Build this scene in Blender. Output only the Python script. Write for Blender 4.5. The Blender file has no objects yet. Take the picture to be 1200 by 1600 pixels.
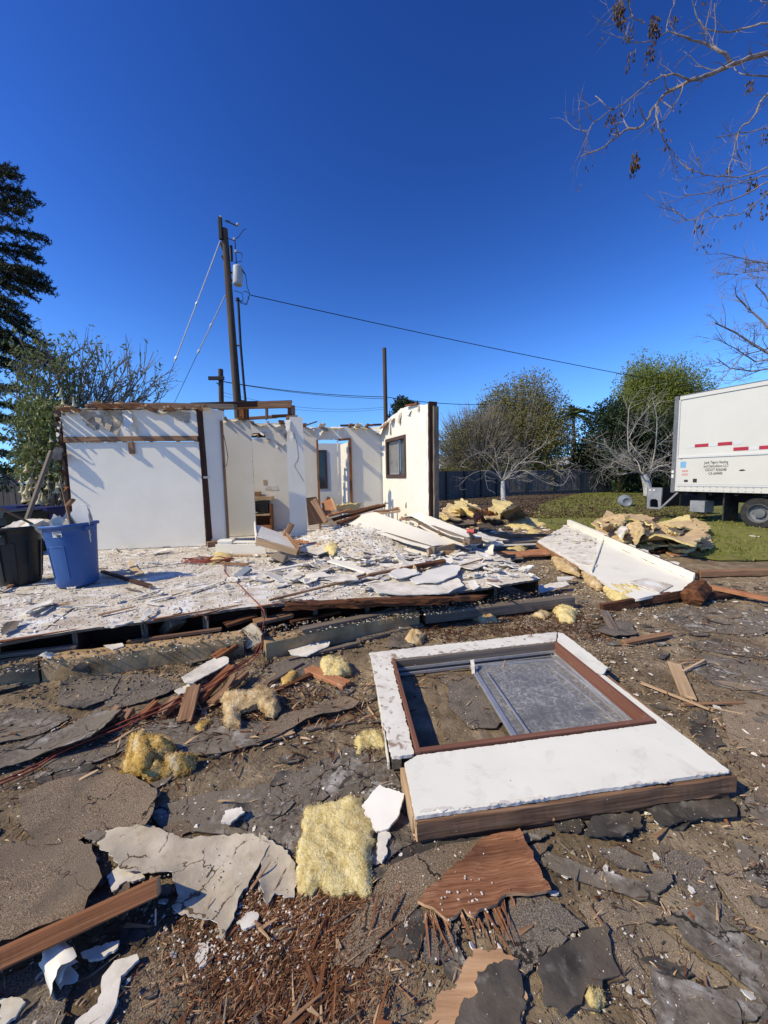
import bpy, math, random
from mathutils import Vector, Matrix, noise
from mathutils.geometry import delaunay_2d_cdt
V = Vector
RND = random.Random(11)
sc = bpy.context.scene

# ------------------------------------------------------------------ camera
CH = 1.55
FPX = 600.0
PITCH = math.atan((800 - 744) / FPX)
ROLL = 0.02
cam_d = bpy.data.cameras.new('camera')
cam = bpy.data.objects.new('camera', cam_d)
sc.collection.objects.link(cam)
cam_d.sensor_fit = 'VERTICAL'
cam_d.sensor_height = 36.0
cam_d.lens = 13.5
cam_d.clip_start = 0.05
cam_d.clip_end = 2000
CAMM = Matrix.Translation((0, 0, CH)) @ Matrix.Rotation(math.pi / 2 - PITCH, 4, 'X') @ Matrix.Rotation(-ROLL, 4, 'Z')
cam.matrix_world = CAMM
sc.camera = cam

# ------------------------------------------------------------------ sky and sun
SUN = V((1.0, 0.42, -0.95)).normalized()
wd = bpy.data.worlds.new('World')
sc.world = wd
wd.use_nodes = True
wn = wd.node_tree
for n in list(wn.nodes):
    wn.nodes.remove(n)
w_out = wn.nodes.new('ShaderNodeOutputWorld')
w_bg = wn.nodes.new('ShaderNodeBackground')
w_sky = wn.nodes.new('ShaderNodeTexSky')
w_sky.sky_type = 'NISHITA'
w_sky.sun_disc = False
w_sky.sun_elevation = math.asin(-SUN.z)
w_sky.sun_rotation = math.atan2(-SUN.x, -SUN.y)
w_sky.altitude = 0
w_sky.air_density = 1.0
w_sky.dust_density = 0.2
w_sky.ozone_density = 4.0
w_hs = wn.nodes.new('ShaderNodeHueSaturation')
w_hs.inputs['Hue'].default_value = 0.515
w_hs.inputs['Saturation'].default_value = 1.22
w_hs.inputs['Value'].default_value = 1.0
wn.links.new(w_sky.outputs[0], w_hs.inputs['Color'])
w_m1 = wn.nodes.new('ShaderNodeVectorMath'); w_m1.operation = 'SCALE'; w_m1.inputs['Scale'].default_value = 0.085
w_g = wn.nodes.new('ShaderNodeGamma'); w_g.inputs['Gamma'].default_value = 1.65
w_m2 = wn.nodes.new('ShaderNodeVectorMath'); w_m2.operation = 'MULTIPLY'; w_m2.inputs[1].default_value = (74.0, 62.5, 42.5)
wn.links.new(w_hs.outputs[0], w_m1.inputs[0]); wn.links.new(w_m1.outputs[0], w_g.inputs['Color'])
wn.links.new(w_g.outputs[0], w_m2.inputs[0]); wn.links.new(w_m2.outputs[0], w_bg.inputs['Color'])
w_bg.inputs['Strength'].default_value = 0.1
# deep clear air: the pale band right at the horizon is kept thin
w_tc = wn.nodes.new('ShaderNodeTexCoord'); w_sp = wn.nodes.new('ShaderNodeSeparateXYZ'); w_cb = wn.nodes.new('ShaderNodeCombineXYZ')
w_ma = wn.nodes.new('ShaderNodeMath'); w_ma.operation = 'MULTIPLY_ADD'; w_ma.inputs[1].default_value = 0.45; w_ma.inputs[2].default_value = 0.125
w_mx = wn.nodes.new('ShaderNodeMath'); w_mx.operation = 'SMOOTH_MAX'; w_mx.inputs[2].default_value = 0.12
wn.links.new(w_tc.outputs['Generated'], w_sp.inputs[0]); wn.links.new(w_sp.outputs[2], w_ma.inputs[0])
wn.links.new(w_ma.outputs[0], w_mx.inputs[0]); wn.links.new(w_sp.outputs[2], w_mx.inputs[1])
wn.links.new(w_sp.outputs[0], w_cb.inputs[0]); wn.links.new(w_sp.outputs[1], w_cb.inputs[1]); wn.links.new(w_mx.outputs[0], w_cb.inputs[2])
w_nm = wn.nodes.new('ShaderNodeVectorMath'); w_nm.operation = 'NORMALIZE'; wn.links.new(w_cb.outputs[0], w_nm.inputs[0])
wn.links.new(w_nm.outputs[0], w_sky.inputs[0])
wn.links.new(w_bg.outputs[0], w_out.inputs['Surface'])
sun_d = bpy.data.lights.new('sun', 'SUN')
sun_d.energy = 4.9
sun_d.angle = math.radians(0.5)
sun_d.color = (1.0, 0.88, 0.62)
sun_o = bpy.data.objects.new('sun', sun_d)
sc.collection.objects.link(sun_o)
sun_o.rotation_euler = SUN.to_track_quat('-Z', 'Y').to_euler()
sun_o.location = (-10, -4, 12)
sc.view_settings.view_transform = 'Standard'
sc.view_settings.look = 'None'
sc.view_settings.exposure = 0.0
sc.view_settings.gamma = 1.0
sc.view_settings.use_curve_mapping = False

# ------------------------------------------------------------------ survey helpers
C3 = CAMM.to_3x3()
CO = V((0, 0, CH))
def ray(px, py):
    return C3 @ V(((px - 600) / FPX, (800 - py) / FPX, -1.0))
def G(px, py, z=0.0):                 # where the sight line meets the level z
    d = ray(px, py)
    return CO + d * ((z - CH) / d.z)
def P(px, py, dep):                   # where the sight line meets the depth dep
    d = ray(px, py)
    return CO + d * (dep / d.y)
def XY(px, dep, py=745):
    p = P(px, py, dep)
    return V((p.x, p.y))
def U(a, b, r=RND):
    return r.uniform(a, b)
def nz(x, y, z=0.0):
    return noise.noise(V((x, y, z)))
def gz(x, y):                         # gentle relief of the dirt
    d = math.hypot(x, y)
    k = 1.0 if d < 6 else max(0.0, 1 - (d - 6) / 4)
    return k * (0.018 * nz(x * 0.9, y * 0.9, 3.1) + 0.010 * nz(x * 3.1, y * 3.1, 8.0) + 0.004 * nz(x * 9, y * 9, 1.0))
DECK = 0.33

# ------------------------------------------------------------------ object helpers
WM = {}
def link(o, parent=None, M=None):
    sc.collection.objects.link(o)
    M = M or Matrix.Identity(4)
    WM[o.name] = M
    if parent is not None:
        o.parent = parent
        o.matrix_basis = WM[parent.name].inverted() @ M
    else:
        o.matrix_basis = M
    return o
def tag(o, label=None, cat=None, group=None, kind=None):
    if label: o['label'] = label
    if cat: o['category'] = cat
    if group: o['group'] = group
    if kind: o['kind'] = kind
    return o
def thing(name, loc, label, cat, group=None, rot=None):
    o = bpy.data.objects.new(name, None)
    o.empty_display_size = 0.1
    M = Matrix.Translation(loc)
    if rot is not None: M = M @ rot
    link(o, None, M)
    return tag(o, label, cat, group)
def put(name, verts, faces, mats, parent=None, M=None, fm=None, smooth=False):
    """world-space verts (or verts local to M) -> one mesh object"""
    if not isinstance(mats, (list, tuple)): mats = [mats]
    if M is None:
        if parent is not None:
            M = WM[parent.name]
        else:
            n = len(verts)
            M = Matrix.Translation((sum(v[0] for v in verts) / n, sum(v[1] for v in verts) / n, min(v[2] for v in verts)))
        Mi = M.inverted()
        verts = [Mi @ V(v) for v in verts]
    me = bpy.data.meshes.new(name)
    me.from_pydata([tuple(v) for v in verts], [], faces)
    for m in mats: me.materials.append(m)
    if fm: me.polygons.foreach_set('material_index', fm)
    if smooth: me.polygons.foreach_set('use_smooth', [True] * len(me.polygons))
    me.update()
    o = bpy.data.objects.new(name, me)
    return link(o, parent, M)

def frame(x, up=V((0, 0, 1))):        # 3x3 with X along x and Z near up
    x = x.normalized()
    y = up.cross(x)
    if y.length < 1e-4: y = V((0, 1, 0)).cross(x)
    y.normalize()
    z = x.cross(y)
    m = Matrix((x, y, z)).transposed()
    return m

class MB:
    """collects shapes for one mesh"""
    def __init__(s):
        s.v = []; s.f = []; s.m = []
    def add(s, v, f, mi=0):
        b = len(s.v); s.v += [V(q) for q in v]
        s.f += [tuple(i + b for i in q) for q in f]; s.m += [mi] * len(f)
    def box(s, a, b, mi=0, M=None):
        x0, y0, z0 = a; x1, y1, z1 = b
        v = [V((x, y, z)) for z in (z0, z1) for y in (y0, y1) for x in (x0, x1)]
        if M is not None: v = [M @ q for q in v]
        s.add(v, [(0, 2, 3, 1), (4, 5, 7, 6), (0, 1, 5, 4), (2, 6, 7, 3), (0, 4, 6, 2), (1, 3, 7, 5)], mi)
    def bar(s, p0, p1, w, h, mi=0, up=V((0, 0, 1)), bev=0.12):
        p0 = V(p0); p1 = V(p1); m = frame(p1 - p0, up); L = (p1 - p0).length
        c = min(w, h) * bev
        sec = [(-w/2+c, -h/2), (w/2-c, -h/2), (w/2, -h/2+c), (w/2, h/2-c), (w/2-c, h/2), (-w/2+c, h/2), (-w/2, h/2-c), (-w/2, -h/2+c)]
        v = [p0 + m @ V((x, y, z)) for x in (0, L) for (y, z) in sec]
        s.add(v, [(i, 8 + i, 8 + (i + 1) % 8, (i + 1) % 8) for i in range(8)] + [tuple(range(8)), tuple(range(15, 7, -1))], mi)
    def tube(s, pts, rad, n=6, mi=0, cap=True):
        pts = [V(p) for p in pts]
        if not isinstance(rad, (list, tuple)): rad = [rad] * len(pts)
        b = len(s.v); up = V((0.13, 0.21, 0.97))
        for i, p in enumerate(pts):
            t = (pts[min(i + 1, len(pts) - 1)] - pts[max(i - 1, 0)])
            if t.length < 1e-7: t = V((0, 0, 1))
            m = frame(t, up)
            for k in range(n):
                a = 2 * math.pi * k / n
                s.v.append(p + m @ V((0, math.cos(a) * rad[i], math.sin(a) * rad[i])))
        for i in range(len(pts) - 1):
            for k in range(n):
                q = b + i * n
                s.f.append((q + k, q + (k + 1) % n, q + n + (k + 1) % n, q + n + k)); s.m.append(mi)
        if cap:
            s.f.append(tuple(b + k for k in range(n - 1, -1, -1))); s.m.append(mi)
            q = b + (len(pts) - 1) * n
            s.f.append(tuple(q + k for k in range(n))); s.m.append(mi)
    def lathe(s, prof, n=28, mi=0, M=None, sq=0.0):
        """prof: (r,z); sq squares the section"""
        b = len(s.v)
        for (r, z) in prof:
            for k in range(n):
                a = 2 * math.pi * k / n
                c, q = math.cos(a), math.sin(a)
                f = 1.0
                if sq: f = 1 / ((abs(c) ** sq + abs(q) ** sq) ** (1 / sq))
                p = V((r * c * f, r * q * f, z))
                s.v.append(M @ p if M is not None else p)
        for i in range(len(prof) - 1):
            for k in range(n):
                q = b + i * n
                s.f.append((q + k, q + (k + 1) % n, q + n + (k + 1) % n, q + n + k)); s.m.append(mi)
    def build(s, name, mats, parent=None, M=None, smooth=False):
        return put(name, s.v, s.f, mats, parent, M, s.m, smooth)

def inpoly(x, y, poly):
    r = False; j = len(poly) - 1
    for i in range(len(poly)):
        xi, yi = poly[i]; xj, yj = poly[j]
        if (yi > y) != (yj > y) and x < (xj - xi) * (y - yi) / (yj - yi) + xi: r = not r
        j = i
    return r
def edist(x, y, poly):
    b = 1e9; j = len(poly) - 1
    for i in range(len(poly)):
        ax, ay = poly[j]; bx, by = poly[i]
        dx, dy = bx - ax, by - ay
        L = dx * dx + dy * dy
        t = 0 if L < 1e-12 else max(0, min(1, ((x - ax) * dx + (y - ay) * dy) / L))
        b = min(b, (x - ax - t * dx) ** 2 + (y - ay - t * dy) ** 2)
        j = i
    return math.sqrt(b)
def rough_edge(poly, jag, seg, r):
    out = []
    s1 = r.uniform(0, 99)
    for i in range(len(poly)):
        a = poly[i]; b = poly[(i + 1) % len(poly)]
        dx, dy = b[0] - a[0], b[1] - a[1]
        L = math.hypot(dx, dy)
        if L < 1e-6: continue
        n = max(1, int(L / seg))
        for k in range(n):
            t = k / n
            x, y = a[0] + dx * t, a[1] + dy * t
            w = jag * (nz(x * 0.35 / max(jag, .003), y * 0.35 / max(jag, .003), s1) + 0.8 * nz(x * 1.3 / max(jag, .003), y * 1.3 / max(jag, .003), s1 + 5))
            out.append((x - dy / L * w, y + dx / L * w))
    return out
def triangulate(poly, holes, step, r):
    pts = [V(p) for p in poly]; edges = [(i, (i + 1) % len(poly)) for i in range(len(poly))]
    for h in holes:
        b = len(pts); pts += [V(p) for p in h]; edges += [(b + i, b + (i + 1) % len(h)) for i in range(len(h))]
    x0 = min(p[0] for p in poly); x1 = max(p[0] for p in poly); y0 = min(p[1] for p in poly); y1 = max(p[1] for p in poly)
    nx = max(1, int((x1 - x0) / step)); ny = max(1, int((y1 - y0) / step))
    for i in range(nx):
        for j in range(ny):
            x = x0 + (i + .5 + r.uniform(-.3, .3)) * (x1 - x0) / nx; y = y0 + (j + .5 + r.uniform(-.3, .3)) * (y1 - y0) / ny
            if inpoly(x, y, poly) and edist(x, y, poly) > step * .35: pts.append(V((x, y)))
    res = delaunay_2d_cdt(pts, edges, [], 0, 1e-5)
    vs, fs = res[0], res[2]
    out = []
    for f in fs:
        cx = sum(vs[i].x for i in f) / len(f); cy = sum(vs[i].y for i in f) / len(f)
        if inpoly(cx, cy, poly) and not any(inpoly(cx, cy, h) for h in holes): out.append(list(f))
    return vs, out

def slab(name, pts, thick, mats, jag=.008, step=None, warp=0.0, ws=4.0, curl=0.0, puff=0.0, drape=None, holes=None,
         parent=None, seed=None, fuzz=0, fz=.02, seg=None, smooth=True, up=None, label=None, cat=None, group=None, bottom=True):
    """A broken sheet: outline pts (3-D, any plane), given thickness, torn edge, warp, curled rim. mats = [face, side]"""
    r = random.Random(seed if seed is not None else RND.random())
    pts = [V(p) for p in pts]
    n = V((0, 0, 0))
    for i in range(len(pts)): n += pts[i].cross(pts[(i + 1) % len(pts)])
    n.normalize()
    ref = up if up is not None else V((0, 0, 1))
    if n.dot(ref) < 0: n = -n; pts = pts[::-1]
    c = sum(pts, V((0, 0, 0))) / len(pts)
    # the longest side gives the local X axis
    e = max(((pts[(i + 1) % len(pts)] - pts[i]) for i in range(len(pts))), key=lambda q: q.length)
    x = (e - n * e.dot(n)).normalized(); y = n.cross(x)
    M = Matrix.Translation(c) @ Matrix((x, y, n)).transposed().to_4x4()
    loc = [((p - c).dot(x), (p - c).dot(y), (p - c).dot(n)) for p in pts]
    p2 = [(a, b) for a, b, _ in loc]
    ext = max(max(p[0] for p in p2) - min(p[0] for p in p2), max(p[1] for p in p2) - min(p[1] for p in p2))
    step = step or max(ext / 13, .012)
    seg = seg or step * .6
    poly = rough_edge(p2, jag, seg, r) if jag > 0 else p2
    hl = []
    if holes:
        for h in holes:
            hl.append(rough_edge([((V(q) - c).dot(x), (V(q) - c).dot(y)) for q in h], jag * .3, seg, r) if jag > 0 else [((V(q) - c).dot(x), (V(q) - c).dot(y)) for q in h])
    vs, fs = triangulate(poly, hl, step, r)
    if not fs: return None
    resid = max(abs(q[2]) for q in loc)
    sd = r.uniform(0, 100)
    top = []
    for v in vs:
        h = 0.0
        if resid > 1e-4:
            wsum = 0
            for (a, b, d) in loc:
                w = 1 / ((a - v.x) ** 2 + (b - v.y) ** 2 + 1e-5); wsum += w; h += w * d
            h /= wsum
        if warp: h += warp * (nz(v.x * ws, v.y * ws, sd) + .4 * nz(v.x * ws * 2.7, v.y * ws * 2.7, sd + 9))
        if curl or puff:
            d = edist(v.x, v.y, poly)
            if curl:
                k = max(0, 1 - d / (ext * .22)); h += curl * k * k * (.35 + .65 * max(0, nz(v.x * 2.5 / ext, v.y * 2.5 / ext, sd + 3) * 2))
            if puff:
                k = min(1, d / (ext * .22)); k = math.sqrt(k * (2 - k))
                h += puff * k * (.70 + .50 * nz(v.x * ws, v.y * ws, sd + 4) + .26 * nz(v.x * ws * 2.6, v.y * ws * 2.6, sd + 14) + .20 * nz(v.x * ws * 6, v.y * ws * 6, sd + 24))
        if drape is not None:
            w = M @ V((v.x, v.y, 0)); h += drape(w.x, w.y)
        top.append(V((v.x, v.y, h)))
    N = len(top)
    verts = top + [V((t.x, t.y, t.z - thick)) if not puff else V((t.x, t.y, -thick)) for t in top]
    faces = []; fm = []
    ec = {}
    for f in fs:
        a = 0
        for i in range(len(f)):
            p, q = vs[f[i]], vs[f[(i + 1) % len(f)]]; a += p.x * q.y - p.y * q.x
        if a < 0: f.reverse()
        faces.append(tuple(f)); fm.append(0)
        for i in range(len(f)): ec[(f[i], f[(i + 1) % len(f)])] = 1
    nt = len(faces)
    two = isinstance(mats, (list, tuple)) and len(mats) > 1
    side = {}
    for (a, b) in ec:
        if (b, a) not in ec:
            q = []
            for i in (a, a + N, b + N, b):
                if i not in side: side[i] = len(verts); verts.append(verts[i].copy())
                q.append(side[i])
            faces.append(tuple(q)); fm.append(1 if two else 0)
    if bottom:
        for f in fs: faces.append(tuple(i + N for i in reversed(f))); fm.append(0 if not (two and len(mats) > 2) else 2)
    if fuzz:
        for _ in range(fuzz):
            f = fs[r.randrange(len(fs))]
            a, b = r.random(), r.random()
            if a + b > 1: a, b = 1 - a, 1 - b
            p = top[f[0]] * (1 - a - b) + top[f[1]] * a + top[f[2]] * b
            if r.random() < .35:
                q = poly[r.randrange(len(poly))]; p = V((q[0], q[1], -thick * r.random())) + V((0, 0, puff * .12))
            d = V((r.gauss(0, 1), r.gauss(0, 1), abs(r.gauss(0, .55)))).normalized()
            L = fz * r.uniform(.35, 1.1); w = V((d.y, -d.x, .2)).normalized() * fz * .035
            m2 = p + d * L * .5 + V((0, 0, L * .12)); e2 = p + d * L - V((0, 0, L * .1))
            k = len(verts); verts += [p - w, p + w, m2 + w, m2 - w, e2]
            faces += [(k, k + 1, k + 2, k + 3), (k + 3, k + 2, k + 4)]; fm += [0, 0]
    o = put(name, verts, faces, mats, parent, M, fm, smooth)
    if label: tag(o, label, cat, group)
    return o

def board(name, p0, p1, w, h, mats, parent=None, roll=0.0, jag=0.0, label=None, cat='board', group=None, seed=None, bow=0.0, up=None, wear=.04, nseg=None, taper=1.0):
    """sawn timber from p0 to p1, w across and h thick, worn edges, optionally splintered ends"""
    r = random.Random(seed if seed is not None else RND.random())
    p0 = V(p0); p1 = V(p1); L = (p1 - p0).length
    m3 = frame(p1 - p0, up or V((0, 0, 1))) @ Matrix.Rotation(roll, 3, 'X')
    M = Matrix.Translation(p0) @ m3.to_4x4()
    c = min(w, h) * .1
    sec = [(-w/2+c, -h/2), (0, -h/2), (w/2-c, -h/2), (w/2, -h/2+c), (w/2, h/2-c), (w/2-c, h/2), (w/4, h/2), (0, h/2), (-w/4, h/2), (-w/2+c, h/2), (-w/2, h/2-c), (-w/2, -h/2+c)]
    ns = len(sec); n = nseg or max(3, min(14, int(L / .12)))
    s = r.uniform(0, 99); v = []; f = []
    ja = [r.uniform(-1, 1) * jag for _ in sec]; jb = [r.uniform(-1, 1) * jag for _ in sec]
    for i in range(n + 1):
        t = i / n; x = L * t; tp = 1 + (taper - 1) * t
        for k, (a, b) in enumerate(sec):
            e = wear * min(w, h) * nz(x * 9 + k * 3.3, s, k * 1.7)
            xx = x + (ja[k] if i == 0 else jb[k] if i == n else 0)
            v.append((xx, a * tp + e, b * tp + e * .6 + bow * math.sin(math.pi * t)))
    for i in range(n):
        for k in range(ns):
            q = i * ns
            f.append((q + k, q + ns + k, q + ns + (k + 1) % ns, q + (k + 1) % ns))
    k = len(v); e0 = sum(ja) / ns; e1 = sum(jb) / ns
    v.append((e0, 0, 0)); v.append((L + e1, 0, 0))
    for i in range(ns):
        f.append((k, i, (i + 1) % ns)); q = n * ns; f.append((k + 1, q + (i + 1) % ns, q + i))
    fm = [0] * (n * ns) + [1 if isinstance(mats, (list, tuple)) and len(mats) > 1 else 0] * (2 * ns)
    o = put(name, v, f, mats, parent, M, fm)
    if label: tag(o, label, cat, group)
    return o

# ------------------------------------------------------------------ materials
def rgb(c): return (c[0], c[1], c[2], 1.0)
def mat(name, ramp, scale=6.0, stretch=(1, 1, 1), detail=8.0, rough=.85, bump=.3, bscale=None, bdist=.01, patch=None, patch2=None,
        speck=None, metallic=0.0, spec=.25, alpha=1.0, trans=0.0, distort=0.0, rings=False, nrough=.6, sss=0.0, ior=1.45, crack=None):
    m = bpy.data.materials.new(name); m.use_nodes = True
    nt = m.node_tree; N = nt.nodes; Lk = nt.links
    bs = N['Principled BSDF']
    tc = N.new('ShaderNodeTexCoord'); oi = N.new('ShaderNodeObjectInfo')
    mul = N.new('ShaderNodeMath'); mul.operation = 'MULTIPLY'; mul.inputs[1].default_value = 53.0
    Lk.new(oi.outputs['Random'], mul.inputs[0])
    add = N.new('ShaderNodeVectorMath'); add.operation = 'ADD'
    Lk.new(tc.outputs['Object'], add.inputs[0]); Lk.new(mul.outputs[0], add.inputs[1])
    mp = N.new('ShaderNodeVectorMath'); mp.operation = 'MULTIPLY'; mp.inputs[1].default_value = stretch
    Lk.new(add.outputs[0], mp.inputs[0])
    def nzt(sc_, det, vec, dist=0.0, rg=nrough):
        t = N.new('ShaderNodeTexNoise'); t.inputs['Scale'].default_value = sc_; t.inputs['Detail'].default_value = det
        t.inputs['Roughness'].default_value = rg; t.inputs['Distortion'].default_value = dist
        Lk.new(vec, t.inputs['Vector']); return t
    t1 = nzt(scale, detail, mp.outputs[0], distort)
    cr = N.new('ShaderNodeValToRGB')
    els = cr.color_ramp.elements
    while len(els) < len(ramp): els.new(0.5)
    for e, (p, c) in zip(els, ramp): e.position = p; e.color = rgb(c)
    Lk.new(t1.outputs['Fac'], cr.inputs['Fac'])
    col = cr.outputs['Color']
    def mix(fac, a, bcol):
        x = N.new('ShaderNodeMixRGB'); Lk.new(fac, x.inputs['Fac']); Lk.new(a, x.inputs['Color1'])
        x.inputs['Color2'].default_value = rgb(bcol); return x.outputs['Color']
    for pt in (patch, patch2):
        if pt:
            c, s_, lo, hi = pt[:4]
            t = nzt(s_, 7.0, add.outputs[0] if len(pt) < 5 else mp.outputs[0], .4, .62)
            mr = N.new('ShaderNodeMapRange'); mr.inputs['From Min'].default_value = lo; mr.inputs['From Max'].default_value = hi
            Lk.new(t.outputs['Fac'], mr.inputs['Value'])
            col = mix(mr.outputs[0], col, c)
    if crack:
        s_, wdt, cc = crack
        wv = nzt(s_ * 2.2, 5.0, add.outputs[0], 0.0, .6)
        wm = N.new('ShaderNodeVectorMath'); wm.operation = 'SCALE'; wm.inputs['Scale'].default_value = .55 / s_
        Lk.new(wv.outputs['Color'], wm.inputs[0])
        wa = N.new('ShaderNodeVectorMath'); wa.operation = 'ADD'; Lk.new(add.outputs[0], wa.inputs[0]); Lk.new(wm.outputs[0], wa.inputs[1])
        cv = N.new('ShaderNodeTexVoronoi'); cv.feature = 'DISTANCE_TO_EDGE'; cv.inputs['Scale'].default_value = s_
        Lk.new(wa.outputs[0], cv.inputs['Vector'])
        gate = nzt(s_ * .9, 2.0, add.outputs[0]); gm = N.new('ShaderNodeMapRange'); gm.inputs['From Min'].default_value = .47; gm.inputs['From Max'].default_value = .60; gm.inputs['To Max'].default_value = wdt
        Lk.new(gate.outputs['Fac'], gm.inputs['Value'])
        lc = N.new('ShaderNodeMath'); lc.operation = 'LESS_THAN'; Lk.new(cv.outputs['Distance'], lc.inputs[0]); Lk.new(gm.outputs[0], lc.inputs[1])
        col = mix(lc.outputs[0], col, cc)
    if speck:
        for (c, s_, thr) in speck:
            vo = N.new('ShaderNodeTexVoronoi'); vo.inputs['Scale'].default_value = s_
            Lk.new(add.outputs[0], vo.inputs['Vector'])
            sep = N.new('ShaderNodeSeparateColor'); Lk.new(vo.outputs['Color'], sep.inputs[0])
            # cell size varies at random, most cells empty
            mr = N.new('ShaderNodeMath'); mr.operation = 'MULTIPLY'; Lk.new(sep.outputs[0], mr.inputs[0]); Lk.new(sep.outputs[0], mr.inputs[1])
            m2 = N.new('ShaderNodeMath'); m2.operation = 'MULTIPLY'; Lk.new(mr.outputs[0], m2.inputs[0]); m2.inputs[1].default_value = thr
            lt = N.new('ShaderNodeMath'); lt.operation = 'LESS_THAN'; Lk.new(vo.outputs['Distance'], lt.inputs[0]); Lk.new(m2.outputs[0], lt.inputs[1])
            col = mix(lt.outputs[0], col, c)
    Lk.new(col, bs.inputs['Base Color'])
    bs.inputs['Roughness'].default_value = rough
    bs.inputs['Metallic'].default_value = metallic
    bs.inputs['Specular IOR Level'].default_value = spec
    bs.inputs['Alpha'].default_value = alpha
    bs.inputs['Transmission Weight'].default_value = trans
    bs.inputs['IOR'].default_value = ior
    if bump:
        tb = nzt(bscale or scale * 3, 8.0, mp.outputs[0], 0, .65)
        bp = N.new('ShaderNodeBump'); bp.inputs['Strength'].default_value = bump; bp.inputs['Distance'].default_value = bdist
        Lk.new(tb.outputs['Fac'], bp.inputs['Height']); Lk.new(bp.outputs[0], bs.inputs['Normal'])
    return m

W8 = (.78, .78, .76)
m_dirt = mat('dirt', [(.28, (.11, .08, .05)), (.5, (.24, .182, .115)), (.72, (.41, .325, .22))], 5, rough=.95, bump=.8, bscale=45, bdist=.02,
             patch=((.14, .102, .062), 1.1, .45, .62), patch2=((.34, .28, .20), 2.3, .54, .72), speck=[((.6, .57, .5), 34, .16), ((.2, .12, .06), 60, .22)])
m_felt = mat('roofing_felt', [(.3, (.064, .053, .042)), (.52, (.138, .118, .095)), (.74, (.25, .217, .178))], 42, rough=.9, bump=.6, bscale=46, bdist=.006,
             patch=((.46, .44, .405), 9.0, .52, .72), patch2=((.175, .145, .11), 3.2, .42, .62), speck=[((.58, .56, .53), 70, .16), ((.05, .045, .04), 40, .16)], spec=.12, crack=(4.5, .022, (.03, .026, .022)))
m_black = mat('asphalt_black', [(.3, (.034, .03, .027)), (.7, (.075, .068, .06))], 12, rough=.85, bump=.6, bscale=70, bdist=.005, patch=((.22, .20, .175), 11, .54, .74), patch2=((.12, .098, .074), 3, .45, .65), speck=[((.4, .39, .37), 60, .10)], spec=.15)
m_gran = mat('granule_brown', [(.38, (.098, .068, .043)), (.5, (.215, .157, .102)), (.64, (.39, .30, .205))], 240, detail=2, rough=.95, bump=.9, bscale=240, bdist=.006,
             patch=((.075, .062, .052), 3.2, .5, .7), patch2=((.19, .145, .10), 1.6, .5, .7), speck=[((.6, .57, .5), 26, .07)], crack=(3.2, .012, (.03, .024, .018)))
m_tan = mat('granule_tan', [(.36, (.13, .092, .056)), (.5, (.29, .215, .138)), (.66, (.50, .40, .28))], 260, detail=2, rough=.95, bump=.9, bscale=260, bdist=.006,
            patch=((.105, .09, .072), 2.6, .54, .68), patch2=((.30, .235, .155), 1.4, .5, .7), speck=[((.65, .62, .55), 24, .08)], crack=(3.0, .012, (.05, .04, .03)))
m_shgrey = mat('granule_grey', [(.36, (.076, .061, .046)), (.5, (.162, .134, .103)), (.66, (.295, .25, .20))], 220, detail=2, rough=.95, bump=.8, bscale=220, bdist=.005,
               patch=((.05, .047, .045), 4, .5, .68), speck=[((.6, .58, .53), 30, .09)], crack=(4.0, .014, (.03, .026, .022)))
m_plaster = mat('plaster', [(.3, (.46, .415, .34)), (.5, (.65, .605, .52)), (.7, (.755, .71, .625))], 7, rough=.9, bump=.35, bscale=40, bdist=.005, patch=((.42, .375, .315), 6, .55, .74), speck=[((.35, .3, .24), 40, .12)])
m_gyp = mat('gypsum_core', [(.3, (.53, .49, .42)), (.7, (.74, .70, .62))], 20, rough=.95, bump=.6, bscale=60, bdist=.006, patch=((.30, .26, .22), 9, .55, .8))
m_paint = mat('wall_paint', [(.3, (.745, .695, .575)), (.7, (.81, .755, .635))], 2.2, rough=.6, bump=.06, bscale=70, bdist=.002, patch=((.66, .655, .64), 1.3, .58, .85), speck=[((.42, .39, .35), 9, .05)])
m_cream = mat('cream_paint', [(.3, (.70, .655, .545)), (.7, (.76, .715, .61))], 1.7, rough=.6, bump=.06, bscale=70, bdist=.002, patch=((.62, .575, .47), 1.1, .58, .85), speck=[((.42, .37, .3), 8, .05)])
m_ivory = mat('ivory_paint', [(.3, (.71, .675, .57)), (.7, (.77, .74, .64))], 1.7, rough=.6, bump=.2, bscale=50, bdist=.003, patch=((.56, .50, .39), 3.6, .58, .82), speck=[((.45, .4, .33), 7, .06)])
m_stucco = mat('chipped_white_paint', [(.3, (.705, .685, .585)), (.7, (.77, .75, .645))], 3, rough=.62, bump=.15, bscale=40, bdist=.003,
               patch=((.56, .53, .46), 7.5, .55, .78), patch2=((.47, .40, .31), 2.6, .60, .80), speck=[((.16, .12, .08), 34, .06), ((.42, .36, .28), 13, .07), ((.10, .07, .05), 90, .08)])
m_stucco_worn = mat('worn_white_paint', [(.3, (.64, .61, .52)), (.7, (.75, .72, .63))], 4, rough=.8, bump=.4, bscale=50, bdist=.004,
                    patch=((.30, .22, .16), 15, .565, .64), patch2=((.52, .46, .4), 6, .55, .75), speck=[((.12, .09, .07), 26, .14)])
m_paper = mat('drywall_paper', [(.3, (.36, .30, .215)), (.55, (.46, .395, .295)), (.8, (.54, .48, .38))], 11, rough=.9, bump=.5, bscale=26, bdist=.006,
              patch=((.25, .19, .12), 9, .55, .72), crack=(6, .02, (.12, .085, .05)), patch2=((.60, .55, .46), 5, .58, .75), speck=[((.75, .73, .7), 22, .09), ((.14, .11, .08), 30, .08)])
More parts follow.
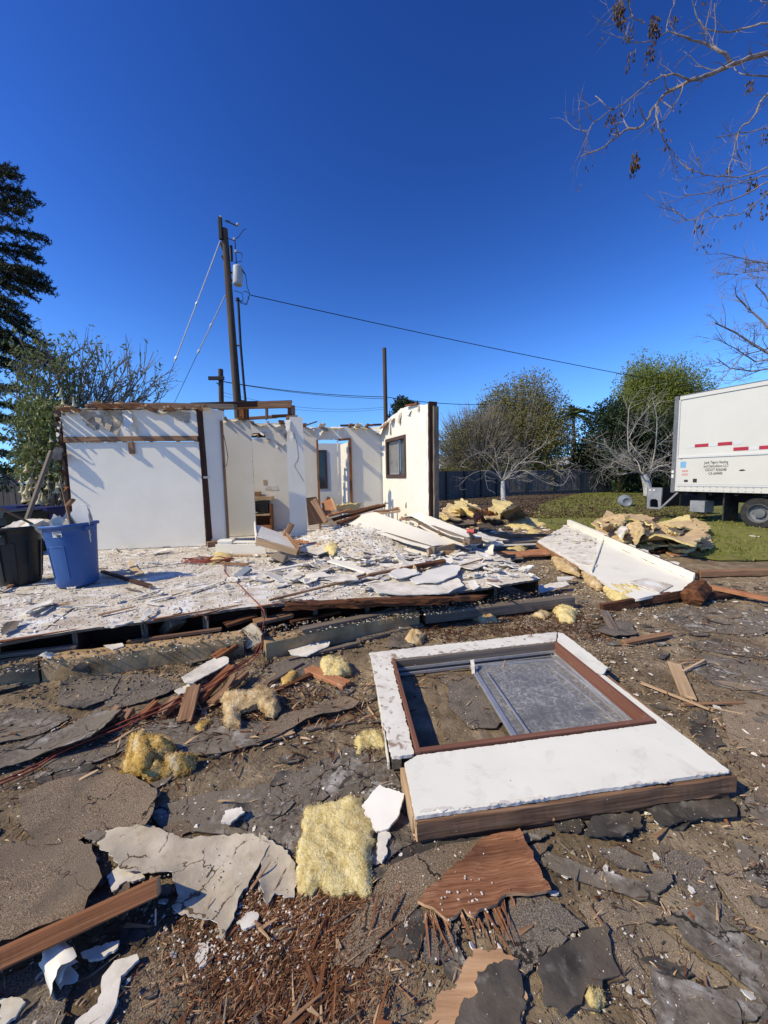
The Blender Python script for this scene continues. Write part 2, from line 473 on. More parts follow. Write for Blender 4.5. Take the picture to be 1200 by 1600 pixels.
m_redwood = mat('redwood', [(.28, (.08, .028, .011)), (.5, (.205, .078, .030)), (.72, (.34, .155, .07))], 52, (.035, 1, 1), 9, .75, .4, 30, .003, distort=.2,
                patch=((.05, .022, .014), 3.5, .57, .75, 1), speck=[((.5, .42, .34), 22, .05)])
m_wood = mat('lumber', [(.28, (.135, .066, .032)), (.5, (.255, .14, .074)), (.72, (.38, .235, .135))], 52, (.035, 1, 1), 9, .75, .4, 30, .003, distort=.2,
             patch=((.10, .06, .04), 2.5, .56, .75, 1), speck=[((.62, .58, .52), 22, .06)])
m_pale = mat('pale_wood', [(.25, (.30, .185, .095)), (.5, (.44, .30, .17)), (.75, (.58, .43, .27))], 52, (.035, 1, 1), 9, .75, .3, 30, .003, distort=.2,
             patch=((.24, .165, .10), 3, .57, .75, 1))
m_grey = mat('weathered_wood', [(.25, (.085, .065, .048)), (.5, (.16, .128, .098)), (.75, (.26, .215, .165))], 52, (.035, 1, 1), 9, .85, .6, 34, .004, distort=.2,
             patch=((.09, .06, .04), 3, .55, .75, 1), speck=[((.6, .58, .54), 20, .08)])
m_plank = mat('plank_wood', [(.28, (.12, .045, .017)), (.5, (.27, .11, .045)), (.72, (.42, .21, .10))], 90, (.025, 1, 1), 9, .75, .5, 40, .003, distort=.15, patch=((.12, .05, .025), 5, .56, .75, 1), speck=[((.5, .42, .34), 22, .06)])
m_brownw = mat('brown_framing_wood', [(.28, (.07, .036, .021)), (.5, (.175, .098, .056)), (.72, (.30, .185, .112))], 90, (.03, 1, 1), 9, .8, .7, 40, .005, distort=.15, patch=((.08, .042, .026), 6, .54, .72, 1), speck=[((.6, .54, .46), 26, .08), ((.03, .02, .015), 40, .10)])
m_dark = mat('dark_stained_wood', [(.25, (.022, .010, .007)), (.5, (.05, .024, .016)), (.75, (.095, .05, .033))], 36, (.05, 1, 1), 9, .8, .5, 34, .004, distort=.6, speck=[((.5, .48, .45), 22, .07)])
m_rot = mat('rotten_wood', [(.25, (.028, .012, .007)), (.5, (.11, .042, .018)), (.75, (.235, .105, .05))], 16, (.12, 1, 1), 10, .95, 1.0, 26, .016, distort=1.2, patch=((.03, .017, .012), 6, .5, .65))
m_ply = mat('torn_plywood', [(.30, (.095, .038, .018)), (.46, (.22, .094, .044)), (.60, (.31, .148, .076)), (.75, (.44, .255, .15))], 150, (.02, 1, 1), 10, .8, .8, 60, .006, distort=.1,
            patch=((.10, .04, .02), 4, .6, .75, 1), patch2=((.42, .26, .15), 9, .66, .74, 1))
m_tornend = mat('splintered_end', [(.25, (.25, .125, .06)), (.5, (.45, .27, .145)), (.75, (.60, .41, .25))], 14, (.1, 1, 1), 9, .85, .8, 30, .008)
m_conc = mat('concrete', [(.3, (.25, .155, .07)), (.5, (.38, .255, .125)), (.75, (.50, .36, .20))], 6, rough=.92, bump=.5, bscale=45, bdist=.006,
             patch=((.13, .10, .07), 2.4, .52, .72), speck=[((.55, .52, .46), 28, .09)])
m_floor = mat('dusty_subfloor', [(.3, (.36, .30, .22)), (.5, (.57, .51, .415)), (.7, (.71, .65, .555))], 5, rough=.95, bump=.7, bscale=30, bdist=.012,
              patch=((.30, .235, .175), 1.7, .56, .72), patch2=((.74, .73, .71), 3.0, .5, .66), speck=[((.78, .77, .75), 30, .22), ((.28, .22, .17), 26, .12)])
m_yel = mat('yellow_wool', [(.3, (.50, .37, .13)), (.5, (.66, .53, .24)), (.7, (.74, .64, .36))], 30, rough=1, bump=.9, bscale=70, bdist=.012, spec=.05, patch=((.36, .25, .085), 9, .6, .8))
m_och = mat('ochre_wool', [(.3, (.33, .19, .04)), (.5, (.52, .34, .105)), (.7, (.65, .50, .235))], 16, rough=1, bump=.9, bscale=70, bdist=.012, spec=.05, patch=((.60, .56, .45), 6, .58, .75))
m_tanw = mat('tan_wool', [(.3, (.36, .23, .10)), (.5, (.53, .385, .20)), (.7, (.66, .54, .345))], 16, rough=1, bump=.9, bscale=70, bdist=.012, spec=.05)
m_pink = mat('pink_wool', [(.3, (.42, .20, .20)), (.7, (.62, .40, .38))], 16, rough=1, bump=.9, bscale=60, bdist=.012, spec=.05)
m_kraft = mat('kraft_paper', [(.3, (.42, .29, .15)), (.7, (.58, .43, .25))], 4, rough=.8, bump=.3, bscale=20, bdist=.006, patch=((.28, .18, .09), 4, .6, .8))
m_orange = mat('orange_sheet', [(.3, (.30, .12, .05)), (.7, (.46, .22, .11))], 5, rough=.85, bump=.3, bscale=30, bdist=.004, patch=((.5, .4, .32), 7, .62, .8))
m_alu = mat('aluminium', [(.3, (.42, .42, .42)), (.7, (.58, .58, .57))], 12, rough=.45, bump=.1, bscale=60, bdist=.001, metallic=.7, patch=((.6, .585, .56), 14, .5, .7))
m_dglass = mat('dusty_glass', [(.36, (.10, .10, .095)), (.52, (.21, .207, .195)), (.66, (.50, .49, .455))], 15, (1, 1, 1), detail=12, rough=.35, bump=.05, bscale=40, bdist=.002, nrough=.78, distort=3.0, patch=((.12, .12, .118), 5, .48, .68), spec=.5, speck=[((.7, .7, .68), 34, .1)])
m_glass = mat('window_glass', [(.3, (.045, .05, .05)), (.7, (.08, .085, .08))], 3, rough=.06, bump=0, spec=.6)
m_brown = mat('bronze_frame', [(.3, (.055, .03, .024)), (.7, (.085, .05, .04))], 8, rough=.5, bump=.1, spec=.4)
m_blue = mat('blue_plastic', [(.3, (.028, .085, .25)), (.7, (.036, .105, .29))], 3, rough=.42, bump=.08, bscale=30, bdist=.002, patch=((.08, .13, .26), 6, .58, .85), spec=.4)
m_blackp = mat('black_plastic', [(.3, (.012, .014, .014)), (.7, (.022, .024, .023))], 3, rough=.45, bump=.08, bscale=30, bdist=.002, patch=((.05, .052, .05), 6, .58, .85), spec=.4)
m_cart = mat('navy_plastic', [(.3, (.012, .012, .07)), (.7, (.016, .016, .10))], 3, rough=.45, bump=.05, spec=.4)
m_cartg = mat('dark_green_plastic', [(.3, (.008, .012, .010)), (.7, (.012, .018, .014))], 3, rough=.5, bump=.05, spec=.4)
m_greyp = mat('grey_plastic', [(.3, (.16, .18, .21)), (.7, (.21, .23, .26))], 4, rough=.5, bump=.05, spec=.4)
m_rubber = mat('rubber', [(.3, (.018, .018, .018)), (.7, (.04, .039, .037))], 12, rough=.8, bump=.2, bscale=50, bdist=.003, patch=((.10, .09, .075), 5, .5, .8))
m_cord = mat('red_cord', [(.3, (.21, .045, .028)), (.7, (.30, .075, .045))], 9, rough=.6, bump=.1, spec=.3)
m_wire = mat('black_wire', [(.3, (.012, .012, .012)), (.7, (.025, .025, .025))], 5, rough=.6, bump=0)
m_steel = mat('galvanised_strand', [(.3, (.45, .45, .45)), (.7, (.60, .60, .60))], 9, rough=.4, bump=0, metallic=.4)
m_pole = mat('pole_wood', [(.25, (.045, .032, .023)), (.5, (.085, .062, .045)), (.75, (.15, .115, .085))], 9, (1, 1, .06), 9, .9, .6, 26, .01)
m_bark = mat('grey_bark', [(.25, (.10, .09, .08)), (.5, (.22, .20, .18)), (.75, (.36, .34, .31))], 14, (1, 1, .4), 9, .9, .6, 40, .006)
m_barkw = mat('whitewashed_bark', [(.25, (.34, .32, .29)), (.7, (.62, .60, .56))], 14, (1, 1, .4), 9, .9, .6, 40, .006)
m_barkp = mat('pale_twig_bark', [(.25, (.15, .125, .10)), (.7, (.29, .255, .215))], 14, (1, 1, .4), 9, .9, .4, 40, .006)
m_barkb = mat('brown_bark', [(.25, (.05, .036, .026)), (.7, (.12, .09, .065))], 14, (1, 1, .4), 9, .9, .6, 40, .006)
m_branch = mat('twig_bark', [(.25, (.12, .095, .085)), (.7, (.30, .255, .235))], 14, rough=.85, bump=.4, bscale=40, bdist=.004)
def leafmat(name, a, b, c, tr=.25):
    m = mat(name, [(.3, a), (.55, b), (.8, c)], 2.2, detail=5, rough=.6, bump=0, spec=.3)
    nt = m.node_tree; bs = nt.nodes['Principled BSDF']
    # light passing through thin leaves
    tl = nt.nodes.new('ShaderNodeBsdfTranslucent'); mx = nt.nodes.new('ShaderNodeMixShader'); mx.inputs[0].default_value = tr
    src = bs.inputs['Base Color'].links[0].from_socket
    nt.links.new(src, tl.inputs['Color']); nt.links.new(bs.outputs[0], mx.inputs[1]); nt.links.new(tl.outputs[0], mx.inputs[2])
    nt.links.new(mx.outputs[0], nt.nodes['Material Output'].inputs['Surface'])
    return m
m_leaf = leafmat('leaf_green', (.06, .085, .02), (.12, .155, .042), (.22, .25, .08))
m_leafd = leafmat('leaf_dark', (.012, .022, .008), (.025, .042, .014), (.055, .08, .028), .12)
m_leafo = leafmat('leaf_olive', (.12, .115, .03), (.23, .205, .06), (.38, .33, .11))
m_leafy = leafmat('leaf_bright', (.12, .15, .022), (.19, .215, .04), (.29, .30, .07))
m_pine = leafmat('pine_needles', (.014, .026, .012), (.026, .046, .022), (.05, .078, .036), .08)
m_dry = leafmat('dry_leaf', (.05, .03, .018), (.11, .068, .038), (.19, .125, .07), .15)
m_petal = leafmat('trumpet_petal', (.60, .53, .30), (.72, .66, .42), (.80, .76, .58), .3)
m_grass = leafmat('grass_blade', (.125, .155, .026), (.21, .235, .045), (.32, .31, .09))
m_brug = leafmat('bush_leaf', (.10, .13, .035), (.18, .21, .07), (.29, .31, .13))
m_lawn = mat('lawn_soil', [(.3, (.115, .12, .03)), (.5, (.17, .17, .042)), (.75, (.22, .20, .07))], 4, rough=.95, bump=.6, bscale=50, bdist=.02, patch=((.10, .078, .045), .8, .52, .7))
m_fence = mat('fence_board', [(.25, (.065, .062, .056)), (.5, (.105, .10, .092)), (.75, (.16, .152, .14))], 9, (1, 1, .08), 8, .9, .4, 26, .004)
m_roof = mat('pale_roof', [(.3, (.36, .36, .36)), (.7, (.52, .52, .52))], 6, rough=.9, bump=.5, bscale=30, bdist=.02)
m_hwall = mat('far_wall', [(.3, (.10, .085, .08)), (.7, (.16, .14, .13))], 4, rough=.9, bump=.1)
m_truck = mat('white_truck_panel', [(.3, (.545, .53, .47)), (.7, (.585, .57, .505))], 1.5, rough=.4, bump=.03, bscale=8, bdist=.003, patch=((.54, .535, .51), 1.3, .6, .85), spec=.45, speck=[((.5, .48, .45), 5, .03)])
m_tgrey = mat('grey_truck_frame', [(.3, (.11, .115, .12)), (.7, (.17, .175, .18))], 5, rough=.5, bump=.05, spec=.4)
m_tdark = mat('dark_chassis', [(.3, (.012, .012, .013)), (.7, (.028, .028, .028))], 5, rough=.7, bump=.1)
m_tsteel = mat('liftgate_steel', [(.3, (.24, .245, .25)), (.7, (.34, .345, .35))], 5, rough=.5, bump=.1, metallic=.3, patch=((.16, .14, .12), 6, .58, .8))
m_red = mat('red_reflector', [(.3, (.33, .018, .03)), (.7, (.40, .03, .045))], 20, rough=.35, bump=0, spec=.5)
m_silver = mat('silver_reflector', [(.3, (.52, .52, .50)), (.7, (.60, .60, .58))], 20, rough=.35, bump=0, spec=.5)
m_ink = mat('black_print', [(.3, (.03, .03, .03)), (.7, (.05, .05, .05))], 5, rough=.6, bump=0)
m_redink = mat('red_print', [(.3, (.5, .08, .07)), (.7, (.55, .1, .09))], 5, rough=.6, bump=0)
m_sticker = mat('blue_sticker', [(.3, (.15, .35, .55)), (.7, (.2, .4, .6))], 5, rough=.5, bump=0)
m_label = mat('white_label', [(.3, (.66, .63, .56)), (.7, (.73, .70, .63))], 5, rough=.6, bump=0)
m_trans = mat('transformer_grey', [(.3, (.36, .38, .38)), (.7, (.44, .46, .46))], 4, rough=.5, bump=.02, spec=.4)
m_litter = mat('leaf_litter_soil', [(.3, (.045, .033, .02)), (.5, (.10, .074, .048)), (.7, (.18, .14, .095))], 9, rough=.95, bump=.9, bscale=40, bdist=.03, speck=[((.22, .17, .12), 20, .3)])

# ================================================================== ground
def axis(lo, hi, st, far):
    a = []; x = lo
    while x < hi: a.append(x); x += st
    a.append(hi)
    s = st
    while a[-1] < far: s *= 1.35; a.append(a[-1] + s)
    s = st
    while a[0] > -far: s *= 1.35; a.insert(0, a[0] - s)
    return a
def make_ground():
    xs = axis(-4.6, 5.6, .035, 500); ys = axis(.2, 6.6, .035, 500)
    v = []; nx = len(xs)
    for y in ys:
        for x in xs:
            near = 1.0 if (-5 < x < 6 and 0 < y < 7) else 0.0
            h = gz(x, y)
            if near: h += .013 * nz(x * 7, y * 7, 5) + .008 * nz(x * 17, y * 17, 5) + .004 * nz(x * 31, y * 31, 9)
            v.append((x, y, h))
    f = [(j * nx + i, j * nx + i + 1, (j + 1) * nx + i + 1, (j + 1) * nx + i) for j in range(len(ys) - 1) for i in range(nx - 1)]
    o = put('ground', v, f, m_dirt, M=Matrix.Identity(4))
    tag(o, kind='structure')
make_ground()

def sheet(name, px, z, m, step, kind='structure', wob=.15, warp=0.0):
    pts = [G(a, b, 0) for a, b in px]
    o = slab(name, [V((p.x, p.y, z)) for p in pts], .02, [m], jag=wob, step=step, seg=step * .5, warp=warp, ws=.8, bottom=False)
    return tag(o, kind=kind)
lawn_px = [(828, 806), (860, 782), (930, 768), (1040, 766), (1200, 762), (1420, 790), (1420, 905), (1200, 880), (1120, 878), (1060, 868), (960, 850), (880, 838)]
sheet('lawn', lawn_px, .045, m_lawn, .5, wob=.25, warp=.012)
sheet('leaf_litter', [(690, 800), (690, 785), (780, 770), (1100, 762), (1100, 768), (930, 773), (858, 785), (826, 808), (760, 812)], .028, m_litter, .6, wob=.3, warp=.02)

# ================================================================== floor deck of the demolished house
deck = thing('floor_deck', V((-1.0, 5.0, 0)), 'dusty plywood floor deck of the demolished house with a broken front edge', 'floor deck')
front = [(-190, 1042), (-60, 1020), (0, 1006), (60, 994), (118, 985), (200, 974), (290, 962), (372, 951), (400, 948), (470, 941), (560, 934), (640, 932), (700, 927), (760, 918), (845, 904)]
deck_px = front + [(812, 884), (770, 862), (700, 845)]
dp = [G(a, b, DECK) for a, b in deck_px] + [V((2.3, 7.0, DECK)), V((1.1, 10.0, DECK)), V((-3.6, 9.6, DECK)), V((-6.2, 8.2, DECK)), V((-6.6, 4.6, DECK))]
slab('subfloor', dp, .022, [m_floor, m_grey], jag=.014, step=.22, seg=.03, warp=.006, ws=1.5, parent=deck, seed=5)
fa = G(0, 1006, DECK); fb = G(845, 904, DECK)
fd = (fb - fa); fd.z = 0; fd.normalize(); fn = V((-fd.y, fd.x, 0))
for i, s in enumerate([-.55, -.1, .42, .93, 1.42, 1.93, 2.42, 2.95, 3.45, 3.98, 4.5]):
    p = fa + fd * s + fn * .14; p.z = .20
    board('joist', p, p + fn * 2.4 + V((0, 0, 0)), .045, .21, [m_dark, m_grey], parent=deck, jag=.02, seed=i)
board('rim_board', fa - fd * .8 + fn * .42 + V((0, 0, -.14)), fb + fn * .42 + V((0, 0, -.14)) - fd * .3, .04, .2, m_dark, parent=deck)
board('rim_board', fb + fn * .06 + V((.0, 0, -.125)), fb + V((-.55, 1.5, -.125)), .04, .2, m_dark, parent=deck)
for (a, b, c, d, w) in [(0, 1003, 118, 983, .05), (240, 968, 380, 944, .03), (300, 964, 372, 946, .02), (400, 949, 470, 936, .035)]:
    p = G(a, b, DECK + .012); q = G(c, d, DECK + .012)
    board('split_edge_strip', p, q, w, .012, [m_redwood], parent=deck, jag=.03, taper=.3)
# joints between the plywood sheets
for (a, b, c, d) in [(70, 984, 118, 948)]:
    board('joint_strip', G(a, b, DECK + .002), G(c, d, DECK + .002), .008, .006, m_dark, parent=deck)

# ------------------------------------------------------------------ concrete footing kerb and sills
ft = thing('foundation_kerb', G(180, 1040, 0), 'low concrete foundation kerb along the front of the floor deck', 'foundation')
def stem(pxs, ztop, depth, seed):
    pts = [G(a, b, ztop) for a, b in pxs]
    r = random.Random(seed); v = []; f = []
    den = []
    for i in range(len(pts) - 1):
        for k in range(12): den.append(pts[i].lerp(pts[i + 1], k / 12))
    den.append(pts[-1])
    for i, p in enumerate(den):
        e = .008
        t = (den[min(i + 1, len(den) - 1)] - den[max(i - 1, 0)]); t.z = 0; t.normalize(); n = V((-t.y, t.x, 0))
        row = [(0 + e * nz(p.x * 6, 1, 2), -.25), (-.004, -.06), (0 + e * nz(p.x * 6, 5, 2), -.012), (.012, 0), (depth * .4, .004 * nz(p.x * 5, 3, 1)), (depth * .7, .004 * nz(p.x * 7, 8, 1)), (depth, -.01), (depth + .01, -.25)]
        for a, b in row: v.append(p + n * a + V((0, 0, b + .005 * nz(p.x * 8, a * 9, 2))))
    k = 8
    for i in range(len(den) - 1):
        for j in range(k - 1): f.append((i * k + j, (i + 1) * k + j, (i + 1) * k + j + 1, i * k + j + 1))
    f.append(tuple(range(k - 1, -1, -1))); f.append(tuple((len(den) - 1) * k + j for j in range(k)))
    return put('kerb_section', v, f, m_conc, ft)
stem([(-220, 1090), (-90, 1058), (58, 1031)], .185, .19, 1)
stem([(63, 1030), (130, 1026), (230, 1012), (330, 1000), (380, 994)], .185, .17, 2)
stem([(415, 1004), (500, 985), (560, 973), (655, 956)], .160, .16, 3)

sill = board('mudsill_beam', G(664, 964, .085), G(893, 938, .085), .10, .12, [m_grey, m_wood], roll=.05, jag=.008, seed=4,
             label='thick weathered brown sill beam lying on the dirt in front of the deck corner', cat='beam')
board('rotten_board', G(452, 947, .315), G(690, 937, .295), .13, .05, m_rot, jag=.10, wear=.30, nseg=44, seed=8,
      label='long rotten red board resting along the broken deck edge', cat='board')
board('rotten_board', G(560, 939, .345), G(748, 934, .30), .075, .045, m_rot, jag=.14, wear=.35, nseg=34, seed=9,
      label='shorter splintered dark red board behind the long rotten one', cat='board')

# ================================================================== walls still standing
ZF = DECK + .012
def wallframe(a, b):
    a = V((a[0], a[1], 0)); b = V((b[0], b[1], 0)); x = (b - a).normalized(); L = (b - a).length
    n = V((x.y, -x.x, 0))                       # faces the camera side
    return a, x, n, L
class Wall:
    def __init__(s, label, a, b, name='standing_wall', cat='wall'):
        s.a, s.x, s.n, s.L = wallframe(a, b)
        s.t = thing(name, s.a + V((0, 0, ZF)), label, cat)
    def p(s, u, z, out=0.0): return s.a + s.x * u + s.n * out + V((0, 0, z))
    def panel(s, poly, m=None, out=0.0, name='drywall_panel', thick=.013, jag=.006, holes=None, warp=.003, side=None, curl=0, step=None, seed=None, **k):
        return slab(name, [s.p(u, z, out) for u, z in poly], thick, [m or m_paint, side or m_gyp], jag=jag, holes=[[s.p(u, z, out) for u, z in h] for h in holes] if holes else None,
                    warp=warp, ws=1.3, curl=curl, up=s.n, parent=s.t, step=step or .16, seg=.035, seed=seed, **k)
    def stud(s, u, z0, z1, m=None, w=.038, d=.09, out=None, name='stud', jag=.0, lean=0.0):
        o = -.013 - d / 2 if out is None else out
        return board(name, s.p(u, z0, o), s.p(u + lean, z1, o), w, d, m or m_wood, parent=s.t, up=s.n, jag=jag)
    def rail(s, u0, u1, z, m=None, w=.09, d=.038, out=None, name='plate', jag=.0, z1=None):
        o = -.013 - w / 2 if out is None else out
        return board(name, s.p(u0, z, o), s.p(u1, z if z1 is None else z1, o), w, d, m or m_wood, parent=s.t, jag=jag)
    def flap(s, u, z, w, h, out=.10, m=None, seed=0, thick=.004, lean=0.0):
        """torn paper hanging loose from the face"""
        r = random.Random(seed)
        pts = [s.p(u - w / 2, z, .004), s.p(u + w / 2, z + r.uniform(-.02, .02), .004), s.p(u + w * .42 + lean, z - h * .5, out * .55), s.p(u + w * .15 + lean, z - h, out), s.p(u - w * .2 + lean, z - h * .85, out * 1.05), s.p(u - w * .48 + lean * .5, z - h * .45, out * .4)]
        return slab('torn_paper_flap', pts, thick, [m or m_paper], jag=.02, step=.03, seg=.014, warp=.012, ws=9, up=s.n, parent=s.t, seed=seed)

m_tdarkcloth = mat('dark_cloth', [(.3, (.03, .03, .035)), (.7, (.07, .07, .08))], 9, rough=.95, bump=.4, bscale=50, bdist=.006)
# front left wall, painted white, with the ledger rail across it
A = XY(105, 6.72); B = XY(316, 6.98)
w1 = Wall('white front wall at the left with torn top and brown rail across', A, B)
ppu = w1.L
H1 = 2.80
w1.panel([(0, 2.335), (ppu - .01, 2.335), (ppu - .01, H1 - .02), (ppu * .86, H1 - .01), (ppu * .8, H1 - .04), (ppu * .72, H1 - .035), (ppu * .6, H1), (ppu * .5, H1 - .01), (ppu * .3, H1 - .02), (ppu * .1, H1), (0, H1 - .02)], seed=1)
w1.panel([(.03, ZF), (ppu - .01, ZF), (ppu - .01, 2.235), (.03, 2.235)], seed=2, jag=.003)
# bare grey patches where the face paper has gone
for i, poly in enumerate([[(.28, 2.77), (.55, 2.775), (.56, 2.66), (.60, 2.55), (.50, 2.44), (.42, 2.50), (.34, 2.62)],
                          [(.60, 2.775), (.98, 2.775), (.96, 2.62), (.88, 2.50), (.80, 2.40), (.74, 2.43), (.66, 2.55), (.62, 2.62)],
                          [(1.72, 2.765), (2.12, 2.75), (2.10, 2.63), (2.0, 2.60), (1.86, 2.63), (1.76, 2.70)]]):
    w1.panel(poly, m_paper, out=.005, name='bare_patch', thick=.004, jag=.035, side=m_paper, warp=.004, step=.05, seed=30 + i)
w1.flap(-.02, 2.66, .06, .42, .13, m_plaster, seed=33); w1.flap(.60, 2.72, .10, .30, .09, seed=3); w1.flap(.74, 2.62, .16, .20, .05, seed=4); w1.flap(.92, 2.76, .16, .26, .06, seed=5)
w1.flap(1.06, 2.76, .14, .36, .15, m_paint, seed=6, lean=.05); w1.flap(1.14, 2.54, .07, .20, .035, m_paint, seed=7, lean=.03); w1.flap(.86, 2.5, .12, .16, .045, seed=8)
w1.flap(1.62, 2.78, .30, .07, .05, seed=9); w1.flap(.2, 2.79, .1, .08, .05, seed=10); w1.flap(2.05, 2.62, .10, .07, .03, seed=12)
# the rail and its block
board('ledger_rail', w1.p(.02, 2.285, .019), w1.p(ppu - .03, 2.29, .019), .038, .09, m_wood, parent=w1.t)
for i, (z, o, h) in enumerate([(2.74, .15, .07), (2.62, .11, .06), (2.52, .14, .05), (2.42, .09, .06)]):  # blocks added on the wall end to shade the upper left face
    board('end_block', w1.p(-.03, z, -.10), w1.p(-.025, z + .01, o), h, .02, [m_grey, m_dark][i % 2], parent=w1.t, jag=.03, up=w1.x)
board('block', w1.p(1.085, 2.235, .022), w1.p(1.10, 2.03, .022), .09, .038, m_wood, parent=w1.t, up=w1.n)
# side of the wall: end studs, dark
for u, o, m in [(-.03, -.06, m_dark), (-.05, -.16, m_redwood)]:
    w1.stud(u, ZF, 2.72, m, .045, .09, o, lean=-.02)
w1.stud(.01, 2.30, 2.74, m_grey, .03, .05, -.03)
board('head_block', w1.p(-.14, 2.72, -.08), w1.p(.06, 2.74, -.02), .06, .09, m_grey, parent=w1.t)
for u in (.5, .95, 1.4, 1.85): w1.stud(u, ZF, 2.74)
w1.rail(0, ppu, 2.765, m_grey)
# left end: a dark rag, and splinters added to rake shadows over the face
for i, (z, o, dz) in enumerate([(2.24, .12, .02), (2.02, .10, -.04), (1.74, .14, .05), (1.45, .08, -.03), (2.55, .10, .04)]):
    board('shade_splinter', w1.p(-.05, z - dz, -.05), w1.p(-.04 + .03 * i % .05, z + dz, o), .10 - .012 * i, .03, [m_dark, m_redwood][i % 2], parent=w1.t, jag=.04, taper=.3)
slab('dark_rag', [w1.p(-.16, 2.14, .0), w1.p(.03, 2.16, .08), w1.p(.06, 2.02, .16), w1.p(.02, 1.92, .17), w1.p(-.12, 1.96, .12), w1.p(-.20, 2.04, .06)], .02, [m_tdarkcloth], jag=.03, step=.03, warp=.05, ws=8, up=w1.n, parent=w1.t, seed=3)
# broken laths and rafter stubs standing off the wall head
for i, (u, z, du, dz, out, w) in enumerate([(.44, 2.86, .04, .11, .10, .045), (.62, 2.83, -.09, .22, .06, .03), (.70, 2.88, .02, .08, .15, .06), (.93, 2.89, -.05, .15, .12, .05), (1.15, 2.84, .0, .14, .14, .035),
                                            (.78, 2.86, .02, .10, .34, .16), (1.12, 2.86, .0, .08, .30, .14), (1.50, 2.82, .01, .10, .32, .10), (1.80, 2.82, .01, .12, .20, .11), (2.04, 2.83, .0, .15, .15, .05), (2.30, 2.83, .02, .13, .22, .06), (.10, 2.81, .02, .11, .20, .12), (.28, 2.82, .02, .06, .26, .10)]):
    board('rafter_stub', w1.p(u - du, z - .05, -.10), w1.p(u + du, z - .03 + dz * .15, out * 1.15), w, .032, [m_wood, m_pale], parent=w1.t, jag=.03)
board('top_timber', w1.p(.42, 2.845, -.05), w1.p(1.3, 2.86, -.05), .09, .11, m_redwood, parent=w1.t, jag=.03)
board('top_timber', w1.p(1.05, 2.87, -.10), w1.p(ppu + .1, 2.83, -.10), .09, .12, m_wood, parent=w1.t, jag=.04)
board('top_timber', w1.p(1.5, 2.90, -.16), w1.p(ppu + .6, 2.87, -.16), .05, .09, m_grey, parent=w1.t, jag=.05)
for i, (u, l, z) in enumerate([(.3, .3, 2.80), (.62, .4, 2.805), (1.6, .5, 2.80), (2.15, .35, 2.81), (1.2, .3, 2.82)]):
    slab('torn_sheathing', [w1.p(u, z, .05), w1.p(u + l, z + .01, .09), w1.p(u + l * .9, z + .02, -.1), w1.p(u + .03, z + .01, -.12)], .008, [m_plaster, m_paper], jag=.03, step=.05, warp=.02, ws=5, parent=w1.t, seed=i)

# the white return strip beside it, between a dark post and a brown jamb
C0 = XY(318, 6.98); C1 = XY(349, 7.16)
w2 = Wall('narrow white wall strip between a dark post and brown door jamb', C0, C1)
L2 = w2.L
w2.panel([(.07, ZF), (L2 + .02, ZF), (L2 + .02, 2.62), (L2 + .03, 2.64), (L2 + .07, 2.66), (L2 + .08, 2.80), (.04, 2.82), (.05, 2.5)], seed=11)
w2.panel([(-.10, ZF), (L2 + .05, ZF), (L2 + .05, 2.7), (-.10, 2.75)], m_grey, out=-.11, name='back_sheathing')
board('dark_post', w2.p(.035, ZF + .12, -.02), w2.p(.02, 1.58, -.02), .10, .06, m_dark, parent=w2.t, up=w2.n)
board('dark_post', w2.p(.02, 1.60, -.02), w2.p(.0, 2.83, -.02), .10, .06, m_dark, parent=w2.t, up=w2.n)
w2.panel([(.0, 1.57), (.10, 1.57), (.11, 1.61), (-.01, 1.61)], m_plaster, out=.03, name='plaster_bit', jag=.01)
board('door_jamb', w2.p(L2 + .02, ZF, -.02), w2.p(L2 + .02, 2.62, -.02), .05, .09, m_wood, parent=w2.t, up=w2.n)
board('wood_block', w2.p(-.02, ZF + .04, .08), w2.p(.17, ZF + .04, .09), .10, .09, [m_wood, m_pale], parent=w2.t)

# cream partition deeper in
D0 = XY(348, 8.05); D1 = XY(396, 8.15)
w3 = Wall('cream partition panel behind the brown jamb', D0, D1)
w3.panel([(0, ZF), (w3.L, ZF), (w3.L, 2.60), (w3.L - .02, 2.78), (w3.L * .5, 2.80), (0, 2.77)], m_cream, seed=12)

for i, (u, o, w) in enumerate([(.12, .16, .06), (.42, .24, .10)]):
    board('lath_stub', w3.p(u, 2.77, -.1), w3.p(u + .02, 2.80, o), w, .03, m_wood, parent=w3.t, jag=.03)
w3.stud(.05, ZF, 2.75); w3.stud(w3.L - .03, ZF, 2.6)
w3.flap(.1, 2.76, .12, .06, .05, m_plaster, seed=13); w3.flap(.3, 2.78, .14, .05, .05, m_plaster, seed=14); w3.flap(.5, 2.78, .1, .06, .06, m_plaster, seed=15)

# recess wall with the torn hole
E0 = XY(392, 8.95); E1 = XY(462, 9.1)
w4 = Wall('cream recess wall with a torn hole near its top', E0, E1)
L4 = w4.L
w4.panel([(0, ZF), (L4, ZF), (L4, 2.83), (L4 * .7, 2.84), (L4 * .4, 2.82), (0, 2.82)], m_cream, holes=[[(.03, 2.47), (.36, 2.49), (.37, 2.57), (.22, 2.60), (.03, 2.585)]], seed=16)
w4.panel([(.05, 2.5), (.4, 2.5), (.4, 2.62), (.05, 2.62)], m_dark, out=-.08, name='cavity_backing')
for i, (u, z, w, h, o) in enumerate([(.1, 2.58, .2, .05, .05), (.32, 2.62, .12, .1, .07), (.42, 2.45, .1, .06, .04), (.7, 2.66, .12, .14, .09), (.85, 2.58, .10, .18, .07), (.72, 2.36, .16, .07, .04), (.25, 2.8, .3, .06, .08), (.6, 2.8, .3, .08, .10), (.9, 2.8, .2, .12, .10), (.62, 2.33, .05, .1, .03)]):
    w4.flap(u, z, w, h, o, m_plaster if i % 2 else m_paper, seed=60 + i)
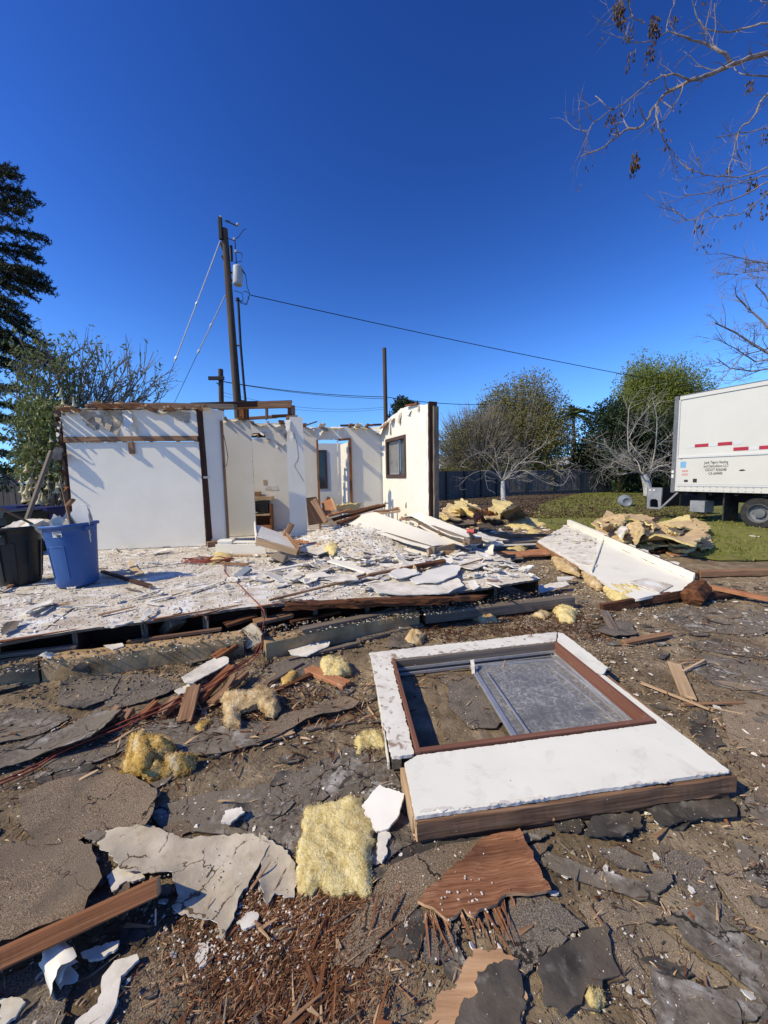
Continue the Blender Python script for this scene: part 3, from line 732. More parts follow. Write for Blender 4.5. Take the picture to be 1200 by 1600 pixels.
w4.panel([(.27, 1.40), (.345, 1.40), (.345, 1.52), (.27, 1.52)], m_pale, out=.008, name='switch_plate', jag=.0, thick=.008)
w4.panel([(.3, 1.28), (.6, 1.28), (.58, 1.38), (.32, 1.38)], m_plaster, out=.006, name='bare_patch', jag=.02)
for u in (.2, .6, 1.0): w4.stud(u, ZF, 2.8)
for i, (u, o, w) in enumerate([(.1, .22, .08), (.45, .26, .05), (.75, .3, .12), (1.0, .2, .06)]):
    board('lath_stub', w4.p(u, 2.80, -.1), w4.p(u + .02, 2.83, o), w, .03, [m_wood, m_plaster][i % 2], parent=w4.t, jag=.03)
# roof frame left over the recess
fr = thing('roof_frame_remnant', w3.p(0, 2.8), 'brown timber roof frame left standing over the recess', 'roof frame')
def rb(px0, py0, px1, py1, d0, d1, w, h, m, j=.02, nm='header_beam'):
    board(nm, P(px0, py0, d0), P(px1, py1, d1), w, h, m, parent=fr, jag=j)
rb(340, 635, 456, 632, 7.8, 8.0, .09, .13, m_wood); rb(300, 634, 402, 631, 7.4, 7.8, .05, .11, m_dark); rb(398, 629.5, 455, 627.5, 7.9, 8.05, .05, .05, m_dark)
rb(385, 654, 432, 651, 8.4, 8.5, .09, .06, m_wood, nm='plate'); rb(425, 650.5, 449, 649.5, 8.3, 8.3, .06, .06, m_dark, nm='plate'); rb(448, 653, 464, 652, 8.0, 8.0, .08, .07, m_wood, nm='plate')
for px, m, w in [(379, m_redwood, .10), (386, m_dark, .06), (417, m_grey, .04), (453, m_redwood, .07), (459, m_wood, .05)]:
    p0 = P(px, 655, 8.1); p1 = P(px - .5, 634, 8.1)
    board('short_post', p0, p1, w, .09, m, parent=fr, jag=.02, up=V((0, -1, 0)))

# free standing partition end with the crack
F0 = XY(450, 7.85); F1 = XY(477, 7.92)
w5 = Wall('narrow cream partition end with a long crack down its face', F0, F1)
L5 = w5.L
w5.panel([(0, ZF), (L5, ZF), (L5 - .01, 2.77), (L5 * .25, 2.78), (L5 * .1, 2.60), (0, 2.2)], m_cream, seed=17)
w5.flap(L5 * .12, 2.72, .10, .30, .07, m_paint, seed=18); w5.flap(L5 * .3, 2.5, .08, .28, .06, m_cream, seed=19)
cr = MB()
ck = [(.15, 2.46), (.2, 2.28), (.215, 2.1), (.22, 1.95), (.19, 1.88), (.15, 1.84), (.14, 1.78), (.20, 1.68), (.27, 1.55), (.31, 1.48)]
for i in range(len(ck) - 1): cr.bar(w5.p(ck[i][0], ck[i][1], .0012), w5.p(ck[i + 1][0], ck[i + 1][1], .0012), .006, .004, up=w5.n)
cr.build('crack_ridge', m_grey, w5.t)
board('joint_line', w5.p(0, 1.02, .0015), w5.p(L5, 1.02, .0015), .004, .004, m_cream, parent=w5.t, up=w5.n)
w5.stud(.03, ZF, 2.7); w5.stud(L5 - .03, ZF, 2.75)

# back wall with the doorway
K0 = XY(471, 9.0); K1 = XY(598.5, 9.35)
w6 = Wall('cream back wall with a doorway opening and torn top edge', K0, K1)
L6 = w6.L
def ux(px): # distance along the back wall for a sight line
    r_ = ray(px, 745); d = V((r_.x, r_.y)); a2 = V((w6.a.x, w6.a.y)); x2 = V((w6.x.x, w6.x.y))
    # solve t*d = a + u*x
    det = d.x * (-x2.y) - d.y * (-x2.x)
    return (d.x * a2.y - d.y * a2.x) / det
ud0, ud1, uj = ux(496), ux(529), ux(548)
HB = 2.72
w6.panel([(0, ZF), (ud0, ZF), (ud0, HB - .02), (0, HB)], m_cream, seed=20)
w6.panel([(ud0, 2.42), (ud1 + .02, 2.42), (ud1 + .02, HB), (ud0, HB)], m_cream, seed=21, jag=.02)
w6.panel([(ud1 + .02, 2.42), (uj + .02, 2.42), (uj + .02, HB), (ud1 + .02, HB)], m_cream, seed=22)
w6.panel([(uj + .02, ZF), (L6 - .01, ZF), (L6 - .01, HB - .06), (L6 - .2, HB - .03), (L6 * .8, HB), (uj + .02, HB)], m_cream, seed=23)
for u, z0, z1, m, w in [(ud0 + .02, ZF, 2.42, m_wood, .05), (uj, ZF, 2.43, m_redwood, .06), (ud1, ZF + .8, 2.4, m_paint, .025)]:
    board('door_jamb', w6.p(u, z0, .012), w6.p(u, z1, .012), w, .10, m, parent=w6.t, up=w6.n)
board('door_head', w6.p(ud1 + .02, 2.42, .012), w6.p(uj + .02, 2.44, .012), .04, .05, m_redwood, parent=w6.t)
for u, z, l, m in [(0, 2.78, .16, m_dark), (.95, 2.76, .35, m_dark), (1.55, 2.765, .2, m_redwood), (1.72, 2.78, .2, m_dark)]:
    board('top_plate', w6.p(u, z, -.06), w6.p(u + l, z + .01, -.06), .08, .04, m, parent=w6.t, jag=.02)
board('broken_batten', w6.p(.15, 2.74, .12), w6.p(.4, 2.84, .02), .05, .03, m_grey, parent=w6.t)
for i, (u, z, w, h, o) in enumerate([(.28, 2.72, .2, .10, .14), (.42, 2.70, .24, .22, .12), (.6, 2.72, .2, .12, .10), (.85, 2.72, .3, .05, .09), (1.3, 2.72, .3, .05, .12), (1.55, 2.73, .2, .08, .10), (1.78, 2.72, .24, .16, .12), (1.84, 2.64, .16, .15, .10)]):
    w6.flap(u, z, w, h, o, [m_cream, m_paint, m_paper][i % 3], seed=80 + i)
for i, (u, o, w) in enumerate([(.1, .25, .1), (.5, .3, .14), (1.15, .3, .07), (1.32, .34, .12), (1.55, .26, .08)]):
    board('lath_stub', w6.p(u, 2.72, -.1), w6.p(u + .02, 2.75, o), w, .03, [m_wood, m_plaster][i % 2], parent=w6.t, jag=.03)
# open door leaf seen through the doorway and the far bathroom wall
dl = thing('open_door', w6.p(uj, ZF, -.1), 'pale door standing open inside the back doorway', 'door')
q0 = w6.p(uj - .03, ZF, -.06); q1 = w6.p(ud1 + .12, ZF, -.75)
slab('door_leaf', [q0, q1, q1 + V((0, 0, 2.03)), q0 + V((0, 0, 2.03))], .035, [m_cream], jag=0, step=.3, up=V((-.6, -.7, 0)), parent=dl)
W7a = XY(488, 11.2); W7b = XY(541, 11.4)
w7 = Wall('white rear room wall seen through the doorway with a small dark window', W7a, W7b)
L7 = w7.L
hu0, hu1 = L7 * .16, L7 * .41
w7.panel([(-.3, ZF), (L7 + .3, ZF), (L7 + .3, 2.52), (-.3, 2.54)], m_paint, holes=[[(hu0, 1.25), (hu1, 1.25), (hu1, 2.32), (hu0, 2.32)]], seed=24)
wn_ = MB()
for a, b in [((hu0 - .03, 1.22), (hu1 + .03, 1.27)), ((hu0 - .03, 2.29), (hu1 + .03, 2.34)), ((hu0 - .03, 1.27), (hu0 + .03, 2.29)), ((hu1 - .03, 1.27), (hu1 + .03, 2.29))]:
    c = [w7.p(a[0], a[1], .02), w7.p(b[0], a[1], .02), w7.p(b[0], b[1], .02), w7.p(a[0], b[1], .02)]
    k = len(wn_.v); wn_.v += c + [q - w7.n * .06 for q in c]
    wn_.f += [(k, k + 1, k + 2, k + 3), (k + 4, k + 7, k + 6, k + 5), (k, k + 4, k + 5, k + 1), (k + 1, k + 5, k + 6, k + 2), (k + 2, k + 6, k + 7, k + 3), (k + 3, k + 7, k + 4, k)]; wn_.m += [0] * 6
wo = wn_.build('window', m_brown, w7.t)
w7p = slab('window_pane', [w7.p(hu0, 1.25, -.02), w7.p(hu1, 1.25, -.02), w7.p(hu1, 2.3, -.02), w7.p(hu0, 2.3, -.02)], .006, [m_glass], jag=0, step=.4, up=w7.n, parent=wo)
board('broken_shelf', w7.p(hu0 + .1, .45, .1), w7.p(hu0 + .35, .95, .1), .22, .03, m_wood, parent=w7.t, up=w7.n)

# right hand wall with the window
X0 = XY(598, 9.3); X1 = XY(673, 7.0)
w8 = Wall('ivory side wall with a sliding window and ragged sloping top', X0, X1)
L8 = w8.L
def u8(px):
    r_ = ray(px, 745); d = V((r_.x, r_.y)); a2 = V((w8.a.x, w8.a.y)); x2 = V((w8.x.x, w8.x.y))
    det = d.x * (-x2.y) - d.y * (-x2.x)
    return (d.x * a2.y - d.y * a2.x) / det
def z8(px, py):
    u = u8(px); p = w8.p(u, 0); r_ = ray(px, py); return CH + r_.z * p.y / r_.y
wu0, wu1 = u8(604.5), u8(634.5)
zt0, zt1 = z8(604.5, 687.5), z8(634.5, 681.0); zb0, zb1 = z8(604.5, 744), z8(634.5, 747.3)
zt = (zt0 + zt1) / 2; zb = (zb0 + zb1) / 2
top8 = [(u8(a), z8(a, b)) for a, b in [(671, 632), (658, 632.5), (645, 632), (635, 636), (627, 639), (620, 646), (612, 651), (606, 658), (600, 662)]]
w8.panel([(0, ZF), (L8, ZF), (L8, top8[0][1])] + top8 + [(0, z8(598.5, 664))], m_ivory, holes=[[(wu0, zb), (wu1, zb), (wu1, zt), (wu0, zt)]], jag=.012, seed=25)
fo = MB()
def fr8(mb, u0, u1, z0, z1, w, o0, o1):
    for a, b in [((u0, z0), (u1, z0 + w)), ((u0, z1 - w), (u1, z1)), ((u0, z0 + w), (u0 + w, z1 - w)), ((u1 - w, z0 + w), (u1, z1 - w))]:
        c = [w8.p(a[0], a[1], o0), w8.p(b[0], a[1], o0), w8.p(b[0], b[1], o0), w8.p(a[0], b[1], o0)]
        k = len(mb.v); mb.v += c + [q + w8.n * (o1 - o0) for q in c]
        mb.f += [(k, k + 1, k + 2, k + 3), (k + 4, k + 7, k + 6, k + 5), (k, k + 4, k + 5, k + 1), (k + 1, k + 5, k + 6, k + 2), (k + 2, k + 6, k + 7, k + 3), (k + 3, k + 7, k + 4, k)]; mb.m += [0] * 6
fr8(fo, wu0 - .02, wu1 + .02, zb - .02, zt + .02, .07, .018, -.10)
win = fo.build('window', m_brown, w8.t)
mid = wu0 + (wu1 - wu0) * .56
f2 = MB(); fr8(f2, wu0 + .06, mid, zb + .06, zt - .06, .035, -.05, -.08); f2.build('sash_frame', m_alu, win)
slab('window_pane', [w8.p(wu0 + .08, zb + .08, -.065), w8.p(mid - .03, zb + .08, -.065), w8.p(mid - .03, zt - .08, -.065), w8.p(wu0 + .08, zt - .08, -.065)], .005, [m_dglass], jag=0, step=.5, up=w8.n, parent=win)
slab('window_pane', [w8.p(mid, zb + .05, -.085), w8.p(wu1 - .05, zb + .05, -.085), w8.p(wu1 - .05, zt - .05, -.085), w8.p(mid, zt - .05, -.085)], .005, [m_glass], jag=0, step=.5, up=w8.n, parent=win)
# ragged outer edge of that wall
zt8 = top8[0][1]
for px, z1, w, d, out, m in [(666.5, zt8 - .15, .07, .02, .01, m_stucco), (670.5, zt8 - .02, .08, .06, .00, m_stucco), (674.5, zt8 + .02, .05, .16, -.02, m_dark), (676.5, zt8 - .05, .04, .10, -.06, m_grey)]:
    board('edge_board', w8.p(u8(px), ZF, out), w8.p(u8(px) + .01, z1, out), w, d, m, parent=w8.t, up=w8.n, jag=.02, wear=.2, nseg=24)
for i, (px, py, w, h, o) in enumerate([(641, 640, .26, .12, .04), (627, 646, .16, .22, .05), (616, 653, .26, .12, .12), (606, 660, .34, .16, .16), (602, 664, .25, .22, .12), (600, 668, .2, .2, .16), (656, 634, .08, .12, .03)]):
    w8.flap(u8(px), z8(px, py), w, h, o, [m_ivory, m_paper, m_paper, m_wood][i % 4], seed=100 + i)
slab('torn_hole_patch', [w8.p(u8(611.5), z8(611.5, 662), .004), w8.p(u8(613), z8(613, 662), .004), w8.p(u8(613), z8(613, 680), .004), w8.p(u8(610.5), z8(610.5, 678), .004)], .004, [m_grey], jag=.02, step=.04, up=w8.n, parent=w8.t)
slab('torn_hole_patch', [w8.p(u8(633.5), z8(633.5, 786), .004), w8.p(u8(635), z8(635, 784), .004), w8.p(u8(634.5), z8(634.5, 794), .004), w8.p(u8(633), z8(633, 793), .004)], .004, [m_dark], jag=.02, step=.03, up=w8.n, parent=w8.t)
w8.stud(.05, ZF, 2.6); w8.stud(.6, ZF, 1.2)
board('torn_batten', w8.p(u8(655), z8(655, 631), .02), w8.p(u8(640), z8(640, 634), .06), .05, .03, m_redwood, parent=w8.t, jag=.03)
# dangling cable over the left partition
cb = MB(); cb.tube([w2.p(L2 + .04, 2.35, .05), w2.p(L2 + .05, 2.2, .12), w2.p(L2 + .07, 1.95, .17), w2.p(L2 + .04, 1.8, .15), w2.p(L2 - .0, 1.78, .08)], .006, 6)
tag(cb.build('dangling_cable', m_wire), 'thin loop of cable hanging beside the brown jamb', 'cable')

# ================================================================== fallen wall section with its window (foreground)
PZ = .135
def g(px, py, z=None): return G(px, py, PZ if z is None else z)
pan = thing('fallen_wall_section', G(860, 1200, 0), 'white wall section with brown window trim lying flat in the foreground', 'wall section')
oTL, oTR, oBR, oBL = g(612, 1031), g(869, 1003), g(1024, 1128), g(650, 1178)
slab('stucco_face', [g(649, 1276), g(1140, 1204), g(1030, 1130), g(652, 1180), g(632, 1192)], .016, [m_stucco, m_gyp], jag=.0035, step=.06, seg=.012, warp=.002, parent=pan, seed=1)
slab('stucco_face', [g(1026, 1127), g(1026, 1131), g(1140, 1204), g(946, 1056), g(926, 1050)], .016, [m_stucco, m_gyp], jag=.004, step=.06, parent=pan, seed=2)
slab('stucco_face', [g(871, 1003), g(1023, 1126), g(928, 1052), g(938, 1057), g(950, 1043), g(881, 990), g(872, 988)], .016, [m_stucco, m_gyp], jag=.006, step=.05, parent=pan, seed=3)
slab('worn_face', [g(577, 1020), g(870, 987), g(868, 1002), g(613, 1030)], .018, [m_stucco_worn, m_gyp], jag=.009, step=.05, seg=.012, warp=.004, parent=pan, seed=4)
slab('worn_face', [g(578, 1021), g(611, 1031), g(647, 1178), g(613, 1182), g(600, 1130)], .018, [m_stucco_worn, m_gyp], jag=.007, step=.05, seg=.012, warp=.004, parent=pan, seed=5)
for i, (a, b) in enumerate([((655, 1268), (735, 1262)), ((760, 1259), (850, 1247)), ((980, 1226), (1050, 1221)), ((1085, 1212), (1138, 1206))]):
    slab('chipped_edge', [g(a[0], a[1], PZ + .003), g(b[0], b[1], PZ + .003), g(b[0] - 4, b[1] - 4, PZ + .002), g(a[0] + 6, a[1] - 5, PZ + .002)], .005, [m_plaster, m_gyp], jag=.010, step=.014, seg=.007, warp=.004, ws=20, parent=pan, seed=40 + i)
DZ = .058
def pb(a, b, w, h, m, z, name='framing_stud', **k): return board(name, g(a[0], a[1], z), g(b[0], b[1], z), w, h, m, parent=pan, **k)
# timbers round the outside: face grain shows on the near side
n0 = g(650, 1279, PZ - .004); n1 = g(1151, 1207, PZ - .004)
off = (n1 - n0).normalized(); nn = V((off.y, -off.x, 0))
n2 = g(627, 1192, PZ - .004); n2.z = PZ - .060
bz = V((0, 0, -.058))
board('framing_stud', n0 - nn * .014 + bz, n1 - nn * .014 + bz, .040, .084, [m_brownw, m_pale], parent=pan, jag=.006, seed=3, wear=.16, nseg=40)
b2 = V((0, 0, -.116)) - nn * .026
board('framing_stud', n0 + b2, n1 + b2 - off * .04, .040, .03, [m_brownw, m_pale], parent=pan, jag=.02, seed=4)
board('framing_stud', n2 + V((.012, -.01, 0)), n0 + V((.004, .03, -.058)), .036, .084, [m_pale, m_pale], parent=pan, jag=.004, seed=5)
l0 = g(580, 1023, PZ - .05); l1 = g(611, 1182, PZ - .05)
board('framing_stud', l0 + V((.03, 0, -.03)), l1 + V((.03, 0, -.03)), .05, .085, m_grey, parent=pan, seed=6)
board('framing_stud', l0 + V((.012, 0, -.07)), l1 + V((-.012, .0, -.075)), .008, .09, m_stucco_worn, parent=pan, seed=7)
k0 = g(580, 1020, PZ - .03); k1 = g(872, 988, PZ - .03)
board('framing_stud', k0 + V((0, -.03, -.04)), k1 + V((0, -.03, -.04)), .045, .09, m_grey, parent=pan, seed=8)
e0 = g(876, 992, PZ - .03); e1 = g(1145, 1204, PZ - .03)
board('framing_stud', e0 + V((-.04, 0, -.04)), e1 + V((-.045, 0, -.04)), .04, .085, m_wood, parent=pan, seed=9)
# brown window lining, standing on edge around the hole
cen = (oTL + oTR + oBR + oBL) / 4
def lining(a, b, t, h, m, dz=.012, inset=0.0, name='window_trim'):
    a = a.copy(); b = b.copy(); d = (b - a).normalized(); q = V((-d.y, d.x, 0))
    if q.dot(cen - a) < 0: q = -q
    c = q * (t / 2 + inset) + V((0, 0, dz - h / 2))
    return board(name, a + c, b + c, t, h, m, parent=pan, wear=.03)
trm = mat('brown_trim_paint', [(.3, (.135, .055, .035)), (.7, (.215, .098, .062))], 30, (.04, 1, 1), rough=.55, bump=.2, bscale=30, bdist=.002, patch=((.30, .20, .15), 9, .6, .8), speck=[((.5, .45, .4), 24, .06)])
lining(oBL, oBR, .028, .125, trm); lining(oTL, oBL, .026, .125, trm); lining(oTR + V((.0, -.01, 0)), oBR, .026, .125, trm); lining(oTL, oTR, .026, .125, m_grey, dz=.003)
lining(oTR, oBR, .012, .03, m_alu, dz=-.07, inset=.03, name='window_track'); lining(oTR, oBR, .012, .02, m_alu, dz=-.085, inset=.055, name='window_track')
lining(oTL, oTR, .012, .02, m_alu, dz=-.055, inset=.026, name='window_track'); lining(oTL, oTR, .012, .02, m_alu, dz=-.085, inset=.05, name='window_track')
# the sliding sash still in its half of the frame
SZ = .045
sA, sB, sC, sD = G(737, 1042, SZ), G(868, 1031, SZ), G(996, 1131, SZ), G(808, 1158, SZ)
sash = put('sash', *(lambda m: (m.v, m.f))((lambda m: [m.bar(a, b, .034, .022) for a, b in ((sA, sB), (sB, sC), (sD, sA))] and m)(MB())), m_alu, pan)
board('sash_bead', G(760, 1050, SZ + .014), G(836, 1160, SZ + .014), .012, .01, m_alu, parent=sash)
board('sash_bead', G(858, 1040, SZ + .014), G(972, 1134, SZ + .014), .012, .01, m_alu, parent=sash)
slab('glass', [sA, sB, sC, sD], .005, [m_dglass], jag=0, step=.12, parent=sash)
slab('torn_paper', [G(735, 1031, .12), G(741, 1030, .12), G(742, 1052, .06), G(737, 1053, .05)], .003, [m_plaster], jag=.004, step=.02, parent=pan)

# ================================================================== roofing sheets and shards traced on the ground
def ground_piece(name, px, m, z=.012, thick=.006, label=None, cat=None, group=None, **k):
    pts = []
    for q in px:
        zz = q[2] if len(q) > 2 else z
        p = G(q[0], q[1], zz); pts.append(p)
    k.setdefault('jag', .010); k.setdefault('warp', .006); k.setdefault('ws', 6)
    return slab(name, pts, thick, m if isinstance(m, list) else [m, m_black], drape=gz, label=label, cat=cat, group=group, **k)
SH = 'roofing sheet'
sheets = [
 ('roofing_sheet', [(30, 1245), (75, 1226), (150, 1206), (205, 1214), (245, 1236), (240, 1262, .05), (230, 1290, .06), (212, 1294, .03), (150, 1301), (120, 1318), (70, 1322), (35, 1300)], m_gran, .022, 'brown granule roofing sheet with a lifted right edge at the left', dict(curl=.02)),
 ('roofing_sheet', [(-60, 1350), (0, 1326), (40, 1316), (105, 1309), (142, 1322), (160, 1372, .05), (136, 1402, .05), (128, 1428), (60, 1450), (-60, 1500)], m_gran, .03, 'large brown granule roofing sheet above the redwood plank', dict(curl=.015)),
 ('felt_sheet', [(225, 1262), (330, 1238), (430, 1222), (540, 1168), (612, 1190), (640, 1262), (648, 1318), (590, 1350), (500, 1370), (420, 1310), (330, 1296), (260, 1296)], m_felt, .012, 'broad dark felt sheet dusted white left of the fallen wall', {}),
 ('felt_sheet', [(255, 1150), (330, 1124), (420, 1131), (462, 1119), (466, 1135), (415, 1162), (340, 1178), (275, 1180)], m_felt, .02, 'smooth grey felt sheet between the two wool tufts', dict(curl=.02)),
 ('felt_sheet', [(400, 1165), (440, 1120), (540, 1088), (562, 1098), (552, 1108), (480, 1126), (440, 1148)], m_gran, .03, 'narrow sandy strip of roofing with a rolled dark edge', dict(curl=.03)),
 ('roofing_sheet', [(520, 1500), (560, 1418), (610, 1352), (700, 1320), (770, 1306), (752, 1332), (660, 1408), (600, 1462), (560, 1512)], m_gran, .02, 'diagonal brown granule strip below the yellow batt', {}),
 ('felt_sheet', [(640, 1318), (720, 1312), (780, 1304), (790, 1318), (700, 1352), (640, 1365), (600, 1360)], m_black, .010, 'black felt tongue under the near left wall corner', {}),
 ('felt_sheet', [(590, 1470), (650, 1415), (668, 1430), (665, 1470), (640, 1500), (600, 1490)], m_black, .016, 'black felt scrap left of the torn plywood', {}),
 ('roofing_sheet', [(670, 1455), (720, 1440), (705, 1485), (680, 1505), (655, 1500)], m_shgrey, .018, 'small grey granule scrap below the torn plywood', {}),
 ('roofing_sheet', [(795, 1405), (850, 1400), (915, 1450), (860, 1480), (812, 1540), (790, 1470)], m_shgrey, .016, 'grey worn roofing sheet right of the torn plywood', {}),
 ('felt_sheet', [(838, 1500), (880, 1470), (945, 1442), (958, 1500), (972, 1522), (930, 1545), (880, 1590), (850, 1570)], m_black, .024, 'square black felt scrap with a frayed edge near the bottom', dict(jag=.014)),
 ('felt_sheet', [(1016, 1503), (1058, 1528), (1118, 1546), (1124, 1542), (1150, 1566), (1168, 1640), (1040, 1640), (1020, 1560)], m_felt, .02, 'dark felt sheet with a pointed top at the lower right', {}),
 ('felt_sheet', [(1012, 1440), (1056, 1424), (1098, 1413), (1110, 1424), (1200, 1488), (1260, 1560), (1200, 1566), (1132, 1512), (1068, 1466), (1055, 1440)], m_felt, .02, 'long dark felt tongue at the right edge of the foreground', {}),
 ('felt_sheet', [(820, 1318), (870, 1334), (912, 1350), (1024, 1384), (1030, 1412), (975, 1396), (925, 1384), (880, 1368), (835, 1345)], m_felt, .012, 'thin dusty felt strip below the black shingles', {}),
 ('felt_sheet', [(1030, 1318), (1105, 1345), (1130, 1410), (1180, 1460), (1140, 1446), (1080, 1390), (1030, 1360)], m_shgrey, .008, 'pale grey felt band crossing the sand at the right', {}),
 ('felt_sheet', [(1146, 1312), (1200, 1330), (1240, 1370), (1200, 1390), (1165, 1370)], m_felt, .012, 'dark felt scrap at the right edge below the wall corner', {}),
 ('shingle', [(912, 1304), (925, 1276), (998, 1266), (1002, 1290), (972, 1311), (940, 1308)], m_black, .03, 'rounded black shingle under the near wall edge', dict(curl=.01)),
 ('shingle', [(1012, 1264), (1060, 1254), (1138, 1246), (1154, 1262), (1150, 1276), (1095, 1277), (1032, 1294)], m_black, .03, 'long black shingle strip under the right wall corner', dict(curl=.01)),
 ('shingle', [(866, 1285), (905, 1278), (915, 1290), (906, 1300), (872, 1296)], m_black, .022, 'small black shingle left of the rounded one', {}),
 ('shingle', [(805, 1302), (850, 1292), (862, 1298), (845, 1310), (815, 1318)], m_felt, .022, 'dark shingle scrap tucked under the wall edge above the plywood', {}),
 ('felt_sheet', [(1150, 1240), (1172, 1228), (1200, 1240), (1240, 1262), (1200, 1290), (1160, 1278)], m_felt, .010, 'dark felt patch right of the wall corner', {}),
 ('felt_sheet', [(1078, 1112), (1100, 1108), (1118, 1140), (1128, 1162), (1116, 1174), (1098, 1166), (1080, 1142)], m_black, .010, 'black wet looking felt patch beside the crossed sticks', dict(jag=.016)),
 ('roofing_sheet', [(1125, 1110), (1165, 1095), (1230, 1090), (1260, 1180), (1190, 1178), (1140, 1160)], m_tan, .014, 'large tan roofing sheet at the right edge', {}),
 ('roofing_sheet', [(1128, 1170), (1186, 1182), (1235, 1190), (1240, 1236), (1190, 1222), (1150, 1196)], m_gran, .010, 'cracked brown roofing sheet below the large tan one', {}),
 ('felt_sheet', [(1080, 1046), (1100, 1022), (1150, 1030), (1240, 1048), (1240, 1096), (1180, 1082), (1120, 1072)], m_felt, .012, 'dark dusty felt sheet at the right edge behind the sticks', {}),
 ('felt_sheet', [(1116, 1062), (1160, 1066), (1196, 1078), (1160, 1078), (1130, 1070)], m_tan, .018, 'thin tan tongue lying on the dark felt', {}),
 ('felt_sheet', [(1020, 960), (1080, 945), (1200, 958), (1240, 985), (1150, 992), (1080, 985)], m_felt, .010, 'dusty grey felt sheet in front of the rotten log', {}),
 ('roofing_sheet', [(1060, 1005), (1110, 1000), (1200, 1015), (1200, 1030), (1130, 1022)], m_shgrey, .010, 'grey brown roofing scrap beyond the dark felt at right', {}),
 ('roofing_sheet', [(700, 1062), (745, 1055), (785, 1075), (800, 1110), (775, 1140), (735, 1140), (700, 1105)], m_shgrey, .012, 'rounded grey roofing sheet seen through the window hole', {}),
 ('roofing_sheet', [(655, 1050), (700, 1048), (728, 1060), (700, 1072)], m_gran, .014, 'small brown roofing scrap at the back of the window hole', {}),
 ('roofing_sheet', [(95, 1062), (152, 1046), (190, 1052), (172, 1090), (130, 1106), (88, 1100)], m_shgrey, .026, 'grey brown roofing sheet below the left kerb', {}),
 ('roofing_sheet', [(160, 1088), (185, 1054), (240, 1052), (290, 1070), (235, 1092), (172, 1110)], m_shgrey, .020, 'overlapping grey roofing sheet left of the white board', {}),
 ('felt_sheet', [(-30, 1188), (40, 1162), (100, 1140), (160, 1112, .06), (190, 1110, .08), (140, 1152, .08), (84, 1176, .06), (40, 1192), (-30, 1212)], m_felt, .03, 'long curled dark felt flap at the left', dict(curl=.03)),
 ('felt_sheet', [(-20, 1120), (30, 1105), (80, 1108), (110, 1122), (60, 1148), (-20, 1166)], m_felt, .02, 'dusty dark felt sheet at the far left below the kerb', {}),
 ('roofing_sheet', [(-20, 1058), (18, 1053, .06), (36, 1070, .03), (-20, 1086)], m_shgrey, .04, 'grey shingle corner at the left edge leaning on rubble', {}),
 ('roofing_sheet', [(101, 1056, .02), (121, 1036, .15), (140, 1037, .15), (144, 1055, .02)], m_shgrey, .06, 'grey shingle scrap leaning on the concrete kerb', {}),
 ('felt_sheet', [(80, 1212), (115, 1190), (150, 1195), (130, 1215), (92, 1228)], m_black, .014, 'black felt scrap beside the red cord', {}),
 ('felt_sheet', [(60, 1190), (120, 1172), (200, 1150), (215, 1162), (150, 1190), (80, 1208)], m_felt, .018, 'dusty felt strip under the red cord', {}),
 ('felt_sheet', [(205, 1150), (240, 1128), (290, 1118), (300, 1138), (255, 1160), (222, 1168)], m_felt, .024, 'blue grey felt sheet under the row of cut blocks', {}),
 ('roofing_sheet', [(420, 1040), (470, 1020), (520, 1030), (500, 1052), (440, 1062)], m_shgrey, .02, 'grey shingle beside the white drywall shard', {}),
 ('roofing_sheet', [(605, 1010), (612, 985), (640, 982), (652, 1000), (640, 1012)], m_shgrey, .03, 'upright grey shingle scrap behind the fallen wall', {}),
 ('roofing_sheet', [(930, 985), (965, 968), (985, 970), (996, 990), (960, 994)], m_shgrey, .04, 'grey shingle pieces right behind the fallen wall', {}),
 ('roofing_sheet', [(300, 1010), (345, 1000), (372, 1004), (330, 1030), (290, 1040)], m_shgrey, .03, 'grey shingle under the brown board by the kerb', {}),
 ('roofing_sheet', [(195, 1480), (250, 1450), (330, 1452), (350, 1520), (300, 1640), (160, 1640)], m_gran, .006, 'brown granule sheet under the wood shreds at the bottom', {}),
 ('roofing_sheet', [(-60, 1560), (60, 1500), (110, 1530), (90, 1640), (-60, 1660)], m_shgrey, .012, 'grey granule sheet at the bottom left corner', {}),
 ('roofing_sheet', [(900, 1480), (1000, 1430), (1060, 1470), (1150, 1540), (1220, 1640), (1010, 1640), (980, 1560)], m_tan, .008, 'sandy tan roofing sheet between the dark felts', {}),
 ('roofing_sheet', [(900, 1415), (960, 1398), (1028, 1415), (1050, 1430), (990, 1445), (930, 1462)], m_tan, .008, 'tan roofing sheet below the thin felt strip', {}),
 ('roofing_sheet', [(1100, 1340), (1150, 1345), (1230, 1420), (1260, 1500), (1180, 1462), (1120, 1380)], m_tan, .006, 'tan roofing sheet at the right edge of the foreground', {}),
]
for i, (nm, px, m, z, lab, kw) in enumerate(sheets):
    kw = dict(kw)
    ground_piece(nm, px, m, z, label=lab, cat=SH if nm != 'shingle' else 'shingle', seed=200 + i, **kw)

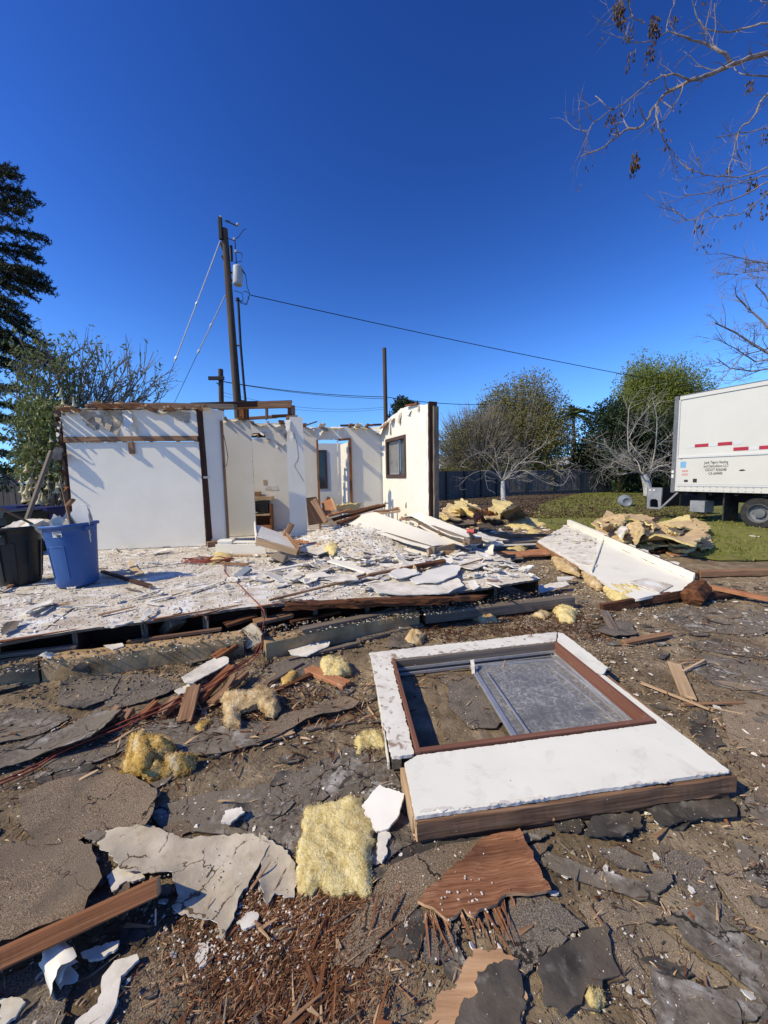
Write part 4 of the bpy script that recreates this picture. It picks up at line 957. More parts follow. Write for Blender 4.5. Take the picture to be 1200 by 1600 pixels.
# ------------------------------------------------------------------ torn plywood, black ply, paper sheets
ground_piece('torn_plywood', [(652, 1412), (700, 1362), (735, 1336), (752, 1310), (812, 1302), (836, 1345), (862, 1394), (824, 1402), (790, 1404), (776, 1418), (760, 1422), (742, 1438), (722, 1424), (700, 1442), (676, 1424)], [m_ply, m_tornend], .035, .012,
             'torn red brown plywood sheet with white paint spots', 'plywood', jag=.014, warp=.008, curl=.02, seed=7)
r7 = random.Random(70)
for i in range(20):
    a_ = r7.uniform(660, 800); b_ = 1436 - (a_ - 660) * .2 + r7.uniform(-8, 4); L_ = r7.uniform(14, 62)
    board('splinter', G(a_, b_, .034), G(a_ + L_ * r7.uniform(.1, .6), b_ + L_, .012 + r7.uniform(0, .02)), r7.uniform(.003, .010), .004, [m_ply, m_tornend], jag=.02, taper=.2, nseg=4, wear=.3, label='long wood splinter hanging off the torn plywood edge', cat='splinter', group='splinters along the torn plywood edge')
for i, (a, b, c, d) in enumerate([(722, 1432, 742, 1478), (742, 1425, 770, 1480), (756, 1420, 800, 1492), (770, 1416, 790, 1470), (700, 1440, 706, 1466), (735, 1430, 752, 1462), (800, 1404, 806, 1424), (782, 1408, 796, 1440)]):
    board('splinter', G(a, b, .035), G(c, d, .012), r7.uniform(.007, .016), .005, [m_ply, m_tornend], jag=.03, taper=.2, nseg=5, wear=.3, label='long wood splinter hanging off the torn plywood edge', cat='splinter', group='splinters along the torn plywood edge')
bp = thing('black_plywood', G(730, 1560, 0), 'black faced plywood sheet with a jagged pale broken edge', 'plywood')
bpts = [(700, 1640), (706, 1590), (722, 1562), (742, 1555), (748, 1520), (775, 1502), (812, 1498), (818, 1560), (812, 1640)]
slab('ply_core', [G(a, b, .022) for a, b in [(655, 1640), (672, 1590), (690, 1548), (716, 1545), (722, 1520), (742, 1488), (778, 1484), (790, 1496), (812, 1497), (819, 1560), (814, 1640)]], .010, [m_tornend, m_tornend], jag=.016, step=.03, seg=.008, warp=.004, drape=gz, parent=bp, seed=1)
slab('felt_face', [G(a, b, .029) for a, b in bpts], .006, [m_black, m_pale], jag=.012, step=.03, seg=.008, warp=.003, drape=gz, parent=bp, seed=2)
ground_piece('drywall_paper_sheet', [(150, 1318), (166, 1298), (228, 1294), (265, 1304), (286, 1310), (345, 1300), (396, 1304), (420, 1322), (398, 1362), (386, 1384), (372, 1402), (362, 1440), (346, 1468), (338, 1440), (322, 1434), (284, 1428), (268, 1418), (280, 1392), (266, 1366), (236, 1368), (188, 1360), (166, 1336)],
             [m_paper, m_gyp], .03, .004, 'large torn beige drywall paper sheet beside the redwood plank', 'drywall paper', jag=.010, step=.022, warp=.008, ws=10, curl=.02, seed=9)
ground_piece('drywall_paper_sheet', [(404, 1306), (450, 1330), (466, 1368), (458, 1400), (430, 1392), (414, 1410), (402, 1370), (410, 1340)], [m_paper, m_gyp], .028, .004,
             'smaller torn beige drywall paper sheet next to the yellow batt', 'drywall paper', jag=.010, warp=.012, ws=6, curl=.03, seed=10)
ground_piece('drywall_paper_scrap', [(130, 1300), (140, 1294), (166, 1298), (160, 1310), (148, 1318)], [m_felt, m_felt], .04, .004, 'dark grey curled tip left of the beige paper sheet', 'felt scrap', seed=11)
ground_piece('drywall_shard', [(554, 1272, .03), (592, 1226, .075), (632, 1240, .085), (622, 1276, .06), (606, 1296, .045), (588, 1300, .035)], [m_label, m_gyp], .05, .010, 'clean pale grey drywall shard leaning on the wall corner', 'drywall', jag=.004, warp=.001, seed=12)
for i, (px, z, lab) in enumerate([
    ([(590, 1303), (603, 1300), (612, 1306), (603, 1320), (606, 1332), (596, 1346), (590, 1338)], .03, 'small torn white paper beside the yellow batt'),
    ([(165, 1372), (185, 1352), (222, 1358), (226, 1368), (190, 1380), (178, 1392)], .02, 'white drywall flap under the redwood plank'),
    ([(100, 1640), (120, 1590), (152, 1562), (160, 1520), (178, 1496), (214, 1484), (216, 1494), (188, 1520), (182, 1562), (168, 1592), (140, 1640)], .03, 'long white torn drywall strip at the bottom left'),
    ([(125, 1486), (150, 1474), (186, 1464), (182, 1476), (160, 1490), (140, 1496)], .035, 'white shard just below the redwood plank'),
    ([(443, 1006), (462, 1002), (516, 1002), (513, 1010), (498, 1016), (480, 1025), (456, 1023)], .05, 'white drywall shard shaped like a fan near the kerb'),
    ([(283, 1058), (345, 1024), (358, 1030), (356, 1038), (302, 1066), (290, 1066)], .06, 'long white painted board with a notched end below the kerb'),
    ([(272, 1078), (304, 1064), (306, 1070), (300, 1080), (280, 1084)], .02, 'pale green white scrap below the long white board'),
    ([(600, 952, .16), (612, 948, .16), (634, 976, .04), (628, 982, .04)], .05, 'white splintered board leaning on the kerb end'),
    ([(830, 918, .10), (846, 914, .10), (884, 908, .12), (890, 914, .10), (845, 926, .06), (832, 926, .06)], .08, 'folded white metal strip in front of the deck corner'),
    ([(870, 902, .10), (896, 900, .10), (894, 906, .08), (872, 910, .08)], .08, 'small white strip above the folded metal strip'),
    ([(345, 1280), (352, 1262), (376, 1258), (382, 1266), (360, 1282)], .05, 'pale torn scrap standing above the beige paper'),
    ([(0, 1560), (30, 1558), (40, 1566), (24, 1590), (0, 1610)], .03, 'pale drywall corner at the bottom left edge'),
    ([(310, 1470), (326, 1466), (322, 1500), (312, 1508), (305, 1490)], .02, 'brownish white chip among the wood shreds'),
    ([(370, 1435), (392, 1418), (405, 1425), (398, 1440), (380, 1448)], .03, 'crumbled white plaster lump right of the beige paper'),
    ([(60, 1024, .22), (72, 1018, .26), (86, 1022, .22), (78, 1030, .2)], .2, 'blue white crumpled scrap on the kerb top'),
    ([(162, 1008, .20), (190, 1004, .20), (194, 1009, .20), (176, 1014, .2)], .2, 'flat white flake on the kerb top'),
]):
    ground_piece('drywall_shard', px, [m_plaster, m_gyp], z, .009, lab, 'drywall', jag=.006, warp=.003, ws=9, smooth=False, seed=300 + i)
# curled tube of paper
ct = MB(); M_ = Matrix.Translation(G(97, 1504, .045)) @ Matrix.Rotation(-.55, 4, 'Z')
for layer, (rr, a0, a1) in enumerate([(.034, .9, 4.2), (.020, .3, 5.2)]):
    k = len(ct.v); na, nl = 18, 7
    for j in range(nl):
        for i in range(na):
            a = a0 + (a1 - a0) * i / (na - 1) + .25 * j / nl; q = rr * (1 + .25 * nz(i * .3, j * .35, layer) + .06 * j) + .004 * i / na
            ct.v.append(M_ @ V((-.06 + .12 * j / (nl - 1) + .030 * nz(i * .35, 3, layer), q * math.cos(a), q * math.sin(a))))
    ct.f += [(k + j * na + i, k + j * na + i + 1, k + (j + 1) * na + i + 1, k + (j + 1) * na + i) for j in range(nl - 1) for i in range(na - 1)]; ct.m += [0] * ((nl - 1) * (na - 1))
tag(ct.build('curled_paper', m_label, smooth=True), 'curled white paper roll below the redwood plank', 'paper')

# ------------------------------------------------------------------ insulation
def wool(px, m, z, puff, lab, thick=.03, name='insulation_batt', cat='insulation', fuzz=900, fz=.022, group=None, drape=gz, **k):
    k.setdefault('jag', .016); k.setdefault('ws', 11)
    return slab(name, [G(q[0], q[1], q[2] if len(q) > 2 else z) for q in px], thick, [m], puff=puff, drape=drape, fuzz=fuzz, fz=fz, label=lab, cat=cat, group=group, smooth=True, **k)
wool([(476, 1262), (500, 1256), (522, 1252), (545, 1246), (566, 1246), (570, 1264), (583, 1288), (582, 1340), (576, 1392), (548, 1388), (520, 1396), (500, 1382), (470, 1400), (462, 1378), (466, 1350), (460, 1338), (472, 1300)], m_yel, .03, .042, 'flat pale yellow wool batt in the foreground', step=.014, seg=.008, ws=7, fuzz=1700, fz=.016, seed=1)
wool([(188, 1207), (196, 1190), (204, 1152, .05), (226, 1147, .06), (246, 1158, .06), (268, 1160, .05), (280, 1184), (306, 1186), (300, 1204), (272, 1212), (236, 1214), (210, 1210)], m_och, .02, .12, 'ochre wool tuft left of the felt sheets', step=.016, seg=.01, fuzz=2400, fz=.026, seed=2)
wool([(206, 1152), (226, 1148), (240, 1160), (238, 1190), (222, 1200), (205, 1190)], m_och, .09, .07, 'upper lobe of the ochre wool tuft', step=.016, fuzz=900, fz=.02, seed=22)
wool([(345, 1090, .05), (360, 1080, .09), (385, 1082, .10), (405, 1072, .10), (428, 1080, .08), (438, 1105), (428, 1118), (400, 1100, .08), (372, 1112), (376, 1132), (352, 1130), (350, 1108)], m_tanw, .06, .06, 'tan wool batt arched over dark rubble', step=.016, fuzz=1600, seed=3)
wool([(500, 1035), (515, 1027), (540, 1032), (548, 1048), (530, 1056), (506, 1056)], m_yel, .05, .06, 'small pale wool tuft on the orange block', step=.014, fuzz=700, seed=4)
wool([(553, 1158), (566, 1148), (600, 1150), (606, 1166), (580, 1168), (560, 1178)], m_yel, .02, .06, 'small pale wool tuft touching the fallen wall', step=.014, fuzz=700, seed=5)
wool([(632, 1000), (642, 985), (665, 992), (660, 1005), (640, 1006)], m_tanw, .02, .08, 'tan wool wedge behind the fallen wall', step=.014, fuzz=500, seed=6)
wool([(734, 962), (742, 950), (772, 960), (778, 970), (752, 970)], m_tanw, .02, .07, 'tan wool scrap in front of the sill beam', fuzz=500, step=.018, seed=7)
wool([(864, 952), (885, 942), (902, 956), (896, 972), (876, 970)], m_yel, .02, .09, 'pale wool scrap at the end of the sill beam', fuzz=500, step=.018, seed=8)
wool([(830, 960), (845, 954), (860, 958), (852, 966)], m_tanw, .02, .05, 'small tan wool scrap left of the sill beam end', fuzz=300, step=.018, seed=9)
wool([(300, 1140), (322, 1128), (332, 1132), (318, 1146)], m_och, .02, .035, 'small ochre wool scrap under the upright block', fuzz=400, step=.012, seed=10)
wool([(915, 1556), (925, 1545), (940, 1548), (948, 1560), (934, 1570), (920, 1564)], m_yel, .02, .03, 'tiny pale wool scrap near the bottom edge', fuzz=300, step=.008, fz=.012, seed=11)
wool([(440, 1062), (455, 1048), (466, 1052), (458, 1068), (446, 1076)], m_och, .02, .035, 'small ochre wool scrap left of the orange block', fuzz=300, step=.012, seed=12)

# ------------------------------------------------------------------ loose timber in the foreground
BD = 'board'
pl0 = G(-75, 1532, .08); pl1 = G(248, 1384, .08)
board('plank', pl0, pl1, .165, .05, [m_plank, m_pale], roll=-.72, jag=.004, seed=2, label='reddish plank with a sawn end at the left foreground', cat='plank', wear=.08, nseg=24)
slab('plank_notch', [G(182, 1416, .128), G(190, 1398, .135), G(240, 1376, .135), G(243, 1384, .125), G(196, 1412, .12)], .004, [m_plank], jag=.002, step=.02, label='split sliver lifting from the plank face', cat='sliver')
board('steel_nail', G(243, 1420, .07), G(243, 1446, .01), .004, .004, m_steel, label='steel nail hanging under the plank end', cat='nail')
loose = [
 ((288, 1128, .03), (303, 1074, .10), .09, .04, m_wood, 'upright cut wood block left of the tan wool'),
 ((195, 1125, .03), (205, 1108, .06), .05, .05, m_wood, 'leftmost cut wedge block in the row under the cord'),
 ((165, 1128, .03), (186, 1106, .06), .05, .05, m_wood, 'second cut wedge block in the row under the cord'),
 ((145, 1128, .03), (155, 1112, .05), .05, .04, m_grey, 'grey cut wedge block at the row end'),
 ((222, 1120, .03), (246, 1098, .06), .05, .05, m_redwood, 'reddish cut wedge block under the cord'),
 ((252, 1118, .03), (276, 1092, .06), .06, .05, m_wood, 'brown wedge block nearest the upright block'),
 ((335, 1030, .05), (368, 1008, .10), .09, .04, m_redwood, 'short redwood board beside the white painted board'),
 ((310, 1094, .05), (362, 1042, .08), .07, .035, m_redwood, 'slanting redwood board beyond the upright block'),
 ((330, 1098, .04), (384, 1050, .07), .06, .03, m_wood, 'brown board lying beside the slanting redwood board'),
 ((352, 1078, .05), (366, 1056, .11), .04, .02, m_wood, 'thin dark slat standing among the boards'),
 ((482, 1046, .03), (542, 1072, .03), .09, .035, [m_orange, m_wood], 'orange brown block under the small wool tuft'),
 ((415, 1070, .02), (470, 1036, .03), .05, .02, m_grey, 'grey split board left of the orange block'),
 ((396, 1012, .06), (428, 990, .17), .12, .03, m_brownw, 'brown board end propped over the kerb gap'),
 ((408, 1022, .04), (448, 996, .12), .07, .03, m_grey, 'grey board leaning on the kerb end'),
 ((-40, 1030, .20), (120, 1010, .20), .05, .03, m_grey, 'long weathered batten lying on the left kerb top'),
 ((200, 1003, .20), (345, 984, .20), .035, .025, m_brownw, 'brown batten lying on the middle kerb top'),
 ((470, 985, .19), (640, 949, .19), .09, .035, m_grey, 'long weathered board lying on the right kerb top'),
 ((560, 1000, .02), (660, 975, .03), .06, .03, m_grey, 'grey board on the mulch in front of the right kerb'),
 ((430, 1082, .02), (500, 1048, .03), .04, .02, m_rot, 'rotten split board left of the orange block'),
 ((450, 1032, .02), (560, 1004, .03), .04, .03, m_grey, 'long grey batten in front of the kerb'),
 ((422, 1012, .06), (434, 1003, .06), .05, .05, m_wood, 'small wood offcut at the broken kerb end'),
 ((975, 1006, .02), (1046, 990, .04), .07, .03, m_wood, 'brown board offcut right of the fallen wall'),
 ((1053, 1036, .02), (1076, 1088, .02), .085, .014, m_pale, 'short pale plank under the crossed stick'),
 ((1003, 1067, .025), (1112, 1109, .02), .022, .012, m_pale, 'long pale stick crossing the short plank'),
 ((1070, 1098, .02), (1162, 1098, .02), .022, .012, m_wood, 'brown stick under the crossed stick'),
 ((1110, 1104, .02), (1160, 1115, .015), .008, .006, m_pale, 'thin pale splinter right of the crossed sticks'),
 ((1066, 1050, .02), (1100, 1032, .05), .018, .014, m_pale, 'pale split stick behind the short plank'),
 ((1058, 1033, .03), (1098, 1031, .03), .01, .01, m_wood, 'thin brown stick behind the short plank'),
 ((944, 955, .04), (960, 985, .03), .08, .03, m_grey, 'grey board scrap beyond the fallen wall corner'),
 ((250, 1168, .02), (210, 1185, .02), .03, .012, m_pale, 'pale stick above the ochre wool tuft'),
 ((172, 1162, .02), (208, 1140, .03), .02, .01, m_pale, 'pale lath beside the red cord'),
 ((124, 1222, .02), (148, 1208, .04), .02, .02, m_pale, 'short pale stick below the red cord'),
 ((425, 1153, .02), (458, 1144, .02), .05, .015, m_pale, 'short pale offcut on the dirt'),
 ((480, 1140, .015), (560, 1126, .015), .03, .012, m_grey, 'long grey lath on the dirt left of the fallen wall'),
 ((575, 1105, .02), (590, 1125, .02), .01, .008, m_pale, 'pale splinter at the wall edge'),
 ((1085, 1236, .03), (1140, 1228, .05), .04, .018, m_wood, 'split wood wedge under the right wall corner'),
 ((840, 1262, .03), (864, 1276, .04), .03, .02, m_wood, 'splintered wood stub at the near wall edge'),
 ((90, 985, .19), (140, 968, .19), .02, .02, m_grey, 'grey lath lying on the kerb top'),
 ((262, 985, .15), (278, 968, .29), .14, .10, m_grey, 'broken wooden block in the gap under the deck'),
 ((352, 978, .20), (400, 962, .22), .10, .03, m_rot, 'rotten board in the gap under the deck'),
 ((398, 973, .20), (456, 960, .20), .12, .04, m_wood, 'brown sill piece between the kerb sections'),
 ((455, 972, .19), (530, 955, .19), .05, .02, m_rot, 'thin rotten board on the right kerb section'),
 ((1096, 915, .12), (1230, 942, .06), .10, .04, m_orange, 'orange painted plank at the right edge'),
 ((1090, 896, .06), (1260, 892, .06), .10, .09, m_wood, 'long brown beam lying on the lawn edge at right'),
 ((1085, 935, .04), (1160, 925, .06), .12, .04, m_dark, 'dark board end under the orange plank'),
 ((940, 950, .05), (1080, 926, .10), .05, .10, m_rot, 'rotten sill under the front of the fallen trough panel'),
]
for i, (a, b, w, h, m, lab) in enumerate(loose):
    pa = G(*a); pb_ = G(*b); pa.z += gz(pa.x, pa.y); pb_.z += gz(pb_.x, pb_.y)
    board('loose_board' if w > .03 else 'stick', pa, pb_, w, h, m, jag=.012 if w > .03 else .02, label=lab, cat=BD if w > .03 else 'stick', seed=500 + i, wear=.10, taper=.85 if w < .03 else 1)
slab('square_tile', [G(365, 990, .16), G(393, 974, .27), G(410, 990, .24), G(406, 1006, .10), G(386, 1014, .06)], .014, [m_paper, m_pale], jag=.004, step=.05, label='pale square panel offcut leaning over the broken kerb', cat='panel', seed=3)
# rotten log stump
lg = MB(); c0 = G(1081, 935, .09); c1 = V((c0.x + .28, c0.y + .22, .13))
r5 = random.Random(5); prof = []
for i in range(9):
    t = i / 8
    p = c0.lerp(c1, t); m3 = frame(c1 - c0)
    k = len(lg.v)
    for a in range(16):
        th = a / 16 * 2 * math.pi; rr = .105 * (1 + .28 * nz(math.cos(th) * 1.5, math.sin(th) * 1.5, 2) + .18 * nz(th * 2, t * 5, 7))
        lg.v.append(p + m3 @ V((.05 * nz(th * 3, 1, i if i in (0, 8) else 0) if i in (0, 8) else 0, rr * math.cos(th), rr * math.sin(th))))
    if i:
        lg.f += [(k - 16 + a, k + a, k + (a + 1) % 16, k - 16 + (a + 1) % 16) for a in range(16)]; lg.m += [0] * 16
lg.v.append(c0 - (c1 - c0) * .1); q = len(lg.v) - 1
lg.f += [(q, (a + 1) % 16, a) for a in range(16)]; lg.m += [0] * 16
tag(lg.build('rotten_log', m_rot), 'rotten log stump at the front corner of the fallen trough panel', 'log')

# ------------------------------------------------------------------ red extension cord
def cord(pxs, rad, n=6, off=0.0, seed=1):
    pts = [G(*q) + V((0, 0, gz(*G(*q).xy))) for q in pxs]
    out = []
    for i in range(len(pts) - 1):
        p0 = pts[max(i - 1, 0)]; p1 = pts[i]; p2 = pts[i + 1]; p3 = pts[min(i + 2, len(pts) - 1)]
        for k in range(8):
            t = k / 8
            q = .5 * ((2 * p1) + (p2 - p0) * t + (2 * p0 - 5 * p1 + 4 * p2 - p3) * t * t + (3 * p1 - p0 - 3 * p2 + p3) * t ** 3)
            q = q + V((.004 * nz(i * 3 + t * 3, seed, 1), off + .006 * nz(i + t, seed, 4), .003 * nz(i * 2 + t * 2, seed, 9)))
            out.append(q)
    out.append(pts[-1]); return out
cm = MB()
path = [(-60, 1250, .03), (0, 1222, .03), (60, 1194, .03), (100, 1168, .04), (170, 1136, .05), (240, 1108, .07), (320, 1072, .09), (350, 1052, .11), (392, 1028, .10), (406, 1006, .10), (410, 985, .22), (413, 958, .36), (405, 945, .345), (385, 925, .345), (372, 912, .345), (352, 895, .345), (350, 880, .345), (335, 878, .35), (300, 880, .35)]
cm.tube(cord(path, .005), .0048, 6)
cm.tube(cord([(a + (3 if i > 3 else 1), b + 4, z) for i, (a, b, z) in enumerate(path[:11])], .005, seed=5, off=-.012), .0048, 6)
tag(cm.build('extension_cord', m_cord, smooth=True), 'red extension cord running from the left foreground up onto the deck', 'cord')
co = MB(); ro = random.Random(3); c = G(325, 877, .36)
for k in range(5):
    a = ro.uniform(0, 6); co.tube([c + V((math.cos(a + t * .5) * (.22 + .05 * math.sin(t + k)) * 1.5, math.sin(a + t * .5) * .12, .01 * k + .01 * math.sin(t * 3))) for t in range(13)], .006, 5)
tag(co.build('cord_coil', m_cord, smooth=True), 'tangled red cord coil on the deck below the white wall', 'cord')

# ================================================================== things on the deck
# rubbish tubs
def tub(name, label, loc, H, r0, r1, m, tilt=0.0, sq=0.0, rz=0.0, cat='trash can'):
    t = thing(name, loc, label, cat, rot=Matrix.Rotation(tilt, 4, 'Y') @ Matrix.Rotation(rz, 4, 'Z'))
    M = WM[t.name]; b = MB(); th = .008
    prof = [(0.001, 0), (r0 - .02, 0), (r0, .02)] + [(r0 + (r1 - r0) * k / 8, .02 + (H - .02) * k / 8) for k in range(1, 8)] + [(r1, H - .035), (r1 + .022, H - .03), (r1 + .026, H), (r1 + .012, H + .006), (r1 - th, H), (r1 - th - .004, H - .05), (r0 - th, .03), (.001, .028)]
    b.lathe(prof, 44, 0, M, sq)
    b.build('body', m, t, M=None, smooth=True)
    return t, M
def on(M, x, y, z): return M @ V((x, y, z))
zD = DECK + .01
blk, Mb = tub('trash_can', 'black round trash can full of scraps on the deck', G(33, 911, zD), .70, .195, .24, m_blackp)
for k in range(10):
    a = k / 10 * 6.283 + .3
    q = [on(Mb, math.cos(a) * (.200 + .040 * t), math.sin(a) * (.200 + .040 * t), .06 + .46 * t) for t in (0, 1)]
    board('rib', q[0], q[1], .028, .016, m_blackp, parent=blk, up=V((math.cos(a), math.sin(a), 0)))
hb = MB(); hb.bar(on(Mb, -.10, -.235, .56), on(Mb, .10, -.235, .56), .03, .09); hb.bar(on(Mb, -.10, -.25, .61), on(Mb, .10, -.25, .61), .06, .02); hb.build('handle', m_blackp, blk)
blu, Mu = tub('trash_can', 'blue trash can full of broken drywall on the deck', G(123, 913, zD), .73, .185, .235, m_blue, tilt=-.05, sq=2.6, rz=-.12)
for s in (-1, 1):
    h = MB(); h.bar(on(Mu, s * .25, -.07, .67), on(Mu, s * .25, .07, .67), .04, .05); h.build('handle', m_blue, blu)
def ysq(x, z):
    r = .185 + .050 * z / .73; return r * max(.05, 1 - abs(x / r) ** 2.6) ** (1 / 2.6)
pn = MB()
for a, b_ in [((-.10, .12), (-.11, .49)), ((.09, .12), (.10, .49)), ((-.11, .49), (.0, .49)), ((.0, .49), (.10, .49)), ((-.16, .60), (-.08, .60)), ((-.08, .60), (.08, .60)), ((.08, .60), (.16, .60))]:
    f = lambda q: on(Mu, q[0], -ysq(q[0], q[1]) - .001, q[1])
    pn.bar(f(a), f(b_), .012, .010, up=(M_ if False else V((0, -1, .1))))
pn.build('raised_panel_edge', m_blue, blu)
lab = MB(); f = lambda x, z, o: on(Mu, x, -ysq(x, z) - o + .006, z)
def quad(mb, x0, x1, z0, z1, o, mi): mb.add([f(x0, z0, o), f(x1, z0, o), f(x1, z1, o), f(x0, z1, o), f(x0, z0, o - .002), f(x1, z0, o - .002), f(x1, z1, o - .002), f(x0, z1, o - .002)], [(0, 1, 2, 3), (7, 6, 5, 4), (0, 4, 5, 1), (1, 5, 6, 2), (2, 6, 7, 3), (3, 7, 4, 0)], mi)
quad(lab, .01, .11, .60, .665, .012, 0); quad(lab, .015, .105, .648, .656, .0135, 1); quad(lab, .02, .08, .632, .636, .0135, 1)
for k in range(7): quad(lab, .055 + k * .007, .058 + k * .007 + (k % 2) * .002, .606, .626, .0135, 1)
lab.build('sticker', [m_label, m_ink], blu)
rub = random.Random(21)
DW = 'drywall'
for i, (x, y, ang, w, h, lean, m) in enumerate([(-.15, -.08, .4, .22, .22, -.6, m_paper), (-.08, -.11, .1, .12, .26, .05, m_plaster), (.01, -.10, .3, .16, .24, -.1, m_plaster), (.12, .0, -.1, .24, .36, .12, m_label), (-.02, .07, .6, .18, .30, -.2, m_plaster), (.09, .11, -.4, .20, .32, .2, m_plaster), (.06, -.12, -.3, .12, .2, .1, m_paper), (-.17, .04, 1.0, .16, .22, -.5, m_plaster)]):
    base = on(Mu, x, y, .60); ux_ = V((math.cos(ang), math.sin(ang), 0)); uz_ = (V((lean, -.15, 1))).normalized()
    slab('drywall_chunk', [base - ux_ * w / 2 - uz_ * .1, base + ux_ * w / 2 - uz_ * .1, base + ux_ * w * .5 + uz_ * h * rub.uniform(.6, 1), base + ux_ * w * .1 + uz_ * h, base - ux_ * w * .45 + uz_ * h * rub.uniform(.5, .9)], .012, [m, m_gyp], jag=.012, step=.05, warp=.004, up=V((0, -1, 0)), seed=i,
         label='broken drywall chunk sticking out of the blue trash can', cat=DW, group='drywall chunks in the blue trash can')
board('stick', on(Mu, .10, -.05, .5), on(Mu, -.05, .0, 1.30), .055, .03, [m_wood, m_pale], jag=.02, taper=.15, label='pointed brown stake standing in the blue trash can', cat='stick')
board('stick', on(Mu, .045, -.03, .95), on(Mu, .11, -.03, 1.0), .05, .03, m_wood, jag=.02, label='short brown offcut caught on the pointed stake', cat='stick')
board('stick', P(38, 822, 4.75), P(80, 705, 5.1), .055, .035, [m_grey, m_pale], jag=.01, label='long weathered stick leaning up out of the black trash can', cat='stick')
board('stick', P(-20, 785, 4.4), P(62, 824, 4.7), .06, .025, [m_wood, m_pale], jag=.01, label='brown board laid across the black trash can', cat='board')
for i, (px, py, w, m) in enumerate([(40, 820, .2, m_plaster), (52, 822, .25, m_paper), (30, 824, .16, m_plaster), (66, 826, .2, m_paper)]):
    p = P(px, py, 4.65)
    slab('drywall_chunk', [p + V((-w, -.06, .0)), p + V((w, -.03, -.02)), p + V((w * .8, .1, .05)), p + V((-w * .5, .12, .07))], .012, [m, m_gyp], jag=.02, step=.05, warp=.03, ws=6, label='pale drywall scrap heaped on the black trash can', cat=DW, group='scraps on the black trash can', seed=i)

# wheeled carts behind
def cart(loc, rz, m, label, txt=None):
    t = thing('wheeled_cart', loc, label, 'trash cart', rot=Matrix.Rotation(rz, 4, 'Z')); M = WM[t.name]
    b = MB(); k = 0
    v = [M @ V((sx * w, sy * d, z)) for (w, d, z) in ((.24, .26, .05), (.29, .34, 1.0)) for sx, sy in ((-1, -1), (1, -1), (1, 1), (-1, 1))]
    b.add(v, [(0, 1, 5, 4), (1, 2, 6, 5), (2, 3, 7, 6), (3, 0, 4, 7), (3, 2, 1, 0), (4, 5, 6, 7)]); b.build('body', m, t)
    l = MB(); l.box((-.32, -.40, 1.0), (.32, .36, 1.05), M=M); l.box((-.27, -.34, 1.05), (.27, .28, 1.085), M=M); l.build('lid', m, t)
    h = MB(); h.tube([M @ V((-.28, .40, 1.02)), M @ V((.28, .40, 1.02))], .018, 8); h.build('handle', m, t)
    for s in (-1, 1):
        w = MB(); w.tube([M @ V((s * .24, .24, .12)), M @ V((s * .31, .24, .12))], .12, 18); w.build('wheel', m_rubber, t)
    if txt:
        b2 = MB()
        for i in range(3):
            x = -.12 + i * .085
            b2.box((x, -.345, .86), (x + .014, -.33, .93), M=M); b2.box((x, -.345, .92), (x + .06, -.33, .935), M=M); b2.box((x, -.345, .86), (x + .06, -.33, .874), M=M)
        b2.build('lettering', m_label, t)
cart(V((XY(14, 6.6).x, 6.6, 0.0)), -.15, m_cartg, 'dark green wheeled trash cart behind the cans at the left edge', True)
cart(V((XY(66, 7.5).x, 7.5, 0.0)), .1, m_cart, 'navy blue wheeled trash cart under the flowering bush')
cart(V((XY(20, 8.2).x, 8.2, 0.0)), .1, m_cart, 'second navy wheeled cart half hidden behind the green one')

# small things on the deck near the wall
slab('leaning_scrap', [G(203, 893, zD), G(213, 901, zD), G(226, 897, zD), G(202, 879, zD + .02) + V((0, 0, .05))], .006, [m_kraft], jag=.006, step=.04, warp=.01, label='olive brown paper scrap standing on the deck', cat='scrap', up=V((-1, -1, .3)))
board('stick', G(160, 893, zD + .03), G(236, 916, zD + .03), .045, .035, [m_dark, m_pale], jag=.01, label='dark handle with a pale end beside the blue trash can', cat='stick')
slab('grey_tray', [G(365, 898, zD + .02), G(385, 884, zD + .10), G(393, 888, zD + .10), G(372, 904, zD + .02)], .03, [m_greyp], jag=0, step=.1, label='small grey metal cover on the deck', cat='cover')
cab = thing('low_box', G(398, 872, zD), 'low cream box bench in the front of the recess', 'bench')
p0 = G(338, 868, zD); p1 = G(416, 868, zD)
for nm, a, b_, w, h, m in [('front_board', p0 + V((0, 0, .09)), p1 + V((.0, 0, .09)), .02, .18, m_cream), ('end_block', p0 + V((.02, .1, .12)), p0 + V((.24, .12, .12)), .2, .24, m_ivory), ('top_board', p0 + V((.26, .1, .20)), p1 + V((0, .1, .20)), .14, .02, m_paint), ('base_strip', p0 + V((.22, -.06, .012)), p1 + V((.28, -.06, .012)), .03, .03, m_pale)]:
    board(nm, a, b_, w, h, m, parent=cab)
